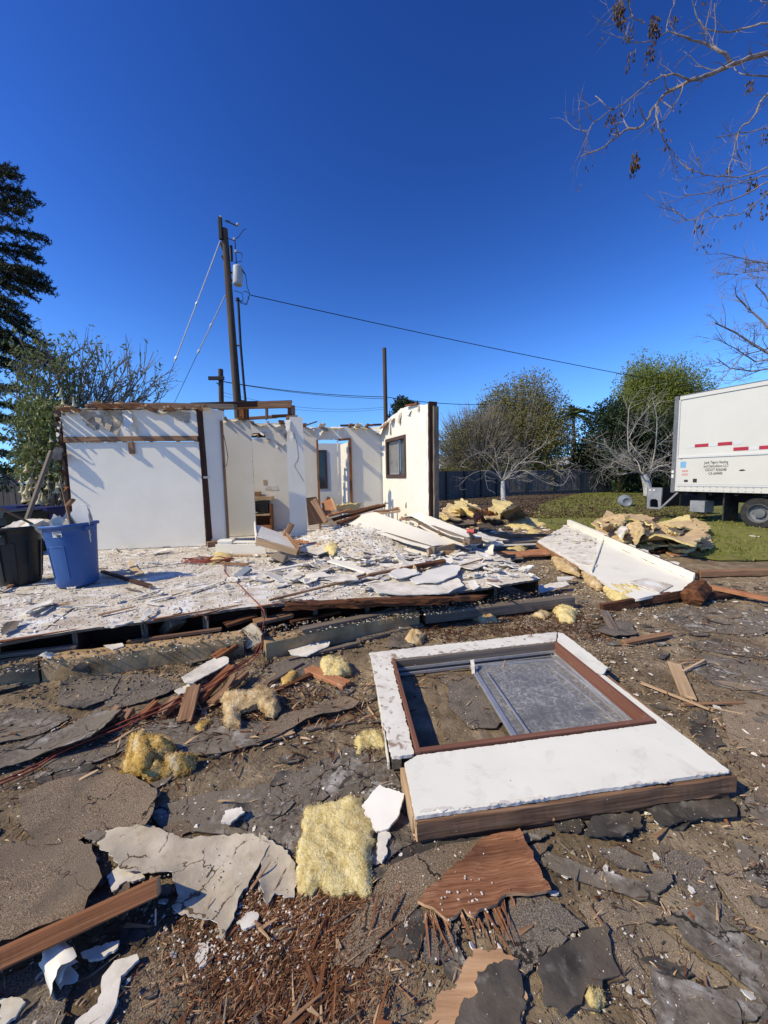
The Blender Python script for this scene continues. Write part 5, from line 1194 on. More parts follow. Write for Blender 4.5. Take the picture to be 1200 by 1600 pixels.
# stove-like cabinet in the recess
cb_ = thing('kitchen_cabinet', w4.p(.08, ZF, .35), 'broken brown cabinet standing against the recess wall', 'cabinet')
def cq(u0, u1, z0, z1, o0, o1, m, nm):
    b = MB(); v = [w4.p(u, z, o) for o in (o0, o1) for z in (z0, z1) for u in (u0, u1)]
    b.add(v, [(0, 2, 3, 1), (4, 5, 7, 6), (0, 1, 5, 4), (2, 6, 7, 3), (0, 4, 6, 2), (1, 3, 7, 5)]); return b.build(nm, m, cb_)
cq(.04, .07, ZF, .95, .02, .40, m_wood, 'side_panel'); cq(.44, .47, ZF, .95, .02, .40, m_redwood, 'side_panel'); cq(.07, .44, .72, .75, .02, .42, m_pale, 'shelf'); cq(.07, .44, ZF, .72, .02, .04, m_ply, 'back_panel')
cq(.07, .44, ZF + .02, .50, .36, .38, m_orange, 'drawer_front'); cq(.06, .40, .80, 1.04, .05, .30, m_tdark, 'black_box'); cq(.04, .50, 1.06, 1.14, .02, .26, m_pale, 'countertop_strip'); cq(.05, .22, 1.15, 1.25, .02, .15, m_wood, 'offcut')
# dark cabinet carcass tipped over
tc_ = thing('tipped_cabinet', P(497, 812, 7.3), 'dark brown cabinet tipped open beside the partition end', 'cabinet')
def pq(pts, th, m, nm, par): return slab(nm, [P(*q) for q in pts], th, [m], jag=.004, step=.12, parent=par, up=V((0, -1, .3)))
pq([(478, 778, 7.4), (494, 776, 7.4), (512, 815, 7.0), (482, 820, 7.0)], .02, m_dark, 'back_panel', tc_)
pq([(485, 783, 7.15), (493, 778, 7.15), (512, 812, 6.75), (506, 818, 6.75)], .02, m_wood, 'side_panel', tc_)
pq([(502, 784, 7.5), (518, 779, 7.6), (523, 796, 7.3), (508, 806, 7.1)], .02, m_orange, 'drawer', tc_)
pq([(516, 777, 7.5), (519, 779, 7.4), (526, 797, 7.1), (523, 797, 7.2)], .02, m_pale, 'drawer_side', tc_)
# tilted white box section
tb = thing('tilted_shelf_unit', G(430, 868, zD), 'white shelf unit tipped on its side with pale wood edge', 'shelf unit')
a0, a1, a2, a3 = P(397, 820, 6.2), P(440, 832, 6.4), P(468, 857, 5.6), P(402, 838, 5.7)
slab('white_face', [P(401, 820, 6.2), P(444, 834, 6.3), P(463, 858, 5.6), P(404, 838, 5.65)], .015, [m_label, m_gyp], jag=.004, step=.12, parent=tb)
board('wood_edge', P(400, 846, 5.62), P(464, 863, 5.55), .02, .10, m_pale, parent=tb)
board('side_edge', P(398, 822, 6.2), P(401, 846, 5.65), .02, .16, m_paint, parent=tb)
board('end_edge', P(444, 832, 6.3), P(468, 861, 5.55), .02, .12, m_wood, parent=tb)
board('short_post', P(446, 838, 6.2), P(456, 819, 6.2), .09, .09, m_wood, parent=tb)
slab('support_block', [G(425, 870, zD + .0), G(452, 874, zD), G(448, 868, zD + .16), G(428, 862, zD + .16)], .1, [m_grey], jag=.01, step=.1, parent=tb)
# white hollow wall panels lying across the pile
def hollow(label, NL, FL, FR, NR, h, seed, hj=.01):
    t = thing('fallen_partition_panel', (NR + FL) / 2 - V((0, 0, .2)), label, 'wall panel')
    slab('top_sheet', [NL, NR, FR, FL], .013, [m_paint, m_gyp], jag=hj, step=.12, warp=.003, parent=t, seed=seed, seg=.03)
    dz = V((0, 0, -h))
    slab('bottom_sheet', [NL + dz * 1.05, NR + dz * 1.05, FR + dz * 1.05, FL + dz * 1.05], .013, [m_paint, m_gyp], jag=hj, step=.2, parent=t, seed=seed + 1)
    hz = V((0, 0, -h / 2 - .004))
    board('end_stud', NR.lerp(FR, .03) + hz, NR.lerp(FR, .97) + hz, .04, h - .02, m_pale if seed % 2 else m_wood, parent=t)
    board('end_stud', NL.lerp(FL, .03) + hz, NL.lerp(FL, .97) + hz, .04, h - .02, m_wood, parent=t)
    e = (NR - NL); x = (FL - NL).normalized() * .05
    for q in (.33, .66): board('cross_stud', NL.lerp(NR, q) + hz + x * .2, FL.lerp(FR, q) + hz - x, .04, h - .02, m_wood, parent=t)
    board('side_stud', NL + x * 2.6 + hz, NR + x * 2.6 + hz, .04, h - .02, m_grey, parent=t)
    board('side_stud', FL - x + hz, FR - x + hz, .04, h - .02, m_grey, parent=t)
    return t
hollow('long white hollow partition panel lying across the rubble pile', P(529, 814, 7.35), P(586, 800, 7.45), P(711, 847, 5.95), P(667, 857, 5.5), .11, 1)
hollow('second white partition panel propped against the ivory side wall', P(627, 806, 7.5), P(657, 801, 7.15), P(752, 838, 5.95), P(724, 842, 5.65), .10, 2)
board('loose_board', G(688, 862, zD + .06), G(728, 866, zD + .03), .12, .05, m_wood, jag=.02, label='short brown block in front of the white partition panels', cat='board')
# drill
dr = thing('cordless_drill', P(735, 832, 5.9), 'red and black cordless drill lying on the white partition panel', 'drill')
b = MB(); b.tube([P(730, 830, 5.9), P(741, 831, 5.85)], [.035, .04], 12); b.build('motor_body', m_redink, dr)
b = MB(); b.tube([P(741, 831, 5.85), P(746, 832, 5.83)], [.028, .015], 12); b.build('chuck', m_rubber, dr)
b = MB(); b.bar(P(734, 832, 5.87), P(737, 838, 5.8), .04, .05); b.bar(P(735, 839, 5.8), P(741, 840, 5.78), .08, .06); b.build('handle', m_rubber, dr)
# lumber pile behind the panels
rp = random.Random(31)
pile = [((520, 812, 7.5), (600, 790, 8.2), .12, .05, m_rot), ((556, 815, 7.4), (622, 793, 8.0), .09, .02, m_wood), ((565, 806, 7.7), (597, 800, 7.9), .14, .03, m_pale), ((520, 795, 8.2), (560, 789, 8.3), .16, .02, m_pale), ((540, 801, 7.9), (592, 789, 8.3), .10, .04, m_wood),
        ((590, 803, 7.6), (625, 799, 7.6), .09, .03, m_pale), ((585, 799, 7.7), (624, 796, 7.7), .09, .03, m_wood), ((512, 806, 7.6), (545, 797, 8.0), .14, .04, m_orange), ((528, 818, 7.0), (560, 806, 7.4), .12, .04, m_rot), ((575, 795, 8.2), (605, 786, 8.4), .05, .02, m_grey)]
for i, (a, b_, w, h, m) in enumerate(pile):
    board('loose_board', P(*a), P(*b_), w, h, m, jag=.03, label=['dark rotten beam deep in the lumber pile', 'brown board slanting up the lumber pile', 'wide pale offcut on the lumber pile', 'pale plywood strip behind the lumber pile', 'brown beam on the back of the lumber pile', 'pale lath on the right of the lumber pile', 'brown lath on the right of the lumber pile', 'orange board at the left of the lumber pile', 'rotten board at the foot of the lumber pile', 'grey lath topping the lumber pile'][i], cat='board', seed=600 + i)
wool([(520, 792, .95), (545, 786, 1.0), (565, 786, 1.0), (560, 797, .85), (530, 800, .82)], m_yel, .9, .08, 'pale yellow wool on top of the lumber pile', drape=None, fuzz=200, step=.05, jag=.03)
# rubble mound under the pile
mv = MB(); n = 26; cx, cy = -.25, 7.1
mpts = []
for j in range(n):
    for i in range(n):
        x = cx + (i / (n - 1) - .5) * 3.4; y = cy + (j / (n - 1) - .5) * 3.2
        d = math.hypot((x - cx) / 1.65, (y - cy) / 1.55)
        k = max(0, 1 - d * d); mv.v.append(V((x, y, DECK - .03 + .34 * k + .12 * k * abs(nz(x * 5, y * 5, 2)) + .06 * k * nz(x * 14, y * 14, 6))))
mv.f = [(j * n + i, j * n + i + 1, (j + 1) * n + i + 1, (j + 1) * n + i) for j in range(n - 1) for i in range(n - 1)]; mv.m = [0] * len(mv.f)
o = mv.build('rubble_heap', m_floor); tag(o, 'low heap of plaster rubble under the fallen partition panels', 'rubble', kind='stuff')

# traced pieces on the deck
deckp = [
 ('drywall_sheet', [(570, 912), (612, 898), (640, 905), (682, 908), (715, 905), (724, 918), (700, 928), (640, 930), (590, 928)], m_plaster, .02, 'broad pale drywall sheet at the front edge of the deck'),
 ('drywall_sheet', [(640, 905), (668, 892), (704, 884), (720, 886), (712, 900), (680, 912), (650, 912)], m_label, .05, 'bluish white drywall sheet on the deck front'),
 ('drywall_sheet', [(606, 897), (622, 888), (648, 890), (655, 896), (636, 904), (618, 904)], m_label, .06, 'small bluish drywall piece left of the larger one'),
 ('drywall_sheet', [(440, 895), (462, 890), (478, 898), (462, 906), (444, 903)], m_plaster, .04, 'white drywall piece in the middle of the deck'),
 ('drywall_sheet', [(466, 906), (488, 896), (500, 900), (494, 908), (478, 912)], m_paint, .04, 'second white drywall piece beside the middle one'),
 ('drywall_sheet', [(508, 905), (530, 897), (556, 899), (560, 907), (530, 910)], m_plaster, .05, 'curved drywall piece left of the long lath'),
 ('drywall_sheet', [(425, 912), (445, 908), (452, 914), (432, 918)], m_plaster, .02, 'flat drywall piece near the deck front'),
 ('drywall_sheet', [(690, 880), (730, 866), (760, 866), (790, 878), (740, 890)], m_floor, .03, 'dusty drywall sheet on the right of the deck'),
 ('drywall_sheet', [(380, 904), (420, 893), (435, 896), (404, 908)], m_plaster, .02, 'thin drywall piece right of the grey cover'),
 ('drywall_sheet', [(163, 980), (195, 968), (208, 972), (180, 982)], m_plaster, .01, 'white flake at the left deck edge'),
 ('drywall_sheet', [(215, 970), (232, 955), (244, 950), (236, 962), (222, 971)], m_paint, .02, 'white splintered flake near the left deck edge'),
 ('drywall_sheet', [(0, 985), (18, 972), (34, 970), (22, 984), (2, 992)], m_grey, .03, 'grey curled scrap at the left end of the deck'),
 ('drywall_sheet', [(30, 952), (80, 938), (84, 943), (42, 960)], m_plaster, .03, 'pale strip in front of the black trash can'),
 ('drywall_sheet', [(232, 862), (262, 857), (262, 861), (238, 866)], m_plaster, .03, 'white scrap at the foot of the white wall'),
 ('drywall_sheet', [(300, 842), (322, 838), (330, 846), (310, 850)], m_plaster, .02, 'scrap at the foot of the dark post'),
 ('drywall_sheet', [(560, 840), (600, 832), (620, 842), (580, 852)], m_plaster, .10, 'pale sheet under the long partition panel'),
 ('drywall_sheet', [(460, 862), (490, 848), (530, 846), (540, 856), (500, 866)], m_plaster, .08, 'pale sheet beside the tipped shelf unit'),
 ('drywall_sheet', [(495, 835), (540, 826), (575, 838), (530, 846)], m_paint, .16, 'white sheet at the left foot of the long panel'),
]
for i, (nm, px, m, z, lab) in enumerate(deckp):
    slab(nm, [G(a, b_, zD + z + RND.uniform(-.015, .015)) for a, b_ in px], .011, [m, m_gyp], jag=.016, warp=.012, ws=5, curl=.02, label=lab, cat=DW, seed=400 + i)
deckb = [((508, 875, .05), (416, 893, .03), .06, .02, m_paint, 'long white trim strip across the deck'), ((517, 876, .09), (584, 896, .03), .13, .02, m_paint, 'white shelf board with a raised edge on the deck'), ((420, 938, .02), (575, 900, .05), .028, .02, m_wood, 'long brown lath lying across the deck'), ((575, 899, .05), (700, 874, .08), .05, .03, m_wood, 'brown board continuing the long lath'),
         ((648, 886, .08), (694, 877, .10), .09, .05, m_rot, 'dark rotten board near the white panels'), ((296, 926, .01), (350, 907, .02), .05, .01, m_plaster, 'thin pale strip near the red cord'), ((345, 880, .03), (388, 882, .03), .04, .03, m_wood, 'brown lath beside the cord coil'), ((226, 941, .01), (268, 931, .02), .035, .012, m_paint, 'white trim stick on the left of the deck'),
         ((512, 857, .10), (528, 852, .10), .10, .09, m_redwood, 'reddish block left of the white panels'), ((535, 850, .10), (550, 852, .10), .10, .09, m_wood, 'brown block left of the white panels'), ((455, 845, .12), (520, 852, .10), .14, .03, m_orange, 'orange board behind the tipped shelf unit'), ((64, 960, .01), (83, 947, .01), .02, .01, m_paint, 'thin white stick in front of the trash cans'),
         ((0, 924, .02), (26, 910, .03), .05, .02, m_wood, 'brown stick at the left edge of the deck'), ((760, 872, .06), (690, 892, .03), .02, .012, m_wood, 'thin stick on the right of the deck')]
for i, (a, b_, w, h, m, lab) in enumerate(deckb):
    board('loose_board', G(a[0], a[1], zD + a[2]), G(b_[0], b_[1], zD + b_[2]), w, h, [m, m_pale], jag=.015, label=lab, cat='board', seed=700 + i)
wool([(326, 868, .36), (345, 862, .38), (362, 868, .37), (350, 878, .36), (330, 880, .36)], m_yel, .36, .05, 'pale wool scrap at the foot of the low bench', drape=None, fuzz=200, step=.04)
wool([(505, 860, .42), (520, 845, .5), (528, 855, .48), (520, 868, .4)], m_yel, .4, .08, 'pale wool scrap beside the reddish block', drape=None, fuzz=200, step=.04)

# ================================================================== fallen trough panel at right
tp = thing('fallen_trough_panel', G(960, 900, 0), 'long cream trough shaped wall panel lying between deck and lawn', 'wall panel')
A_ = G(839, 846, .20); B_ = G(886, 820, .28); Cc = G(1083, 908, .18); D_ = G(1066, 922, .15); E_ = G(994, 936, .12); F_ = G(947, 913, .12); H_ = G(904, 884, .14)
slab('plaster_face', [A_, B_, Cc, D_, E_, F_, H_], .03, [m_ivory, m_gyp], jag=.012, step=.10, warp=.008, ws=4, parent=tp, seed=3)
slab('plaster_crust', [A_ + V((.06, .04, .012)), B_ + V((-.02, -.05, .012)), B_.lerp(Cc, .38) + V((-.05, -.04, .012)), H_.lerp(Cc, .2) + V((0, .05, .012)), H_ + V((.05, .08, .012))], .012, [m_plaster, m_gyp], jag=.03, step=.04, warp=.02, ws=14, parent=tp, seed=4)
up_ = V((0, 0, .11))
fl = (Cc - B_).normalized(); fo_ = V((-fl.y, fl.x, 0))
mid_ = B_.lerp(Cc, .44)
for i, (a, b_) in enumerate([(B_, mid_), (mid_ + fl * .02, Cc)]):
    slab('flange_board', [a, b_, b_ + up_ * (1 if i == 0 else .95), a + up_], .018, [m_ivory, m_gyp], jag=.006, step=.1, up=-fo_, parent=tp, seed=5 + i)
board('flange_stud', B_ + fo_ * .05 + V((0, 0, .05)), Cc + fo_ * .05 + V((0, 0, .05)), .04, .09, m_dark, parent=tp, jag=.02)
board('flange_cap', B_ + fo_ * .04 + V((0, 0, .115)), mid_ + fo_ * .04 + V((0, 0, .112)), .07, .016, m_ivory, parent=tp, jag=.01)
board('divider_strip', mid_ + V((0, 0, .02)), H_.lerp(F_, .45) + V((.02, 0, .02)), .02, .03, m_ivory, parent=tp)
board('edge_stud', A_ + V((0, 0, -.06)), H_ + V((0, 0, -.06)), .04, .09, m_wood, parent=tp)
for i in range(26):
    rr = random.Random(i); a_ = A_.lerp(B_, rr.uniform(.1, .95)); b_ = H_.lerp(mid_, rr.uniform(.05, .95)); c_ = a_.lerp(b_, rr.uniform(.03, .95)) + V((0, 0, .025)); k_ = rr.uniform(.03, .09)
    slab('plaster_lump', [c_ + V((k_ * math.cos(q * 1.26 + i) * rr.uniform(.6, 1.2), k_ * math.sin(q * 1.26 + i) * rr.uniform(.6, 1.2), rr.uniform(0, .02))) for q in range(5)], .014, [[m_plaster, m_gyp, m_paper][i % 3], m_gyp], jag=.01, step=.03, warp=.01, ws=12, smooth=False, parent=tp, seed=i)
slab('loose_plate', [G(983, 908, .165), G(1010, 903, .175), G(1052, 914, .17), G(1030, 926, .15)], .012, [m_floor, m_gyp], jag=.01, step=.06, parent=tp)
slab('torn_lath_crust', [mid_ + fo_ * .1, Cc.lerp(mid_, .25) + fo_ * .1, Cc.lerp(mid_, .3) + fo_ * .3, mid_ + fo_ * .34], .02, [m_plaster, m_rot], jag=.05, step=.05, warp=.05, ws=6, parent=tp, seed=8)
for i, (px, m, z, lab) in enumerate([([(862, 872), (880, 866), (900, 884), (905, 898), (885, 892), (870, 886)], m_tanw, .08, 'tan wool roll under the left side of the trough panel'),
                                     ([(908, 892), (930, 898), (950, 914), (935, 920), (915, 908)], m_tanw, .06, 'tan wool strip under the middle of the trough panel'),
                                     ([(943, 918), (975, 920), (1022, 928), (1010, 938), (965, 940), (950, 930)], m_yel, .05, 'pale wool spread in front of the trough panel')]):
    wool(px, m, z, .10, lab, fuzz=600, step=.03, seed=40 + i, jag=.03)

# ================================================================== heaps on the lawn edge
heap = [
 ('insulation_batt', [(925, 820), (950, 806), (985, 812), (1000, 830), (975, 848), (940, 838)], m_kraft, .22, .18, 'tan kraft faced batt curled up at the left of the lawn heap'),
 ('insulation_batt', [(985, 818), (1040, 812), (1078, 822), (1110, 838), (1085, 852), (1030, 846), (995, 838)], m_kraft, .24, .12, 'broad kraft faced batt on top of the lawn heap'),
 ('insulation_batt', [(1040, 838), (1075, 836), (1095, 848), (1070, 858), (1045, 852)], m_tanw, .12, .12, 'tan wool batt at the front of the lawn heap'),
 ('insulation_batt', [(985, 840), (1020, 838), (1040, 850), (1010, 858), (990, 852)], m_yel, .08, .10, 'pale yellow wool at the front left of the lawn heap'),
 ('insulation_batt', [(940, 812), (962, 806), (980, 818), (960, 830), (942, 826)], m_tanw, .30, .12, 'tan wool lump on the back of the lawn heap'),
 ('insulation_batt', [(1075, 835), (1100, 828), (1115, 850), (1095, 858)], m_kraft, .06, .05, 'kraft paper flap at the right end of the lawn heap'),
]
def crumple(px, m, z, lab, seed, tl=.0, th=.035, warp=.075, jag=.05, step=.055, cat='insulation', fuzz=160):
    warp *= .42
    r = random.Random(seed)
    pts = [G(a, b_, z) + V((0, 0, r.uniform(-.5, .5) * z * 1.1)) for a, b_ in px]
    return slab('insulation_batt', pts, th, [m, m_yel], jag=jag, step=step, warp=warp, ws=4.2, curl=.04, fuzz=fuzz, fz=.035, label=lab, cat=cat, seed=seed)
for i, (nm, px, m, z, pf, lab) in enumerate(heap):
    if m is m_kraft: crumple(px, m, z + .06, lab, 800 + i)
    else: crumple(px, m, z * .9 + .05, lab, 800 + i, th=.06, warp=.10, jag=.06)
for i, (px, m, z, lab) in enumerate([([(935, 838), (965, 818), (1000, 830), (1010, 846), (970, 852)], m_kraft, .16, 'folded kraft paper batt under the left lawn heap'), ([(1000, 846), (1045, 838), (1085, 850), (1060, 858), (1015, 856)], m_tanw, .10, 'sagging tan batt under the broad kraft batt'), ([(960, 806), (1000, 800), (1030, 812), (1000, 822)], m_kraft, .26, 'kraft paper flap sticking up behind the lawn heap'), ([(1030, 818), (1075, 812), (1090, 828), (1060, 836)], m_yel, .28, 'pale batt lying over the back of the lawn heap'), ([(955, 826), (985, 815), (990, 838), (968, 846)], m_tanw, .30, 'ragged tan batt standing up in the lawn heap')]):
    crumple(px, m, z, lab, 860 + i)
rh = random.Random(17)
for i in range(16):
    cx_ = rh.uniform(945, 1090); cy_ = rh.uniform(822, 852); w_ = rh.uniform(10, 24); h_ = rh.uniform(5, 11); zz = rh.uniform(.22, .36) if cy_ < 840 else rh.uniform(.08, .2)
    pp_ = [(cx_ + w_ * math.cos(q * 1.05) * rh.uniform(.5, 1.2), cy_ + h_ * math.sin(q * 1.05) * rh.uniform(.5, 1.2)) for q in range(6)]
    o = crumple(pp_, [m_kraft, m_tanw, m_yel, m_grey, m_tanw, m_plaster, m_rot][i % 7], zz, 'small ragged insulation scrap piled on the lawn heap', 900 + i, jag=.035, step=.04, warp=.06, fuzz=60)
    tag(o, group='insulation scraps on the lawn heap')
for i, (a, b_, w, h, m, lb) in enumerate([((940, 850, .1), (1012, 826, .32), .14, .03, m_grey, 'grey board sticking out of the left lawn heap'), ((1010, 852, .12), (1085, 832, .25), .10, .03, m_brownw, 'brown board lying across the lawn heap'), ((1030, 808, .35), (985, 836, .2), .12, .02, m_dark, 'dark board in the back of the lawn heap'), ((1060, 858, .08), (1112, 848, .06), .09, .03, m_grey, 'grey board at the right foot of the lawn heap')]):
    board('loose_board', G(*a), G(*b_), w, h, [m, m_pale], jag=.03, label=lb, cat='board', seed=950 + i)
slab('felt_flap', [G(948, 848, .06), G(985, 838, .2), G(1040, 846, .16), G(1075, 856, .05), G(1010, 862, .03)], .02, [m_shgrey, m_black], jag=.04, step=.06, warp=.04, ws=4, label='dark roofing flap under the lawn heap', cat='roofing sheet', seed=3)
slab('black_sheet', [G(1003, 828, .40), G(1030, 826, .40), G(1042, 834, .36), G(1012, 838, .36)], .012, [m_black], jag=.012, step=.06, label='flat black square on top of the lawn heap', cat='sheet')
slab('orange_panel', [G(1040, 862, .05), G(1088, 858, .06), G(1095, 864, .05), G(1050, 868, .04)], .03, [m_orange, m_pale], jag=.02, step=.06, label='orange panel at the front of the lawn heap', cat='panel')
slab('black_sheet', [G(1050, 768 + 72, .10), G(1120, 846, .04), G(1118, 856, .03), G(1080, 842, .2)], .01, [m_black], jag=.02, step=.08, label='black felt flap at the right of the lawn heap', cat='sheet')
board('loose_board', G(962, 812, .35), G(918, 842, .1), .09, .09, m_wood, label='brown beam at the left of the lawn heap', cat='board')
for i, (px, m, z, lab) in enumerate([([(1005, 855), (1035, 852), (1042, 860), (1015, 864)], m_rot, .06, 'dark torn board in front of the lawn heap'), ([(972, 846), (1000, 850), (1005, 858), (980, 858)], m_plaster, .06, 'pale torn plaster in front of the lawn heap'), ([(1062, 808), (1082, 804), (1090, 810), (1070, 814)], m_black, .08, 'small black heap near the truck'), ([(1072, 812), (1085, 810), (1088, 814), (1076, 816)], m_plaster, .05, 'white scrap beside the small black heap'), ([(1168, 838), (1190, 837), (1192, 841), (1172, 842)], m_plaster, .03, 'white scrap lying on the lawn near the wheel')]):
    slab('torn_scrap', [G(a, b_, z) for a, b_ in px], .03, [m], jag=.03, step=.06, warp=.05, ws=4, label=lab, cat='scrap', seed=i)
# heap beyond the house corner
h2 = [
 ('insulation_batt', [(683, 800), (700, 790), (722, 795), (720, 808), (695, 808)], m_tanw, .15, .25, 'tan wool lump nearest the house corner'),
 ('insulation_batt', [(700, 792), (722, 785), (745, 792), (740, 800), (715, 802)], m_yel, .25, .2, 'pale wool lump behind the tan one at the house corner'),
 ('insulation_batt', [(712, 806), (728, 795), (748, 797), (752, 810), (730, 814)], m_pink, .15, .2, 'pink wool lump beside the house corner'),
 ('insulation_batt', [(764, 796), (775, 789), (798, 790), (795, 800), (775, 804)], m_yel, .12, .15, 'pale wool lump behind the dark shingles'),
 ('insulation_batt', [(790, 822), (806, 810), (835, 812), (850, 820), (830, 826), (805, 826)], m_yel, .06, .14, 'spread pale wool mound in front of the dark shingles'),
 ('insulation_batt', [(822, 832), (830, 826), (842, 830), (836, 836)], m_yel, .05, .08, 'small pale wool mound beside the timber'),
 ('insulation_batt', [(788, 862), (802, 848), (822, 850), (826, 858), (808, 864)], m_yel, .10, .12, 'yellow wool tuft on the orange sheet'),
]
for i, (nm, px, m, z, pf, lab) in enumerate(h2):
    if m is m_pink or z < .11: wool(px, m, z * .6, pf * .7, lab, thick=.05 + z * .6, fuzz=420, step=.045, jag=.12, seed=830 + i, ws=7, fz=.06, drape=None)
    else: crumple(px, m, z + .08, lab, 830 + i, warp=.14, jag=.12, step=.07, th=.06)
for i, (px, m, z, lab) in enumerate([([(690, 806), (712, 800), (722, 812), (700, 816)], m_kraft, .2, 'kraft paper flap over the tan wool at the house corner'), ([(722, 790), (742, 786), (752, 796), (730, 800)], m_kraft, .45, 'kraft paper flap over the pale wool at the house corner'), ([(768, 794), (790, 786), (800, 796), (780, 802)], m_yel, .4, 'ragged pale batt above the dark shingles'), ([(755, 806), (775, 800), (782, 812), (760, 816)], m_kraft, .2, 'torn kraft paper beside the orange sheets')]):
    crumple(px, m, z, lab, 880 + i, warp=.10, step=.08)
for i, (px, m, z, th, lab) in enumerate([
    ([(742, 795, .45), (766, 797, .4), (775, 804, .15), (750, 813, .1)], m_orange, 0, .03, 'upper orange sheet beside the pink wool'), ([(750, 800, .3), (776, 803, .25), (770, 812, .05), (748, 814, .05)], m_orange, 0, .03, 'lower orange sheet beside the pink wool'),
    ([(780, 802, .4), (808, 789, .7), (826, 806, .1), (795, 814, .1)], m_shgrey, 0, .02, 'dark grey shingle slab leaning at the heap'), ([(790, 793, .5), (808, 789, .6), (812, 795, .45), (796, 800, .4)], m_black, 0, .02, 'black felt flap on the leaning shingle slab'),
    ([(745, 818, .05), (790, 815, .05), (800, 826, .04), (750, 830, .04)], m_black, 0, .02, 'flat black felt between heap and deck'), ([(700, 816, .1), (740, 812, .12), (742, 818, .1), (705, 822, .1)], m_grey, 0, .03, 'grey board in front of the house corner heap'),
    ([(768, 862, .12), (850, 858, .12), (862, 866, .1), (790, 872, .08)], m_orange, 0, .03, 'flat orange sheet right of the deck'), ([(776, 868, .08), (808, 862, .1), (818, 872, .08), (796, 878, .06)], m_felt, 0, .02, 'grey plastic sheet right of the deck'),
    ([(730, 836, .5), (748, 832, .5), (780, 842, .45), (765, 846, .45)], m_plaster, 0, .02, 'white ripped drywall end beside the drill'), ([(752, 842, .42), (785, 844, .38), (786, 848, .36), (756, 850, .38)], m_paint, 0, .03, 'white drywall end over the deck edge'),
    ([(758, 858, .38), (772, 852, .45), (770, 866, .35), (762, 868, .35)], m_cream, 0, .02, 'cream scrap hanging at the deck edge')]):
    slab('torn_sheet', [G(a, b_, c_) for a, b_, c_ in px], th, [m], jag=.03, step=.08, warp=.03, ws=3, label=lab, cat='sheet', seed=850 + i)
board('loose_board', G(770, 838, .22), G(855, 836, .18), .12, .06, m_wood, label='brown timber between deck and trough panel', cat='board')
board('loose_board', G(772, 849, .16), G(848, 845, .16), .20, .05, m_grey, label='wide grey timber between deck and trough panel', cat='board')
board('loose_board', G(758, 853, .14), G(845, 850, .14), .03, .03, m_paint, label='white trim strip between deck and trough panel', cat='board')
# grey bin lying on the lawn
gb = thing('trash_can', G(985, 794, 0), 'grey round trash can lying on its side on the lawn', 'trash can')
Mg = Matrix.Translation(G(979, 793, 0) + V((0, 0, .25))) @ Matrix.Rotation(math.radians(62), 4, 'Z') @ Matrix.Rotation(math.radians(90), 4, 'X') @ Matrix.Rotation(0, 4, 'Z')
b = MB(); b.lathe([(.001, .012), (.14, .012), (.145, .0), (.20, .0), (.215, .02), (.25, .62), (.27, .63), (.275, .68), (.25, .68), (.24, .6), (.2, .03), (.001, .03)], 30, 0, Matrix.Translation(G(979, 793, 0) + V((-.05, -.1, .25))) @ Matrix.Rotation(math.radians(66), 4, 'Z') @ Matrix.Rotation(math.radians(90), 4, 'Y'))
b.build('body', m_greyp, gb, smooth=True)

# ================================================================== box truck
TX = V((.363, -.932, 0)); TY = V((.932, .363, 0))
T0 = V((8.74, 11.6, 0))
TMt = Matrix.Translation(T0) @ Matrix((TX, TY, V((0, 0, 1)))).transposed().to_4x4()
tr = bpy.data.objects.new('box_truck', None); link(tr, None, TMt)
tag(tr, 'white box truck parked on the lawn with black lettering on its side', 'truck')
def tp_(name, mb, mats, parent=None, smooth=False):
    return put(name, mb.v, mb.f, mats, parent or tr, TMt, mb.m, smooth)
def tb_(name, boxes, m, parent=None):
    b = MB()
    for a, c in boxes: b.box(a, c)
    return tp_(name, b, m, parent)
ZB, ZTOP = .95, 3.70
tb_('box_body', [((.10, .02, 1.10), (5.0, 2.38, ZTOP - .10))], m_truck)
tb_('lower_side_panel', [((.10, -.006, 1.14), (5.0, .02, 1.90))], m_truck)
tb_('side_moulding', [((.10, -.03, 1.90), (5.0, .02, 1.95)), ((.10, -.028, 1.085), (5.0, .02, 1.135))], m_silver)
tb_('floor_rail', [((.06, -.012, ZB - .02), (5.0, .06, 1.083))], m_truck)
tb_('roof_rail', [((.08, -.008, ZTOP - .098), (5.0, .10, ZTOP))], m_truck)
tb_('roof_edge', [((.08, .002, ZTOP + .001), (5.0, 2.38, ZTOP + .03))], m_tgrey)
tb_('rear_post', [((-.06, -.014, ZB - .06), (.06, .20, ZTOP + .02)), ((-.06, 2.2, ZB - .06), (.06, 2.4, ZTOP + .02)), ((-.06, .20, ZTOP - .25), (.06, 2.2, ZTOP + .02))], m_tgrey)
tb_('post_label', [((-.05, -.018, 1.47), (.01, -.013, 1.55)), ((-.05, -.018, 1.33), (.01, -.013, 1.43))], m_label)
tb_('corner_strip', [((.062, -.010, 1.0), (.10, .02, ZTOP - .1))], m_silver)
for x, z in [(.18 + k * .16, zz) for k in range(30) for zz in (.975, 1.06)]: pass
rv = MB()
for k in range(30):
    for zz in (.965, 1.055):
        x = .18 + k * .16
        rv.box((x - .012, -.018, zz - .008), (x + .012, -.011, zz + .008))
for k in range(40):
    z = 1.2 + k * .06
    rv.box((.075, -.014, z), (.087, -.0095, z + .010))
o = tp_('rivet_row', rv, m_tgrey); o['kind'] = 'stuff'
def px2t(px, s=0.0):
    k = (px - 600) / 600.0
    return (k * 11.6 - 8.74) / (.363 + k * .932)
def strip(x0, x1, z, h, m, nm): tb_(nm, [((x0, -.004 if z > 1.95 else -.012, z - h / 2), (x1, .021 if z > 1.95 else -.005, z + h / 2))], m)
def pt(x): return px2t(1030 + x / 6.4)
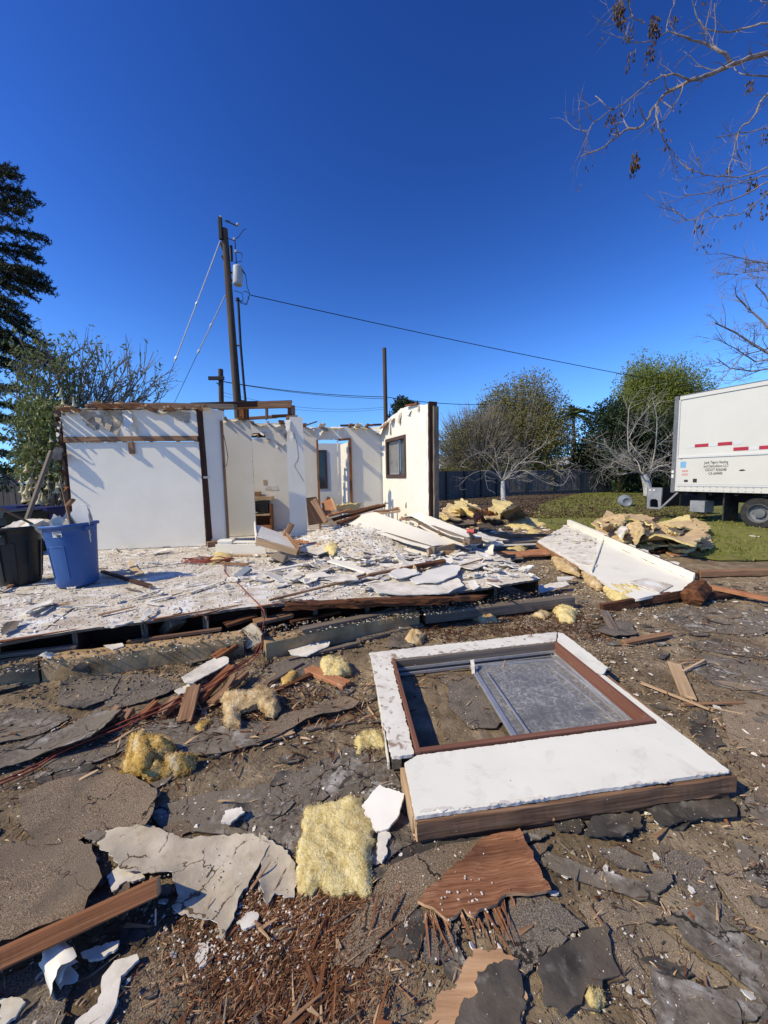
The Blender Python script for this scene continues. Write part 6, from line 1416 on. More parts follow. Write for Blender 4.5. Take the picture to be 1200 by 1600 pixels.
for a, b_, z, m in [(255, 333, 2.235, m_silver), (335, 468, 2.235, m_red), (470, 560, 2.235, m_silver), (562, 703, 2.235, m_red), (705, 800, 2.235, m_silver), (718, 868, 2.075, m_red), (870, 972, 2.075, m_silver), (974, 1110, 2.075, m_red), (1112, 1230, 2.075, m_silver), (1232, 1400, 2.075, m_red)]:
    tb_('reflective_strip', [((pt(a), .0135, z - .045), (pt(b_), .0215, z + .045))], m)
def text(s, x, z, size, m, sx=1.0, bold=.0):
    c = bpy.data.curves.new('lettering', 'FONT'); c.body = s; c.size = size; c.align_x = 'CENTER'; c.extrude = .001; c.offset = bold; c.resolution_u = 2
    o = bpy.data.objects.new('lettering', c); sc.collection.objects.link(o)
    dg = bpy.context.evaluated_depsgraph_get(); me = bpy.data.meshes.new_from_object(o.evaluated_get(dg))
    bpy.data.objects.remove(o)
    ob = bpy.data.objects.new('lettering', me); me.materials.clear(); me.materials.append(m)
    Ml = TMt @ Matrix.Translation((x, -.0085, z)) @ Matrix.Rotation(math.pi / 2, 4, 'X') @ Matrix.Diagonal((sx, 1, 1, 1))
    return link(ob, tr, Ml)
tcx = (px2t(1095) + px2t(1141)) / 2
for i, (s, w) in enumerate([('Junk Tigers Hauling', 1), ('and Demolition LLC', 1), ('USDOT 4266048', 1), ('CA 649490', 1)]):
    o = text(s, tcx, 1.715 - i * .103, .108, m_ink, .66, .0009)
tb_('blue_sticker', [((pt(206), -.0085, 1.62), (pt(262), -.0058, 1.80))], m_sticker)
for a, b_, z, m in [(225, 285, 1.53, m_redink), (225, 285, 1.50, m_redink), (225, 285, 1.43, m_redink), (225, 285, 1.40, m_redink)]:
    tb_('print_line', [((pt(a), -.0085, z), (pt(b_), -.0058, z + .014))], m)
tb_('black_sticker', [((pt(250), -.0085, 1.20), (pt(288), -.0058, 1.27))], m_ink); tb_('black_sticker', [((pt(338), -.0085, 1.19), (pt(378), -.0058, 1.30))], m_ink)
tb_('rear_lamp', [((pt(206), -.012, 1.92 - .055), (pt(222), -.004, 1.955 - .06))], m_tgrey)
sm = MB(); q = V((pt(822), -.0075, 1.515)); pts = [(-.07, .0), (-.03, .02), (.02, .028), (.05, .018), (.085, .002), (.04, -.015), (-.01, -.022), (-.045, -.016)]
sm.v = [q + V((a, 0, b_)) for a, b_ in pts]; sm.f = [tuple(range(7, -1, -1))]; sm.m = [0]
tp_('emblem', sm, m_ink)
tb_('chassis_rail', [((.1, .75, .62), (7.2, .87, .90)), ((.1, 1.55, .62), (7.2, 1.67, .90))], m_tdark)
tb_('cross_beam', [((.3 + k * .6, .08, .84), (.38 + k * .6, 2.3, .925)) for k in range(8)], m_tdark)
tb_('rear_underrun', [((-.1, .5, .45), (.5, 1.9, .80))], m_tdark)
tb_('toolbox', [((.42, .12, .34), (.80, .55, .66))], m_tsteel); tb_('toolbox_bracket', [((.5, .3, .66), (.72, .4, .9))], m_tdark)
b = MB(); b.box((1.20, .18, .12), (1.235, .85, .93)); tp_('mud_flap', b, m_rubber)
# liftgate plates and brace
lgp = [(-.78, .35), (-.34, .35), (-.34, 1.02), (-.78, 1.02)]
slab('liftgate_plate', [TMt @ V((x, .02, z)) for x, z in lgp], .05, [m_tsteel], jag=0, step=.3, up=-TY, parent=tr, holes=[[TMt @ V((x, .02, z)) for x, z in [(-.70, .40), (-.42, .40), (-.44, .62), (-.50, .66), (-.62, .66), (-.68, .62)]]])
slab('liftgate_plate', [TMt @ V((x, 2.1, z)) for x, z in lgp], .05, [m_tsteel], jag=0, step=.3, up=-TY, parent=tr)
tb_('liftgate_platform', [((-.86, .12, .36), (-.79, 2.1, 1.0))], m_tdark)
for y in (.02, .05): pass
b = MB(); b.bar((-.33, .03, .40), (.12, .03, .88), .05, .05); tp_('liftgate_brace', b, m_tsteel)
b = MB(); b.box((-.72, .010, .92), (-.66, .022, .96)); b.box((-.60, .010, .92), (-.54, .022, .96)); tp_('plate_label', b, m_label)
def wheel(x, y, r, w):
    t = MB(); c = .05; prof = [(r * .6, 0), (r * .93, 0), (r, c), (r, w - c), (r * .93, w), (r * .6, w)]
    t.lathe(prof, 36, 0, Matrix.Translation((x, y + w, r)) @ Matrix.Rotation(math.pi / 2, 4, 'X'))
    tire = tp_('wheel', t, m_rubber, smooth=False)
    q = MB(); Mx = Matrix.Translation((x, y + w, r)) @ Matrix.Rotation(math.pi / 2, 4, 'X')
    q.lathe([(r * .60, w), (r * .585, w + .004), (r * .57, w - .01), (r * .53, w - .10), (r * .30, w - .13), (r * .28, w - .05), (.001, w - .04)], 30, 0, Mx)
    for k in range(6):
        a = k * math.pi / 3; q.tube([Mx @ V((math.cos(a) * r * .4, math.sin(a) * r * .4, w - .13)), Mx @ V((math.cos(a) * r * .4, math.sin(a) * r * .4, w - .095))], .02, 6)
    tp_('rim', q, m_tgrey, tire)
for (x, y) in [(2.01, .12), (2.01, .46), (2.01, 1.65), (2.01, 1.99)]: wheel(x, y, .405, .28)
wheel(6.0, .15, .405, .25); wheel(6.0, 1.98, .405, .25)
tb_('axle', [((1.9, .7, .33), (2.12, 1.7, .48)), ((5.93, .4, .35), (6.07, 2.0, .45))], m_tdark)
cbm = MB(); k = [(5.1, .55), (7.0, .55), (7.02, 1.3), (6.75, 2.45), (5.1, 2.5)]
cbm.v = [V((x, y, z)) for y in (.2, 2.2) for x, z in k]; cbm.f = [(0, 1, 2, 3, 4)[::1], (9, 8, 7, 6, 5)] + [(i, 5 + i, 5 + (i + 1) % 5, (i + 1) % 5) for i in range(5)]; cbm.m = [0] * 7
tp_('cab', cbm, m_truck)
slab('cab_window', [TMt @ V((x, .192, z)) for x, z in [(5.5, 1.45), (6.7, 1.45), (6.55, 2.25), (5.5, 2.3)]], .006, [m_glass], jag=0, step=1, up=-TY, parent=tr)

# ================================================================== poles and wires
def pole(px0, py0, px1, py1, d, r0, r1, label, name='utility_pole'):
    a = P(px0, py0, d); b = P(px1, py1, d)
    dirv = (b - a) / (b.z - a.z)
    base = a - dirv * a.z
    t = thing(name, base, label, 'utility pole')
    n = 14; pts = [base.lerp(b, i / n) for i in range(n + 1)]
    m = MB(); m.tube(pts, [r0 + (r1 - r0) * i / n for i in range(n + 1)], 14)
    m.build('pole_shaft', m_pole, t, smooth=False)
    return t, base, b
pd = 15.0
t1, b1, top1 = pole(373, 655, 350.5, 358, pd, .17, .115, 'tall leaning wooden utility pole with a grey transformer')
def pp(x, y, dd=0.0): return P(x, y, pd + dd)
board('pole_top_extension', pp(345.5, 374, -.15), pp(343.5, 340, -.15), .12, .12, m_tdark, parent=t1, up=V((0, 1, 0)))
m = MB(); m.lathe([(.001, 0), (.13, 0), (.165, .03), (.175, .08), (.175, .60), (.165, .66), (.10, .70), (.001, .71)], 24, 0, Matrix.Translation(pp(371.5, 446, -.05)) @ Matrix.Rotation(.06, 4, 'Y'))
m.build('transformer', m_trans, t1, smooth=True)
for y in (426, 438): board('transformer_bracket', pp(358, y), pp(367, y), .04, .05, m_tdark, parent=t1)
m = MB()
for (x, y, x2, y2, r) in [(367, 376, 370, 420, .018), (361, 384, 362, 408, .05), (345, 380, 350, 392, .05), (347, 400, 352, 410, .04), (352, 344, 360, 346, .012), (371, 353, 352, 345, .022), (367, 374, 372, 371, .012), (372, 371, 380, 360, .012), (380, 360, 385, 357, .01), (355, 372, 366, 376, .012), (366, 392, 378, 396, .012), (378, 396, 378, 404, .012), (366, 410, 378, 408, .012)]: m.tube([pp(x, y, -.05), pp(x2, y2, -.05)], r, 6)
m.build('pole_hardware', m_tdark, t1)
m = MB()
for (x, y) in [(371.5, 353), (366.5, 376), (369, 395), (345, 342)]: m.lathe([(.001, 0), (.05, .01), (.06, .05), (.04, .09), (.001, .1)], 10, 0, Matrix.Translation(pp(x, y, -.05)))
m.build('insulator', m_trans, t1)
m = MB(); m.tube([pp(372, 468, -.1), pp(376, 540, -.1), pp(381, 600, -.1), pp(385, 640, -.1), pp(386, 654, -.1)], .045, 8); m.tube([pp(371, 466, -.1), pp(372, 470, -.1)], .07, 8)
for y, x in ((540, 366), (626, 372)): m.bar(pp(x - 2, y), pp(x + 11, y, -.1), .05, .05)
m.build('service_riser', m_tdark, t1)
m = MB()
for pts in [[(379, 424), (384, 430), (386, 448), (390, 458), (389, 466), (384, 476), (377, 474), (372, 467)], [(366, 454), (378, 458), (380, 468), (376, 472)], [(380, 456), (385, 455), (391, 460)], [(368, 470), (376, 470), (386, 476), (388, 462)], [(378, 420), (383, 428)]]: m.tube([pp(x, y, -.1) for x, y in pts], .014, 5)
m.build('drop_wire', m_wire, t1)
def wire(pts, r, m, label, name='cable', cat='cable', grp=None):
    b = MB(); b.tube(pts, r, 5); o = b.build(name, m); return tag(o, label, cat, grp)
def sagline(a, b, sag, n=24): return [a.lerp(b, i / n) + V((0, 0, -sag * 4 * (i / n) * (1 - i / n))) for i in range(n + 1)]
wire(sagline(pp(391, 461), P(1300, 640, 25), .28), .016, m_wire, 'long black service cable sagging from the pole to the right')
def guy(a, b, lab):
    t = thing('guy_wire', a, lab, 'guy wire')
    m = MB(); m.tube([a, b], .024, 5); m.build('strand', m_steel, t)
    for q in (.52, .97):
        p = a.lerp(b, q); d = (b - a).normalized(); m = MB(); m.tube([p - d * .1, p, p + d * .1], [.02, .045, .02], 8); m.build('strain_insulator', m_steel, t)
    g0 = b + (b - a).normalized() * 9; m = MB(); m.tube([b, g0], .009, 5); m.build('lower_strand', m_wire, t)
guy(pp(345, 374), pp(272.5, 566), 'upper silver guy wire running down left from the pole top')
guy(pp(352, 461), pp(309, 552), 'shorter silver guy wire lower on the pole')
t2, b2_, top2 = pole(346.5, 655, 344.8, 577, 25, .16, .15, 'short dark pole with a crossarm behind the leaning pole')
board('crossarm', P(326, 591, 24.8), P(350, 591, 24.8), .14, .22, m_tdark, parent=t2)
m = MB(); m.bar(P(338, 598, 24.8), P(344, 602, 24.9), .05, .05); m.build('crossarm_brace', m_tdark, t2)
t3, b3_, top3 = pole(603, 665, 600.5, 544, 26, .15, .13, 'plain dark wooden pole behind the ivory wall')
for i, (y0, y1, y2, w) in enumerate([(596, 612, 631, .022), (596, 615, 631, .016), (612, 628, 640, .01), (617, 631, 645, .008)]):
    a = P(349, y0 + i * .5, 24.9); b_ = P(602, y1 + 8, 26); wire(sagline(a, b_, .2 if i < 2 else .5), w, m_wire, ['upper of the lines strung between the two dark poles', 'second of the lines strung between the two dark poles', 'third fainter line strung between the two dark poles', 'lowest faint line strung between the two dark poles'][i])
wire(sagline(P(602, 620, 26), P(760, 632, 27), .15), .022, m_wire, 'line running right from the plain dark pole to the twiggy tree')
wire(sagline(P(870, 640, 40), P(1060, 634, 44), .2), .02, m_wire, 'faint far line beside the palm')

# ================================================================== fence, far house
def fence(a, b, n, label, h=1.75):
    t = thing('board_fence', a.lerp(b, .5), label, 'fence')
    d = (b - a) / n; nx = d.normalized(); nr = V((nx.y, -nx.x, 0))
    for i in range(n):
        p = a + d * i
        bm = MB(); k = 9
        for j in range(k):
            q0 = p + d * ((j + .06) / k); q1 = p + d * ((j + .96) / k); hh = h + .02 * nz(i * 3, j)
            bm.add([q0 + nr * .01 * (j % 2), q1 + nr * .01 * (j % 2), q1 + nr * .01 * (j % 2) + V((0, 0, hh)), q0 + nr * .01 * (j % 2) + V((0, 0, hh)), q0 - nr * .02, q1 - nr * .02, q1 - nr * .02 + V((0, 0, hh)), q0 - nr * .02 + V((0, 0, hh))], [(0, 1, 2, 3), (7, 6, 5, 4), (0, 4, 5, 1), (1, 5, 6, 2), (2, 6, 7, 3), (3, 7, 4, 0)])
        bm.build('fence_panel', m_fence, t)
        bm = MB(); bm.bar(p + nr * .03, p + nr * .03 + V((0, 0, h + .05)), .10, .10, up=V((1, 0, 0))); bm.build('post', m_tdark, t)
        bm = MB(); bm.bar(p + V((0, 0, .3)) + nr * .03, p + d + V((0, 0, .3)) + nr * .03, .04, .09); bm.bar(p + V((0, 0, h + .03)), p + d + V((0, 0, h + .03)), .12, .04); bm.build('fence_rail', m_fence, t)
fa_ = G(600, 788, 0); fb_ = G(775, 776, 0); fc_ = P(1130, 740, 31); fc_.z = 0; fa_.z = 0; fb_.z = 0
fence(fa_, fb_, 6, 'dark grey board fence behind the demolished house')
fence(fb_, fc_, 9, 'dark fence running behind the bare fruit trees', 1.7)
hs = thing('neighbor_house', P(830, 740, 38), 'low neighbouring house with a pale roof behind the fence', 'house')
ha, hb_ = P(690, 740, 34), P(945, 738, 40); ha.z = 0; hb_.z = 0
hd = (hb_ - ha).normalized(); hn = V((hd.y, -hd.x, 0))
b = MB(); b.add([ha, hb_, hb_ - hn * 8, ha - hn * 8] + [q + V((0, 0, 2.3)) for q in (ha, hb_, hb_ - hn * 8, ha - hn * 8)], [(0, 1, 5, 4), (1, 2, 6, 5), (2, 3, 7, 6), (3, 0, 4, 7), (4, 5, 6, 7)]); b.build('wall', m_hwall, hs)
e = V((0, 0, 2.25)); r_ = V((0, 0, 3.35)); o1 = ha + hn * .6 - hd * .5 + e; o2 = hb_ + hn * .6 + hd * .5 + e; o3 = hb_ - hn * 4 + hd * .5 + r_; o4 = ha - hn * 4 - hd * .5 + r_; o5 = hb_ - hn * 8.6 + hd * .5 + e; o6 = ha - hn * 8.6 - hd * .5 + e
rf = slab('roof', [o1, o2, o3, o4], .12, [m_roof, m_label], jag=0, step=1.2, warp=.03, ws=1, parent=hs); slab('roof', [o4, o3, o5, o6], .12, [m_roof, m_label], jag=0, step=1.2, parent=hs)
b = MB(); b.bar(o1 + hn * .02, o2 + hn * .02, .04, .20); b.build('fascia', m_roof, hs)
b = MB(); c = ha.lerp(hb_, .3) - hn * 2.5; b.box((c.x - .3, c.y - .3, 2.6), (c.x + .3, c.y + .3, 3.9)); b.build('chimney', m_hwall, hs)
for q in (.15, .45, .7):
    c = ha.lerp(hb_, q); slab('window', [c + hn * .02 + V((0, 0, .9)), c + hd * 1.4 + hn * .02 + V((0, 0, .9)), c + hd * 1.4 + hn * .02 + V((0, 0, 2.0)), c + hn * .02 + V((0, 0, 2.0))], .03, [m_glass], jag=0, step=2, up=hn, parent=hs)
lw = P(30, 740, 13); rw = P(-420, 740, 12.5); lw.z = rw.z = 0
fence(rw, lw, 5, 'dark side fence at the far left behind the carts', 1.8)

# ================================================================== trees
def grow(mb, p, d, L, r, depth, rng, spread=.7, up=.15, kids=(2, 3), shrink=.68, curve=.3, seg=5, tips=None, minr=.004, sides=6, side_branch=True):
    pts = [p.copy()]; dd = d.normalized(); q = p.copy(); rad = [r]
    for i in range(seg):
        dd = (dd + V((rng.gauss(0, curve * .4), rng.gauss(0, curve * .4), rng.gauss(0, curve * .35) + up * .3))).normalized()
        q = q + dd * L / seg; pts.append(q.copy()); rad.append(max(minr, r * (1 - .45 * (i + 1) / seg)))
    mb.tube(pts, rad, sides if depth > 1 else max(3, sides - 2), cap=False)
    if depth <= 0:
        if tips is not None: tips.append((pts[-1], dd)); tips.append((pts[-2], dd)); tips.append((pts[len(pts) // 2], dd))
        return
    n = rng.randint(*kids)
    for k in range(n):
        i = len(pts) - 1 if k == 0 else rng.randint(max(1, seg // 3), seg)
        ax = V((rng.gauss(0, 1), rng.gauss(0, 1), rng.gauss(0, 1))).normalized()
        nd = (dd + ax * spread * rng.uniform(.5, 1.2) + V((0, 0, up))).normalized()
        grow(mb, pts[i], nd, L * shrink * rng.uniform(.75, 1.2), max(minr, rad[i] * .68), depth - 1, rng, spread, up, kids, shrink, curve, max(3, seg - 1), tips, minr, sides)
def leaf(mb, p, d, L, w, rng, mi=0, fold=.25):
    d = d.normalized(); s = d.cross(V((rng.gauss(0, 1), rng.gauss(0, 1), rng.gauss(0, 1))))
    if s.length < 1e-4: return
    s.normalize(); n = d.cross(s)
    mb.add([p, p + d * L * .45 + s * w * .5 + n * fold * w, p + d * L, p + d * L * .45 - s * w * .5 + n * fold * w], [(0, 1, 2), (0, 2, 3)], mi)
def rdir(rng, up=0.0): return V((rng.gauss(0, 1), rng.gauss(0, 1), rng.gauss(0, 1) + up)).normalized()

def bare_tree(base, label, H, rng, mt, mw, n=5, depth=4, droop=0.0, L0=None, spread=.75, name='bare_tree', lean=V((0, 0, 0)), r0=.14, leaves=0):
    t = thing(name, base, label, 'tree')
    m = MB(); fork = base + V((lean.x * .6, lean.y * .6, H * .17))
    m.tube([base - V((0, 0, .1)), base + V((.03, 0, H * .08)), fork], [r0 * 1.2, r0, r0 * .9], 10); m.build('trunk', mw, t)
    m = MB(); tips = []
    for k in range(n):
        a = k / n * 6.283 + rng.uniform(-.3, .3)
        d = V((math.cos(a), math.sin(a) * .8, rng.uniform(.45, 1.2))) + lean * .3
        grow(m, fork, d, L0 or H * .3, r0 * .30, depth, rng, spread, .10 - droop, (2, 3), .76, .55, 6, tips, .0055, 5)
    m.build('branches', mt, t)
    if leaves:
        f = MB()
        for p, d in tips:
            if rng.random() < leaves: leaf(f, p, d + V((0, 0, -.6)), .12, .06, rng)
        f.build('dry_leaves', m_dry, t)
    return t
m_barkl = mat('pale_grey_bark', [(.25, (.20, .18, .155)), (.7, (.42, .39, .345))], 14, (1, 1, .4), 9, .9, .4, 40, .006)
def spline(pts, k=5):
    out = []; n = len(pts)
    for i in range(n - 1):
        for j in range(k):
            t = j / k; p0 = pts[max(i - 1, 0)]; p1 = pts[i]; p2 = pts[i + 1]; p3 = pts[min(i + 2, n - 1)]
            out.append(.5 * ((2 * p1) + (p2 - p0) * t + (2 * p0 - 5 * p1 + 4 * p2 - p3) * t * t + (3 * p1 - p0 - 3 * p2 + p3) * t ** 3))
    out.append(pts[-1]); return out
def limb_tree(base, label, d, trunk_px, limbs, rng, mt, mw, r_tr, twig=.8, ntw=3, back=9, H=2.6):
    t = thing('bare_tree', base, label, 'tree')
    m = MB(); tp = [base - V((0, 0, .1))] + [P(x, y, base.y) for x, y in trunk_px]
    m.tube(spline(tp), [r_tr * (1.15 - .45 * i / (5 * (len(tp) - 1))) for i in range(5 * (len(tp) - 1) + 1)], 10); m.build('trunk', mw, t)
    m = MB()
    for li, (pxs, r) in enumerate(limbs):
        dd = rng.uniform(-1.6, 1.2)
        pts = [P(x, y, base.y + dd * min(1, i / 2)) for i, (x, y) in enumerate(pxs)]; fine = spline(pts); n = len(fine)
        m.tube(fine, [max(.008, r * .55 * (1 - .78 * i / n)) for i in range(n)], 6, cap=False)
        for i in range(3, n):
            for k in range(ntw):
                if rng.random() < .55:
                    grow(m, fine[i], (fine[i] - fine[i - 1]).normalized() + V((rng.gauss(0, .8), rng.gauss(0, .8), rng.gauss(.15, .7))), twig * rng.uniform(.4, 1.2), .009, 1, rng, .7, .05, (1, 3), .7, .6, 5, None, .0035, 4)
    top = tp[-1]
    for k in range(back):
        a = rng.uniform(.3, 2.8) if k % 2 else rng.uniform(3.4, 6.0)
        grow(m, top, V((math.cos(a), math.sin(a), rng.uniform(.2, 1.2))), H * .42, r_tr * .2, 4, rng, .7, .06, (2, 3), .75, .5, 6, None, .0035, 5)
    m.build('branches', mt, t); return t
limb_tree(G(787, 783, 0), 'bare fruit tree with whitewashed trunk in front of the grey fence', 22, [(787, 783), (786, 764), (786, 752)], [
 ([(785.6, 752), (779, 735), (775, 715), (773, 700)], .06), ([(787, 752), (802, 734), (820, 717), (849, 695), (856, 682)], .07), ([(812, 724), (830, 721), (846, 723), (860, 732), (875, 735), (889, 733.5)], .04),
 ([(798, 740), (815, 735), (827, 739), (853, 754), (875, 759), (886, 750), (889, 735)], .05), ([(784, 750), (775, 735), (762, 721), (743.6, 702.5)], .05), ([(783, 748), (770, 738), (754.5, 735), (735, 742), (722, 754)], .04),
 ([(785, 750), (793, 728), (795, 712), (789, 702)], .045), ([(782, 752), (766, 738), (758, 740), (762, 764)], .03), ([(788, 750), (800, 745), (808, 752), (812, 764)], .03), ([(780, 730), (765, 712), (750, 708), (730, 716), (718, 730)], .03), ([(820, 717), (825, 700), (822, 685)], .03)],
 random.Random(41), m_barkl, m_barkw, .15, .65, 1, 3, 2.0)
limb_tree(G(1013, 776, 0), 'bare white barked fruit tree left of the truck', 25, [(1013, 776), (1011, 758), (1006, 742)], [
 ([(1004, 742), (990, 731), (970, 721), (957, 708), (948, 697), (930, 691), (911.5, 686), (882, 679)], .09), ([(1004, 742), (993, 730), (983, 706), (981, 677), (982.6, 640.5), (986, 629.5)], .09), ([(981, 688), (989, 672), (995.5, 659), (1013.7, 637)], .05),
 ([(1008, 745), (1015.5, 735), (1023, 706), (1026.5, 666), (1024, 640), (1019, 622)], .09), ([(1024.6, 677), (1014, 670), (1006.4, 659)], .04), ([(1006, 738), (1018, 725), (1032, 717), (1052, 710)], .07), ([(998, 736), (978, 722), (959, 717), (933.4, 719)], .05), ([(984.5, 691.6), (994, 704), (1003, 713.5), (1013.7, 728)], .04), ([(1010, 740), (1030, 735), (1045, 738), (1056, 730)], .05), ([(996, 735), (985, 738), (970, 742), (955, 738)], .04), ([(970, 721), (960, 722), (950, 730), (940, 728)], .04), ([(1023, 700), (1035, 690), (1048, 680)], .04)],
 random.Random(48), m_barkl, m_barkw, .26, 1.0, 2, 6, 3.2)

def blob_tree(base, label, cz, rx, ry, rz, m, rng, nleaf, L, w, name='leafy_tree', top=1.0, clumps=26, trunk=.2, mb_=None, gaps=.35, shape=None, core=True, twigs=0, twm=None):
    t = thing(name, base, label, 'tree')
    tk = MB(); tk.tube([base, base + V((.1, 0, cz * .5)), base + V((.05, .1, cz))], [trunk * 1.2, trunk, trunk * .6], 9)
    for k in range(7):
        a = rng.uniform(0, 6.28); tk.tube([base + V((.1, 0, cz * rng.uniform(.45, .7))), base + V((math.cos(a) * rx * .35, math.sin(a) * ry * .35, cz)), base + V((math.cos(a) * rx * .6, math.sin(a) * ry * .6, cz + rz * rng.uniform(0, .6)))], [trunk * .5, trunk * .35, trunk * .12], 6)
    tk.build('trunk', mb_ or m_barkb, t)
    f = MB(); C = []
    for k in range(clumps):
        d = rdir(rng); q = rng.uniform(.45, .95)
        s = shape(d.z) if shape else 1.0
        C.append((V((d.x * rx * q * s, d.y * ry * q * s, d.z * rz * q)), rng.uniform(.26, .46)))
    tot = sum(c[1] ** 2 for c in C)
    for c, s in C:
        for i in range(int(nleaf * s * s / tot)):
            d = rdir(rng); q = rng.random() ** .4
            p = base + V((0, 0, cz)) + c + V((d.x * rx * s * q, d.y * ry * s * q, d.z * rz * s * q))
            leaf(f, p, (d + rdir(rng) * 1.1 + V((0, 0, .1))), L * rng.uniform(.6, 1.3), w * rng.uniform(.7, 1.3), rng)
    f.build('crown', m, t)
    if twigs:
        b = MB()
        for i in range(twigs):
            a = rng.uniform(0, 6.283); e = rng.uniform(-.1, 1.3)
            d = V((math.cos(a) * math.cos(e), math.sin(a) * math.cos(e), math.sin(e))); q = rng.uniform(.75, 1.18)
            p1 = base + V((0, 0, cz)) + V((d.x * rx * q, d.y * ry * q, d.z * rz * q)); p0 = base + V((0, 0, cz * .55)) + V((d.x * rx * .3, d.y * ry * .3, d.z * rz * .2))
            mid = p0.lerp(p1, .55) + rdir(rng) * .15 * rx * .3
            b.tube([p0, mid, p1, p1 + (d + V((0, 0, .6))).normalized() * .35], [.03, .018, .010, .005], 4, cap=False)
            for k in range(2):
                s0 = mid.lerp(p1, rng.uniform(.1, .8)); b.tube([s0, s0 + (d + rdir(rng) * .6).normalized() * rng.uniform(.4, 1.0)], [.011, .005], 3, cap=False)
        b.build('twigs', twm or m_barkp, t)
    return t
def gp(px, d): p = P(px, 745, d); p.z = 0; return p
r2 = random.Random(51)
# big twiggy shrub tree behind the fence
blob_tree(gp(815, 30), 'large olive green twiggy tree behind the fence', 4.1, 3.7, 3.2, 4.2, m_leafo, r2, 52000, .19, .085, clumps=100, twigs=300, twm=m_bark)
blob_tree(gp(748, 29), 'brown half bare bushy tree left of the olive green one', 3.0, 3.5, 2.6, 3.3, m_leafo, r2, 22000, .15, .055, clumps=60, twigs=800, twm=m_barkp)
blob_tree(gp(968, 28), 'dark broad leaved tree behind the white barked tree', 2.9, 3.3, 2.4, 3.1, m_leafd, r2, 20000, .24, .12, clumps=50)
blob_tree(gp(1042, 30), 'dark leafy tree between the tall tree and the truck', 3.0, 2.6, 2.4, 3.2, m_leafd, r2, 14000, .24, .11, clumps=40)
blob_tree(gp(1016, 37), 'tall rounded bright green tree behind the truck', 6.8, 4.1, 3.6, 5.0, m_leafy, r2, 60000, .24, .085, clumps=150)
blob_tree(gp(637, 44), 'small dark tree crown above the ivory wall', 8.7, 2.1, 2.1, 1.4, m_leafd, r2, 5200, .30, .14, clumps=22)
blob_tree(gp(655, 44), 'low dark tree crown right of the small one above the wall', 8.0, 1.6, 1.6, 1.6, m_leafd, r2, 1600, .30, .14, clumps=12)
blob_tree(gp(553, 45), 'tiny round tree top seen over the back wall', 7.0, 1.0, 1.0, .8, m_leafo, r2, 700, .26, .12, clumps=8)
blob_tree(gp(930, 33), 'dark shrub at the far end of the fence', 1.2, 2.6, 1.5, 1.6, m_leafd, r2, 3000, .22, .1, clumps=16, trunk=.1)
blob_tree(gp(1090, 27), 'dark hedge shrub behind the truck', 1.3, 3.0, 1.5, 1.9, m_leafd, r2, 3000, .22, .1, clumps=16, trunk=.1)
blob_tree(gp(40, 14.5), 'dark shrub under the pine at the left edge', 1.1, 1.6, 1.2, 1.3, m_leafd, r2, 2600, .15, .07, clumps=14, trunk=.1)
blob_tree(gp(-60, 13.0), 'dark shrub left of the carts outside the fence', 1.6, 2.0, 1.2, 1.6, m_leafd, r2, 2600, .16, .07, clumps=14, trunk=.1)
# palm
pm = thing('palm_tree', gp(895, 62), 'slender palm tree beyond the neighbouring house', 'tree')
pb0 = gp(895, 62); ptop = P(896, 647, 62)
m = MB(); m.tube([pb0, pb0.lerp(ptop, .5) + V((.2, 0, 0)), ptop], [.3, .24, .2], 8); m.build('trunk', m_barkb, pm)
m = MB()
for k in range(40):
    a = k * 2.4; e = r2.uniform(-.35, 1.2); d = V((math.cos(a) * math.cos(e), math.sin(a) * math.cos(e), math.sin(e))); Lf = 2.6
    pts = [ptop + d * Lf * t + V((0, 0, -1.5 * t * t)) for t in (0, .3, .6, 1)]
    for i in range(3):
        for s in range(5):
            p = pts[i].lerp(pts[i + 1], s / 5)
            for sd in (-1, 1): leaf(m, p, (d + V((-d.y, d.x, 0)) * sd * .9 + V((0, 0, -.5))), .8, .16, r2)
m.build('fronds', m_leaf, pm)

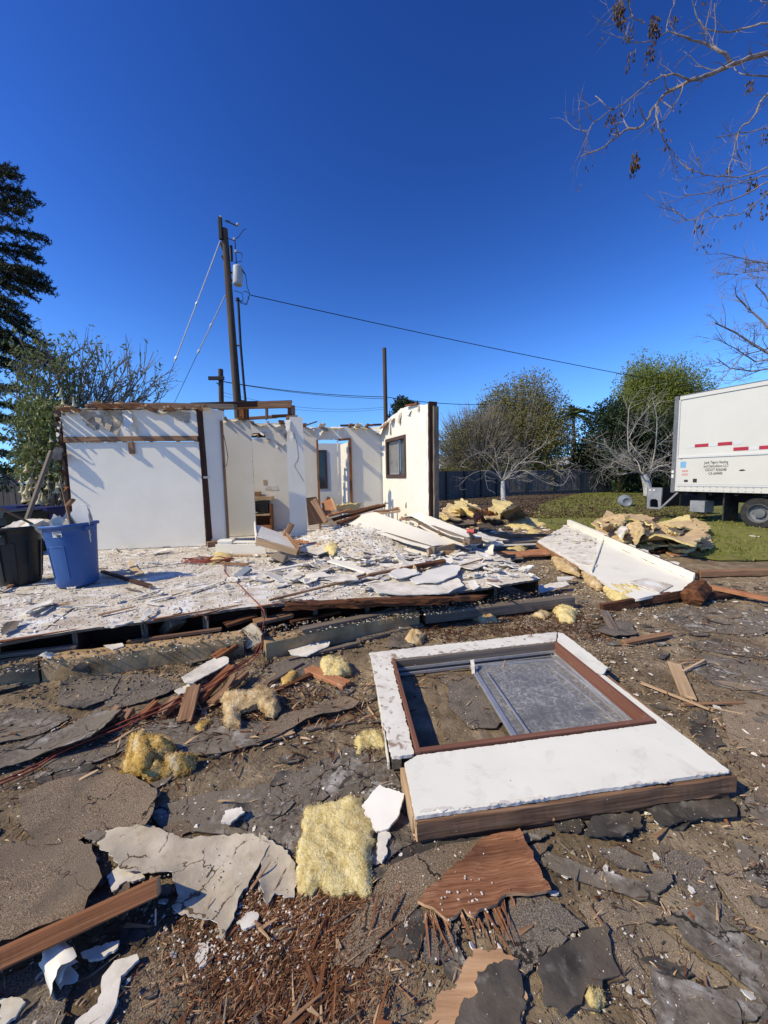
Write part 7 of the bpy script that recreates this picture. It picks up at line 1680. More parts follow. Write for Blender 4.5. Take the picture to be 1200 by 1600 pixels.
# Norfolk pine at the left edge
pt_ = thing('pine_tree', gp(-100, 16), 'dark tall pine with drooping branches at the left edge', 'tree')
pbx = gp(-100, 16); m = MB(); ptp = V((pbx.x, pbx.y, 16.5)); m.tube([pbx, pbx.lerp(ptp, .5), ptp], [.34, .24, .06], 12); m.build('trunk', m_barkb, pt_)
r3 = random.Random(77); pbr = MB(); pnd = MB()
def needles(p0, p1, rad, n):
    d = (p1 - p0)
    for i in range(n):
        p = p0.lerp(p1, r3.random()); q = rdir(r3); q = (q - d.normalized() * q.dot(d.normalized())).normalized()
        leaf(pnd, p, q + d.normalized() * .9 + V((0, 0, .25)), rad * r3.uniform(.8, 1.4), .030, r3, fold=.05)
def pine_branch(sp, tip, thick):
    mid = sp.lerp(tip, r3.uniform(.45, .65)) + V((0, 0, r3.uniform(-.10, .05) * (tip - sp).length)); tip2 = tip + V((0, 0, .12))
    pts = [sp, sp.lerp(mid, .5) + V((0, 0, .05)), mid, mid.lerp(tip2, .6), tip2]
    pbr.tube(pts, [.05 * thick, .042 * thick, .035 * thick, .026, .012], 5, cap=False)
    L = (tip - sp).length
    for i in range(4):
        needles(pts[i], pts[i + 1], .11, int(95 * L / 4))
    d = (tip - sp).normalized(); sd = V((-d.y, d.x, 0)).normalized()
    n = int(L * 5)
    for k in range(n):
        t = .22 + .75 * k / n; i = min(3, int(t * 4)); p = pts[i].lerp(pts[i + 1], t * 4 - i)
        ln = (1 - t * .7) * L * .19 * r3.uniform(.6, 1.2)
        for s in (-1, 1):
            e = p + (d * r3.uniform(.5, 1.1) + sd * s * r3.uniform(.4, .9)).normalized() * ln + V((0, 0, ln * r3.uniform(-.75, .15))); e2 = e + V((d.x * .1, d.y * .1, .10))
            pbr.tube([p, p.lerp(e, .5) + V((0, 0, -.03)), e, e2], [.018, .015, .012, .008], 4, cap=False)
            needles(p, e, .10, int(80 * ln) + 6); needles(e, e2, .09, 10)
tips = [(30, 269, .35), (25, 280, .4), (55, 308, .4), (41, 338, .45), (72, 375, .5), (66, 409, .55), (72, 436, .6), (81, 456, .65), (54, 465, .6), (50, 517, .7), (74, 545, .75), (105, 580, .78), (37, 576, .6), (30, 610, .5), (42, 665, .5), (29, 713, .4), (10, 690, .3), (20, 740, .2), (45, 322, .42), (60, 393, .5), (50, 425, .6), (64, 447, .62), (30, 480, .62), (45, 500, .68), (62, 560, .75), (88, 566, .78), (20, 525, .6), (60, 596, .72), (25, 640, .55), (36, 540, .7)]
for i, (x, y, k) in enumerate(tips):
    dd = r3.uniform(-1.2, .8) * (.7 if x > 60 else 1)
    tip = P(x, y, 16 + dd); sp = V((pbx.x, pbx.y, P(-100, y - (x + 100) * k, 16).z))
    pine_branch(sp, tip, 1.0)
for i in range(26):   # the sides one does not see from here
    a = r3.uniform(.6, 5.6); z = 1.5 + 14 * i / 26; L = 3.6 * (1 - i / 34)
    sp = V((pbx.x, pbx.y, z + 1)); pine_branch(sp, V((pbx.x + math.cos(a) * L * (-1 if math.cos(a) > .5 else 1), pbx.y + math.sin(a) * L, z + 1 - L * .45)), 1.0)
pbr.build('branches', m_barkb, pt_); pnd.build('needles', m_pine, pt_)

# flowering trumpet bush behind the left wall
r4 = random.Random(91)
bu = thing('trumpet_flower_bush', gp(75, 9.3), 'flowering bush with hanging pale trumpet flowers behind the left wall', 'bush')
stems = MB(); btips = []
def stem_to(p0, p1, r, rng, n=6):
    out = []
    for i in range(n + 1):
        t = i / n; q = p0.lerp(p1, t) + V((0, 0, .25 * (p1 - p0).length * .3 * math.sin(math.pi * t))) + V((nz(t * 3, p1.x, 1), nz(t * 3, p1.z, 5), nz(t * 3, p1.y, 9))) * .10 * (p1 - p0).length * .4
        out.append(q)
    stems.tube(out, [r * (1 - .75 * i / n) + .004 for i in range(n + 1)], 6, cap=False)
    return out
roots = [gp(62, 9.2), gp(85, 9.5), gp(100, 9.8)]
bfol = MB()
def twigset(pts, depth, rng, leafy):
    for i in range(2, len(pts)):
        for k in range(4):
            d = (pts[i] - pts[i - 1]).normalized() + rdir(rng) * .75 + V((0, 0, .25)); L = rng.uniform(.25, .75)
            e = pts[i] + d.normalized() * L; mid = pts[i].lerp(e, .5) + rdir(rng) * .05
            stems.tube([pts[i], mid, e], [.012, .009, .005], 4, cap=False)
            for q in range(2):
                e2 = e + (d + rdir(rng) * .6 + V((0, 0, .2))).normalized() * rng.uniform(.12, .35); s0 = mid.lerp(e, rng.random()); stems.tube([s0, e2], [.007, .004], 3, cap=False)
                if rng.random() < leafy: btips.append((e2, leafy))
            btips.append((e, leafy))
for (x, y, d, lf) in [(38, 640, 9.2, .9), (30, 600, 9.4, .8), (55, 580, 9.3, .8), (80, 565, 9.5, .8), (100, 568, 9.6, .7), (130, 576, 9.8, .5), (150, 574, 10, .4), (170, 582, 10, .3), (190, 576, 10.2, .22), (215, 588, 10.3, .2), (232, 602, 10.4, .25), (246, 622, 10.5, .25), (120, 590, 9.6, .7), (70, 620, 9.1, 1), (95, 650, 9.2, 1), (50, 680, 9.0, 1), (85, 690, 9.1, 1), (40, 720, 9.0, 1), (100, 610, 9.4, .9), (160, 600, 9.8, .3), (200, 605, 10, .25), (60, 720, 8.9, 1), (90, 725, 9.0, 1), (180, 600, 9.9, .35), (228, 610, 10.2, .3), (140, 610, 9.7, .5), (205, 604, 10.2, .3), (160, 592, 10.1, .3), (110, 620, 9.6, .8), (120, 600, 9.7, .7), (60, 610, 9.3, .9), (215, 622, 10.1, .4), (170, 620, 9.9, .5)]:
    e = P(x, y, d); rt = roots[r4.randrange(3)]
    pts = stem_to(rt, e, .032, r4, 7); twigset(pts[2:], 1, r4, lf)
for p, lf in btips:
    for k in range(4 if lf > .6 else 3):
        if r4.random() < lf + .12: leaf(bfol, p + rdir(r4) * .10, rdir(r4) + V((0, 0, -.55)), r4.uniform(.09, .17), r4.uniform(.035, .06), r4)
for i in range(3600):
    x = r4.gauss(68, 24); y = r4.uniform(622, 745); 
    if x > 96 or x < 24: continue
    leaf(bfol, P(x, y, 9.15 + r4.gauss(0, .35)), rdir(r4) + V((0, 0, -.6)), r4.uniform(.09, .17), r4.uniform(.04, .065), r4)
stems.build('stems', m_barkp, bu); bfol.build('foliage', m_brug, bu)
fl_ = MB(); fl_.lathe([(.012, 0), (.016, -.05), (.022, -.13), (.04, -.19), (.075, -.245), (.085, -.25), (.07, -.235), (.034, -.18)], 10)
fproto = None
fspots = []
for i in range(78):
    y = r4.choice([r4.uniform(735, 775), r4.uniform(690, 760), r4.uniform(600, 740)]); x = r4.uniform(30, 97) if y > 640 else r4.uniform(28, 130)
    fspots.append((x, y))
for i, (x, y) in enumerate(fspots):
    p = P(x, y, 8.85 + r4.uniform(-.25, .35)); s = r4.uniform(.55, 1.05)
    M = Matrix.Translation(p) @ Matrix.Rotation(r4.gauss(0, .15), 4, 'X') @ Matrix.Rotation(r4.gauss(0, .15), 4, 'Y') @ Matrix.Scale(s, 4)
    if fproto is None:
        fproto = put('flower', [M @ q for q in fl_.v], fl_.f, m_petal, bu, M=None, smooth=True)
        me = fproto.data; bpy.data.objects.remove(fproto)
        me = bpy.data.meshes.new('flower'); me.from_pydata([tuple(q) for q in fl_.v], [], fl_.f); me.materials.append(m_petal); fproto = True
    link(bpy.data.objects.new('flower', me), bu, M)

# bare tree whose branches reach in from the right
br = thing('bare_tree', V((9.6, 6.4, 0)), 'bare tree reaching brown twigs into the upper right sky', 'tree')
bm = MB(); bl = MB(); r6 = random.Random(15)
trunk_top = V((9.3, 6.3, 5.4))
tk = MB(); tk.tube([V((9.6, 6.4, -.1)), V((9.5, 6.4, 2.5)), trunk_top, V((9.2, 6.2, 8))], [.26, .2, .15, .08], 12); tk.build('trunk', m_barkb, br)
def tw(p, d, L, r, dep):
    pts = [p]; dd = d.normalized(); q = p.copy(); c = rdir(r6) * .35
    for i in range(5):
        dd = (dd + c * .35 + rdir(r6) * .10 + V((0, 0, .05))).normalized(); q = q + dd * L / 5; pts.append(q.copy())
    bm.tube(pts, [r * (1 - .14 * i) for i in range(6)], 4, cap=False)
    if dep > 0:
        for k in range(r6.randint(2, 3)):
            i = r6.randint(1, 4); tw(pts[i], (pts[i + 1] - pts[i]).normalized() + rdir(r6) * .9, L * r6.uniform(.45, .8), r * .6, dep - 1)
    elif r6.random() < .06: cluster(pts[-1], r6.randint(2, 4), .05)
def cluster(p, n, L):
    for i in range(n):
        leaf(bl, p + rdir(r6) * .05 + V((0, 0, -r6.uniform(0, L * 2.4))), rdir(r6) * .5 + V((0, 0, -1)), L * r6.uniform(.8, 1.5), L * .55, r6, fold=.5)
limbs = [
 ([(1260, 78), (1200, 82), (1145, 101), (1110, 116), (1075, 128), (1045, 143), (1022, 168), (1005, 195), (975, 205), (945, 228), (908, 245)], .060, 6.2),
 ([(1147, 100), (1128, 80), (1105, 70), (1075, 60), (1042, 49)], .040, 6.2), ([(1042, 49), (1020, 62), (985, 66)], .014, 6.2), ([(1042, 49), (1046, 25), (1055, 0), (1058, -20)], .014, 6.2),
 ([(1080, 127), (1050, 117), (1020, 125), (990, 150), (960, 170), (945, 165), (930, 150)], .022, 6.1), ([(960, 170), (930, 190), (912, 208), (905, 190)], .014, 6.1),
 ([(1260, 125), (1200, 120), (1165, 118), (1147, 105)], .030, 6.3), ([(1260, 130), (1200, 148), (1175, 185), (1155, 205), (1145, 240), (1138, 270)], .034, 6.0), ([(1155, 208), (1152, 232), (1160, 262)], .014, 6.0),
 ([(1260, 255), (1200, 262), (1165, 275), (1120, 275), (1085, 268), (1068, 255)], .022, 5.9), ([(1260, 270), (1200, 275), (1160, 285), (1110, 300), (1068, 304)], .020, 5.8), ([(1200, 285), (1150, 310), (1110, 325), (1080, 345), (1060, 335), (1050, 325)], .016, 5.8), ([(1200, 300), (1165, 330), (1130, 338), (1110, 340)], .014, 5.7),
 ([(1260, 25), (1200, 35), (1160, 45), (1120, 50), (1098, 40), (1085, 15), (1082, -20)], .026, 6.4), ([(1260, 10), (1200, 5), (1180, -10)], .02, 6.4),
 ([(1200, 200), (1170, 205), (1120, 215)], .014, 6.0), ([(1068, 130), (1060, 155), (1040, 185), (1028, 192)], .014, 6.1), ([(1024, 165), (1030, 200), (1045, 230), (1060, 250), (1075, 265)], .018, 6.1), ([(975, 66), (985, 30), (980, 0), (985, -15)], .013, 6.2), ([(985, 66), (970, 45), (962, 20), (970, -5)], .016, 6.2),
 ([(1008, 35), (990, 25), (982, 0)], .016, 6.2), ([(1113, 72), (1118, 40), (1117, 5)], .010, 6.3),
]
r6.seed(15)
for li, (pxs, r, d) in enumerate(limbs):
    pts = [P(x, y, d + .25 * nz(i * .7, li, 2)) for i, (x, y) in enumerate(pxs)]
    if pxs[0][0] >= 1250: pts = [trunk_top + V((0, 0, r6.uniform(-1, 1.5)))] + pts; 
    n = len(pts); fine = []
    for i in range(n - 1):
        for k in range(4):
            t = k / 4; p0 = pts[max(i - 1, 0)]; p1 = pts[i]; p2 = pts[i + 1]; p3 = pts[min(i + 2, n - 1)]
            fine.append(.5 * ((2 * p1) + (p2 - p0) * t + (2 * p0 - 5 * p1 + 4 * p2 - p3) * t * t + (3 * p1 - p0 - 3 * p2 + p3) * t ** 3) + rdir(r6) * .012)
    fine.append(pts[-1]); N_ = len(fine)
    bm.tube(fine, [max(.006, r * .62 * (1 - .8 * i / N_)) for i in range(N_)], 7, cap=False)
    for i in range(4, N_):
        if r6.random() < .40: tw(fine[i], (fine[i] - fine[i - 1]).normalized() + rdir(r6) * .9, r6.uniform(.22, .55), max(.005, r * .16), 1)
for (x, y, n, L) in [(966, 15, 30, .07), (970, 30, 26, .07), (1022, 40, 34, .07), (1025, 55, 24, .06), (1016, 85, 26, .06), (985, 60, 10, .06), (987, 90, 12, .05), (1011, 110, 10, .05), (1052, 38, 12, .05), (954, 190, 12, .06), (966, 185, 10, .05), (992, 255, 30, .07), (990, 268, 12, .06), (1172, 140, 16, .06), (1175, 290, 18, .06), (1130, 295, 12, .05), (1140, 270, 10, .05), (1120, 300, 8, .05), (1172, 330, 12, .06), (1194, 333, 12, .06), (1190, 310, 10, .05), (1195, 220, 8, .06), (960, 215, 8, .05), (980, 110, 8, .05), (1025, 200, 8, .05), (1040, 232, 8, .05)]:
    p = P(x, y, 6.1); cluster(p + V((0, 0, .12)), n, L)
bm.build('branches', m_branch, br); bl.build('dry_leaves', m_dry, br)
# second bare tree behind the truck
b2t = thing('bare_tree', P(1290, 742, 15).xy.to_3d(), 'bare twiggy tree rising behind the white truck', 'tree')
base2 = P(1290, 742, 15); base2.z = 0
bm = MB(); bm.tube([base2, base2 + V((-.1, 0, 3.0)), P(1250, 560, 15)], [.22, .17, .12], 10); bm.build('trunk', m_barkb, b2t)
bm = MB(); r6.seed(4)
for (pxs, r) in [([(1250, 585), (1215, 560), (1180, 540), (1150, 520), (1118, 505)], .06), ([(1250, 560), (1215, 530), (1190, 500), (1165, 478), (1150, 462)], .05), ([(1250, 575), (1210, 575), (1175, 580), (1140, 575), (1120, 560)], .035), ([(1250, 420), (1200, 412), (1165, 405), (1130, 396)], .025), ([(1250, 430), (1200, 422), (1160, 426), (1148, 430)], .02), ([(1250, 540), (1210, 490), (1195, 460), (1180, 445)], .04), ([(1215, 560), (1180, 565), (1150, 545), (1130, 535)], .03), ([(1250, 560), (1200, 545), (1160, 555), (1130, 590)], .03), ([(1250, 500), (1225, 470), (1205, 430)], .04)]:
    pts = [P(x, y, 15 + .6 * nz(i * .5, x * .02, 3)) for i, (x, y) in enumerate(pxs)]
    if pxs[0][1] < 450: pts = [P(1250, 520, 15)] + pts
    bm.tube(pts, [max(.012, r * (1 - .75 * i / len(pts))) for i in range(len(pts))], 6, cap=False)
    for i in range(1, len(pts)):
        for k in range(3): tw(pts[i].lerp(pts[i - 1], r6.random()), (pts[i] - pts[i - 1]).normalized() + rdir(r6) * .8, r6.uniform(.5, 1.1), .014, 2)
bm.build('branches', m_branch, b2t)

# ================================================================== scattered repeats
rs = random.Random(123)
def inpx(poly, z=0.0):
    return [tuple(G(q[0], q[1], z).xy) for q in poly]
PANEL = inpx([(577, 1020), (872, 988), (1148, 1205), (655, 1310)], .1)
def near_spot(margin=True):
    while True:
        y = rs.uniform(.75, 5.2); x = rs.uniform(-1.15 * y - .3, 1.1 * y + .3)
        if y > 3.0 + .29 * x and x < 1.95: continue          # deck and kerb
        if inpoly(x, y, PANEL): continue
        return x, y
def rpoly(n, rx, ry, r):
    return [(rx * math.cos(6.283 * i / n) * r.uniform(.6, 1.15), ry * math.sin(6.283 * i / n) * r.uniform(.6, 1.15)) for i in range(n)]
def protos(k, fn): return [fn(i) for i in range(k)]
def scatter(protolist, spots, label, cat, group):
    for i, (M, s) in enumerate(spots):
        p = protolist[i % len(protolist)]
        o = p.copy() if i >= len(protolist) else p
        if o is not p: sc.collection.objects.link(o)
        o.matrix_basis = M @ Matrix.Diagonal((s[0], s[1], s[2], 1))
        tag(o, label, cat, group)
def tilt(x, y, z, a, t=.15): return Matrix.Translation((x, y, z)) @ Matrix.Rotation(rs.gauss(0, t), 4, 'X') @ Matrix.Rotation(rs.gauss(0, t), 4, 'Y') @ Matrix.Rotation(a, 4, 'Z')
# broken shingle scraps among the sheets
def mk_sh(i):
    pl = rpoly(rs.randint(5, 7), .13, .075, rs)
    return slab('shingle_scrap', [V((a, b_, 0)) for a, b_ in pl], .006, [[m_felt, m_shgrey, m_black, m_gran, m_felt][i % 5], m_black], jag=.006, step=.022, warp=.006, ws=9, curl=.008, seed=900 + i)
sp = []
for i in range(230):
    x, y = near_spot(); k = rs.uniform(.22, .9) * min(1.3, .45 + y * .28)
    sp.append((tilt(x, y, gz(x, y) + .012, .3 + rs.gauss(0, .7), .09), (k, k * .8, 1)))
scatter(protos(15, mk_sh), sp, 'small broken roofing scrap on the dirt among larger roofing sheets', 'roofing scrap', 'small roofing scraps strewn over the ground')
# white plaster flakes on the dirt
def mk_fl(i, r0=.03):
    pl = rpoly(rs.randint(5, 7), r0, r0 * .7, rs)
    return slab('plaster_flake', [V((a, b_, 0)) for a, b_ in pl], r0 * .22, [m_plaster, m_gyp], jag=r0 * .12, step=r0 * .45, warp=r0 * .15, ws=.5 / r0, seed=950 + i)
sp = []
for i in range(240):
    x, y = near_spot()
    k = rs.uniform(.2, .75) if y < 2 else rs.uniform(.35, 1.2); sp.append((tilt(x, y, gz(x, y) + .014, rs.uniform(0, 6), .25), (k, k, k)))
scatter(protos(12, mk_fl), sp, 'small white plaster flake on the dirt and roofing sheets', 'plaster flake', 'white plaster flakes strewn over the ground')
# splinters of wood on the dirt, thick at the bottom left
def mk_sp(i, L=.16):
    o = board('wood_splinter', V((0, 0, 0)), V((L, 0, 0)), .014 * rs.uniform(.6, 1.8), .006, [[m_redwood, m_wood, m_pale, m_rot, m_grey][i % 5]], jag=.02, taper=.3, nseg=4, seed=970 + i, wear=.3)
    return o
sp = []
for i in range(260):
    if i < 70:
        p = G(rs.gauss(450, 75), rs.uniform(1395, 1640), 0); x, y = p.x, p.y
    elif i < 150:
        p = G(rs.gauss(340, 130), rs.gauss(1075, 40), 0); x, y = p.x, p.y
        if y > 2.95 + .29 * x: x, y = near_spot()
    else: x, y = near_spot()
    k = rs.uniform(.15, .62) if rs.random() < .85 else rs.uniform(.6, 1.0)
    sp.append((tilt(x, y, gz(x, y) + .014 + rs.uniform(0, .018), rs.gauss(.95, .8), .16), (k, rs.uniform(.3, .95), .8)))
scatter(protos(15, mk_sp), sp, 'wood splinter lying among the rubbish on the ground', 'splinter', 'wood splinters strewn over the ground')
# plaster shards and flakes on the deck
deckP = [(q.x, q.y) for q in dp]
def deck_spot():
    while True:
        y = rs.uniform(2.8, 7.6); x = rs.uniform(-5.5, 2.2)
        if inpoly(x, y, deckP) and edist(x, y, deckP) > .06: return x, y
def mk_ds(i):
    pl = rpoly(rs.randint(5, 7), .15, .075, rs)
    return slab('drywall_fragment', [V((a, b_, 0)) for a, b_ in pl], .011, [[m_plaster, m_paint, m_plaster, m_paper, m_floor][i % 5], m_gyp], jag=.016, step=.03, warp=.012, ws=7, curl=.01, seed=1000 + i)
sp = []
for i in range(295):
    x, y = deck_spot()
    if i > 60: x = min(2.0, max(-5, rs.gauss(.15, 1.0))); y = rs.uniform(4.3, 6.9)
    if not inpoly(x, y, deckP): x, y = deck_spot()
    k = rs.uniform(.35, 1.25) if x > -1.5 else rs.uniform(.2, .7); sp.append((tilt(x, y, zD + .014 + abs(rs.gauss(0, .03)), rs.gauss(.2, .7), .17), (k, k, rs.uniform(.9, 2.0))))
scatter(protos(15, mk_ds), sp, 'broken drywall fragment lying on the dusty floor deck', 'drywall fragment', 'drywall fragments strewn over the deck')
sp = []
for i in range(110):
    x, y = deck_spot(); k = rs.uniform(.4, 1.2)
    sp.append((tilt(x, y, zD + .012, rs.gauss(.3, .8), .06), (k, rs.uniform(.8, 2.2), 1)))
def mk_dl(i): return board('lath_scrap', V((-.12, 0, 0)), V((.12, 0, 0)), .022, .008, [[m_plaster, m_paint, m_grey, m_plaster, m_wood][i % 5]], jag=.02, taper=.6, nseg=4, seed=1030 + i, wear=.2)
scatter(protos(10, mk_dl), sp, 'thin pale lath scrap lying on the dusty floor deck', 'lath scrap', 'lath scraps strewn over the deck')

# crumbs, shreds, litter, grass: past counting
def lump(mb, p, r, rng, mi=0, flat=.45):
    a = rng.uniform(0, 6); ca, sa = math.cos(a), math.sin(a)
    q = []
    for (x, y, z) in ((1, 0, 0), (-.2, .9, 0), (-.9, -.1, 0), (.1, -.95, 0), (.1, .1, 1)):
        x *= rng.uniform(.45, 1.5); y *= rng.uniform(.45, 1.3); z *= rng.uniform(.4, 1.1) * flat
        q.append(p + V(((x * ca - y * sa) * r, (x * sa + y * ca) * r, z * r)))
    mb.add(q, [(0, 1, 4), (1, 2, 4), (2, 3, 4), (3, 0, 4)], mi)
def shred(mb, p, L, w, rng, mi=0, ang=None, lift=.25):
    a = rng.uniform(0, 6.283) if ang is None else rng.gauss(ang, .8)
    d = V((math.cos(a), math.sin(a), rng.gauss(0, lift))); s = V((-d.y, d.x, rng.gauss(0, .3))).normalized() * w * .5; up_ = V((0, 0, w * .5))
    e = p + d * L
    mb.add([p - s, p + s, p + d * L * .5 + s * .8 + up_, e, p + d * L * .5 - s * .8 + up_ * .4], [(0, 1, 2, 4), (4, 2, 3)], mi)
mb = MB()
for i in range(8000):
    x, y = near_spot()
    if noise.noise(V((x * 1.3, y * 1.3, 4))) < rs.uniform(-.35, .55): continue
    lump(mb, V((x, y, gz(x, y) + .012)), (.0016 + .0065 * rs.random() ** 2.2) * (1 + .35 * y) * (2.4 if rs.random() < .04 else 1) * .62, rs)
for i in range(500):
    p = G(rs.gauss(390, 60), rs.gauss(1440, 40), 0); lump(mb, V((p.x, p.y, gz(p.x, p.y) + .02)), rs.uniform(.002, .008), rs)
for i in range(40):
    p = G(rs.gauss(720, 35), rs.gauss(1410, 30), 0); lump(mb, V((p.x, p.y, gz(p.x, p.y) + .043)), rs.uniform(.002, .006), rs)
for i in range(300):
    p = G(rs.gauss(940, 50), rs.gauss(990, 40), 0); lump(mb, V((p.x, p.y, gz(p.x, p.y) + .012)), rs.uniform(.004, .011), rs)
for i in range(900):     # crumbs on the concrete kerb and in the gap behind it
    t = rs.random(); p = fa.lerp(fb, t * .85) - fn * rs.uniform(-.02, .26) - fd * rs.uniform(0, .4); lump(mb, V((p.x, p.y, .183)), rs.uniform(.004, .014), rs, rs.choice([0, 0, 1, 1, 2]))
for i in range(420):     # bits lying on the paper sheets
    p = G(rs.uniform(160, 460), rs.uniform(1300, 1440), .03); k_ = rs.random()
    if inpoly(p.x, p.y, inpx([(160, 1305), (400, 1308), (440, 1340), (400, 1380), (360, 1430), (290, 1425), (280, 1380), (180, 1350)], .03)): lump(mb, V((p.x, p.y, gz(p.x, p.y) + .032)), rs.uniform(.0015, .005), rs, rs.choice([0, 1]))
tag(mb.build('plaster_crumbs', [m_plaster, m_dirt, m_rot]), kind='stuff')
mb = MB()
for i in range(12000):
    x, y = near_spot()
    if noise.noise(V((x * .9, y * .9, 14))) < rs.uniform(-.3, .5): continue
    shred(mb, V((x, y, gz(x, y) + .014)), rs.uniform(.010, .05) * (1 + .15 * y), rs.uniform(.0015, .005) * (1 + .15 * y), rs, rs.choice([0, 0, 1, 1, 2, 2]))
for i in range(2600):
    p = G(rs.gauss(330, 150), rs.gauss(1085, 45), 0)
    if p.y > 2.95 + .29 * p.x: continue
    shred(mb, V((p.x, p.y, gz(p.x, p.y) + .02)), rs.uniform(.02, .11), rs.uniform(.004, .014), rs, rs.choice([0, 1, 2, 2, 2]))
for i in range(2200):    # mulch strip between kerb and fallen wall
    p = G(rs.uniform(640, 960), rs.uniform(955, 1003), 0); shred(mb, V((p.x, p.y, gz(p.x, p.y) + .012)), rs.uniform(.03, .10), rs.uniform(.005, .012), rs, 2 if rs.random() < .7 else 1)
for i in range(700):
    p = G(rs.uniform(180, 420), rs.uniform(1025, 1070), 0); shred(mb, V((p.x, p.y, gz(p.x, p.y) + .012)), rs.uniform(.02, .08), rs.uniform(.004, .010), rs, rs.randrange(3))
tag(mb.build('straw_litter', [m_pale, m_dry, m_rot]), kind='stuff')
mb = MB()
for i in range(13000):
    p = G(rs.gauss(445, 85), 1395 + abs(rs.gauss(0, 1)) * 130, 0)
    if p.y < .6: continue
    shred(mb, V((p.x, p.y, gz(p.x, p.y) + .012 + abs(rs.gauss(0, .006)))), rs.uniform(.005, .034) * (1.6 if rs.random() < .08 else 1), rs.uniform(.001, .004), rs, rs.choice([0, 0, 1, 1, 1, 2, 2, 3]), ang=.95)
tag(mb.build('shredded_wood', [m_redwood, m_rot, m_wood, m_tornend]), kind='stuff')
# fine grains lying on roofing and sand near the lens
mb = MB()
for i in range(26000):
    if i < 9000: y = rs.uniform(.8, 2.4); x = rs.uniform(-1.1 * y, 1.1 * y)
    else:
        x, y = near_spot()
        if noise.noise(V((x * 1.7, y * 1.7, 33))) < rs.uniform(-.2, .4): continue
    if inpoly(x, y, PANEL): continue
    lump(mb, V((x, y, gz(x, y) + .010)), rs.uniform(.0012, .0038) * (1 if i < 9000 else 1.0 + .45 * y), rs, rs.choice([0, 0, 0, 1, 2]), flat=.9)
for i in range(3200):
    x, y = near_spot()
    if noise.noise(V((x * 1.1, y * 1.1, 53))) < rs.uniform(-.3, .5): continue
    lump(mb, V((x, y, gz(x, y) + .008)), rs.uniform(.005, .016) * (.6 + .2 * y), rs, rs.choice([0, 0, 0, 1, 2]), flat=.8)
for i in range(2600):    # loose earth along the foot of the deck and kerb
    t = rs.random(); p = fa.lerp(fb, t * 1.02) - fn * (rs.gauss(.02, .12) + (.35 if rs.random() < .4 else 0)) - fd * rs.uniform(0, .5); zz = .19 if 0 < (fa - p).dot(fn) < .24 else .02
    lump(mb, V((p.x, p.y, zz)), .003 + .022 * rs.random() ** 3, rs, rs.choice([0, 0, 1]), flat=.7)
for (nm, px, m, z, lab, kw) in sheets:
    P2 = inpx(px, z); ax = min(q[0] for q in P2); bx = max(q[0] for q in P2); ay = min(q[1] for q in P2); by = max(q[1] for q in P2)
    for i in range(int(min(420, 1500 * (bx - ax) * (by - ay) + 25))):
        x = rs.uniform(ax, bx); y = rs.uniform(ay, by)
        if not inpoly(x, y, P2) or noise.noise(V((x * 3, y * 3, 21))) < rs.uniform(-.5, .4): continue
        if rs.random() < .12: shred(mb, V((x, y, gz(x, y) + z + .004)), rs.uniform(.008, .035), rs.uniform(.001, .003), rs, 3)
        else: lump(mb, V((x, y, gz(x, y) + z)), rs.uniform(.0015, .0045) * (.7 + .3 * y), rs, rs.choice([0, 0, 1, 1, 2, 4]), flat=.8)
tag(mb.build('gravel_grit', [m_dirt, m_tan, m_black, m_pale, m_plaster]), kind='stuff')
mb = MB()
for i in range(15000):
    x, y = deck_spot(); r = rs.uniform(.004, .013)
    if rs.random() < .10: r *= rs.uniform(1.5, 2.6)
    lump(mb, V((x, y, DECK + .003)), r, rs, rs.choice([0, 0, 0, 1, 2]), flat=.7)
for i in range(1500):
    x, y = deck_spot(); shred(mb, V((x, y, DECK + .012)), rs.uniform(.03, .14), rs.uniform(.006, .02), rs, rs.choice([0, 0, 1, 2]), ang=.3, lift=.08)
for i in range(2200):    # rubble along the foot of the walls and over the mound
    x = rs.gauss(-.25, .8); y = rs.gauss(6.6, .7); d = math.hypot((x + .25) / 1.65, (y - 7.1) / 1.55); k = max(0, 1 - d * d)
    if not inpoly(x, y, deckP): continue
    lump(mb, V((x, y, DECK + .34 * k + .01)), rs.uniform(.008, .028), rs, rs.choice([0, 0, 1, 1, 2]), flat=.5)
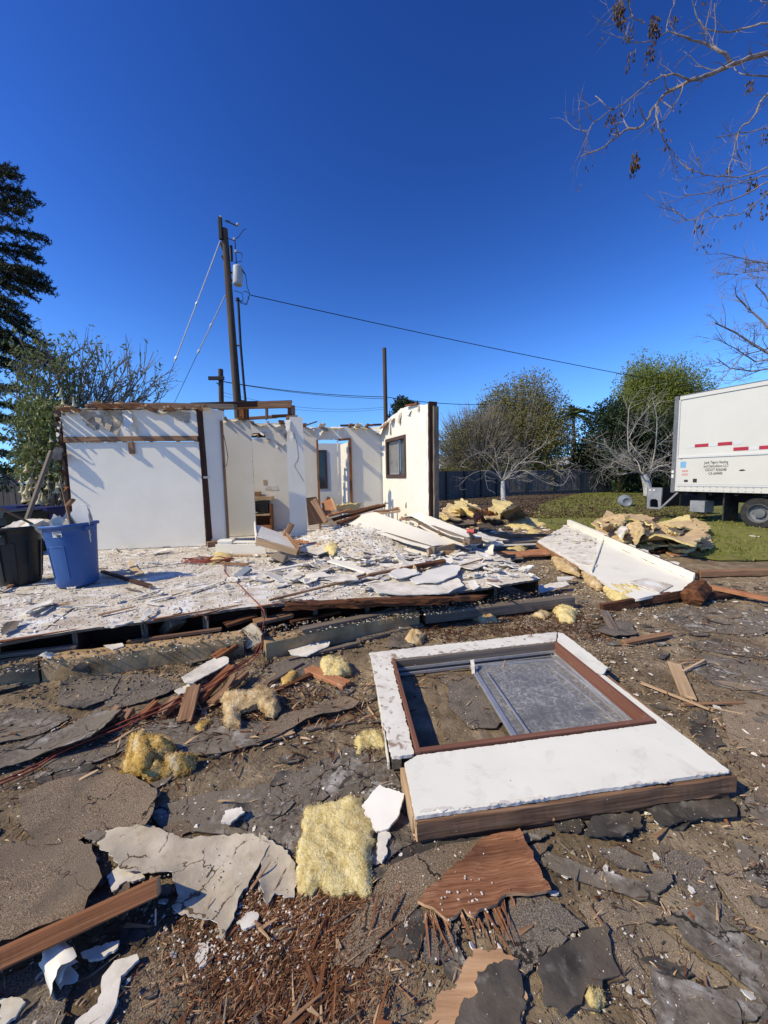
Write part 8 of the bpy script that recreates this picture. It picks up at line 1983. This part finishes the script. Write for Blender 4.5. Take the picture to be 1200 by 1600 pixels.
for i in range(4200):    # chunkier plaster in the middle of the deck
    x = rs.gauss(.1, 1.1); y = rs.gauss(5.4, .9)
    if not inpoly(x, y, deckP) or noise.noise(V((x * 1.6, y * 1.6, 61))) < rs.uniform(-.5, .3): continue
    lump(mb, V((x, y, DECK + .005)), .008 + .034 * rs.random() ** 2, rs, rs.choice([0, 0, 0, 1, 1, 2]), flat=.6)
tag(mb.build('plaster_rubble', [m_plaster, m_floor, m_paper, m_rot]), kind='stuff')
mb = MB()
for i in range(2200):
    p = G(rs.uniform(750, 1020), rs.uniform(850, 935), 0); 
    lump(mb, V((p.x, p.y, .01)), rs.uniform(.006, .025), rs, rs.choice([0, 1, 2, 2]))
for i in range(500):
    p = G(rs.uniform(680, 860), rs.uniform(795, 840), 0); lump(mb, V((p.x, p.y, .02)), rs.uniform(.02, .12), rs, rs.choice([0, 1, 2, 3]))
tag(mb.build('yard_rubble', [m_plaster, m_tanw, m_dirt, m_wood]), kind='stuff')
mb = MB(); lawnP = [(G(a, b_, 0).x, G(a, b_, 0).y) for a, b_ in lawn_px]
lx0 = min(p[0] for p in lawnP); lx1 = max(p[0] for p in lawnP); ly0 = min(p[1] for p in lawnP); ly1 = max(p[1] for p in lawnP)
n = 0
while n < 60000:
    x = rs.uniform(lx0, lx1); y = ly0 + (ly1 - ly0) * rs.random() ** 1.5
    n += 1
    if not inpoly(x, y, lawnP): continue
    if noise.noise(V((x * .55, y * .55, 7))) + .35 * noise.noise(V((x * 2, y * 2, 3))) < rs.uniform(-.75, .25): continue
    h = rs.uniform(.03, .075); a = rs.uniform(0, 6.283); w = .010 + .0008 * y
    b0 = V((x, y, .03)); s = V((math.cos(a), math.sin(a), 0)) * w; l_ = V((rs.gauss(0, .03), rs.gauss(0, .03), h + .015))
    mb.add([b0 - s, b0 + s, b0 + l_], [(0, 1, 2)])
tag(mb.build('lawn_grass', m_grass), kind='stuff')
mb = MB()
for i in range(9000):
    p = G(rs.uniform(680, 1110), 770 + 42 * rs.random() ** 1.3, 0)
    leaf(mb, V((p.x, p.y, .035)), V((rs.gauss(0, 1), rs.gauss(0, 1), .35)), rs.uniform(.06, .16), rs.uniform(.04, .08), rs)
tag(mb.build('fallen_leaves', m_dry), kind='stuff')
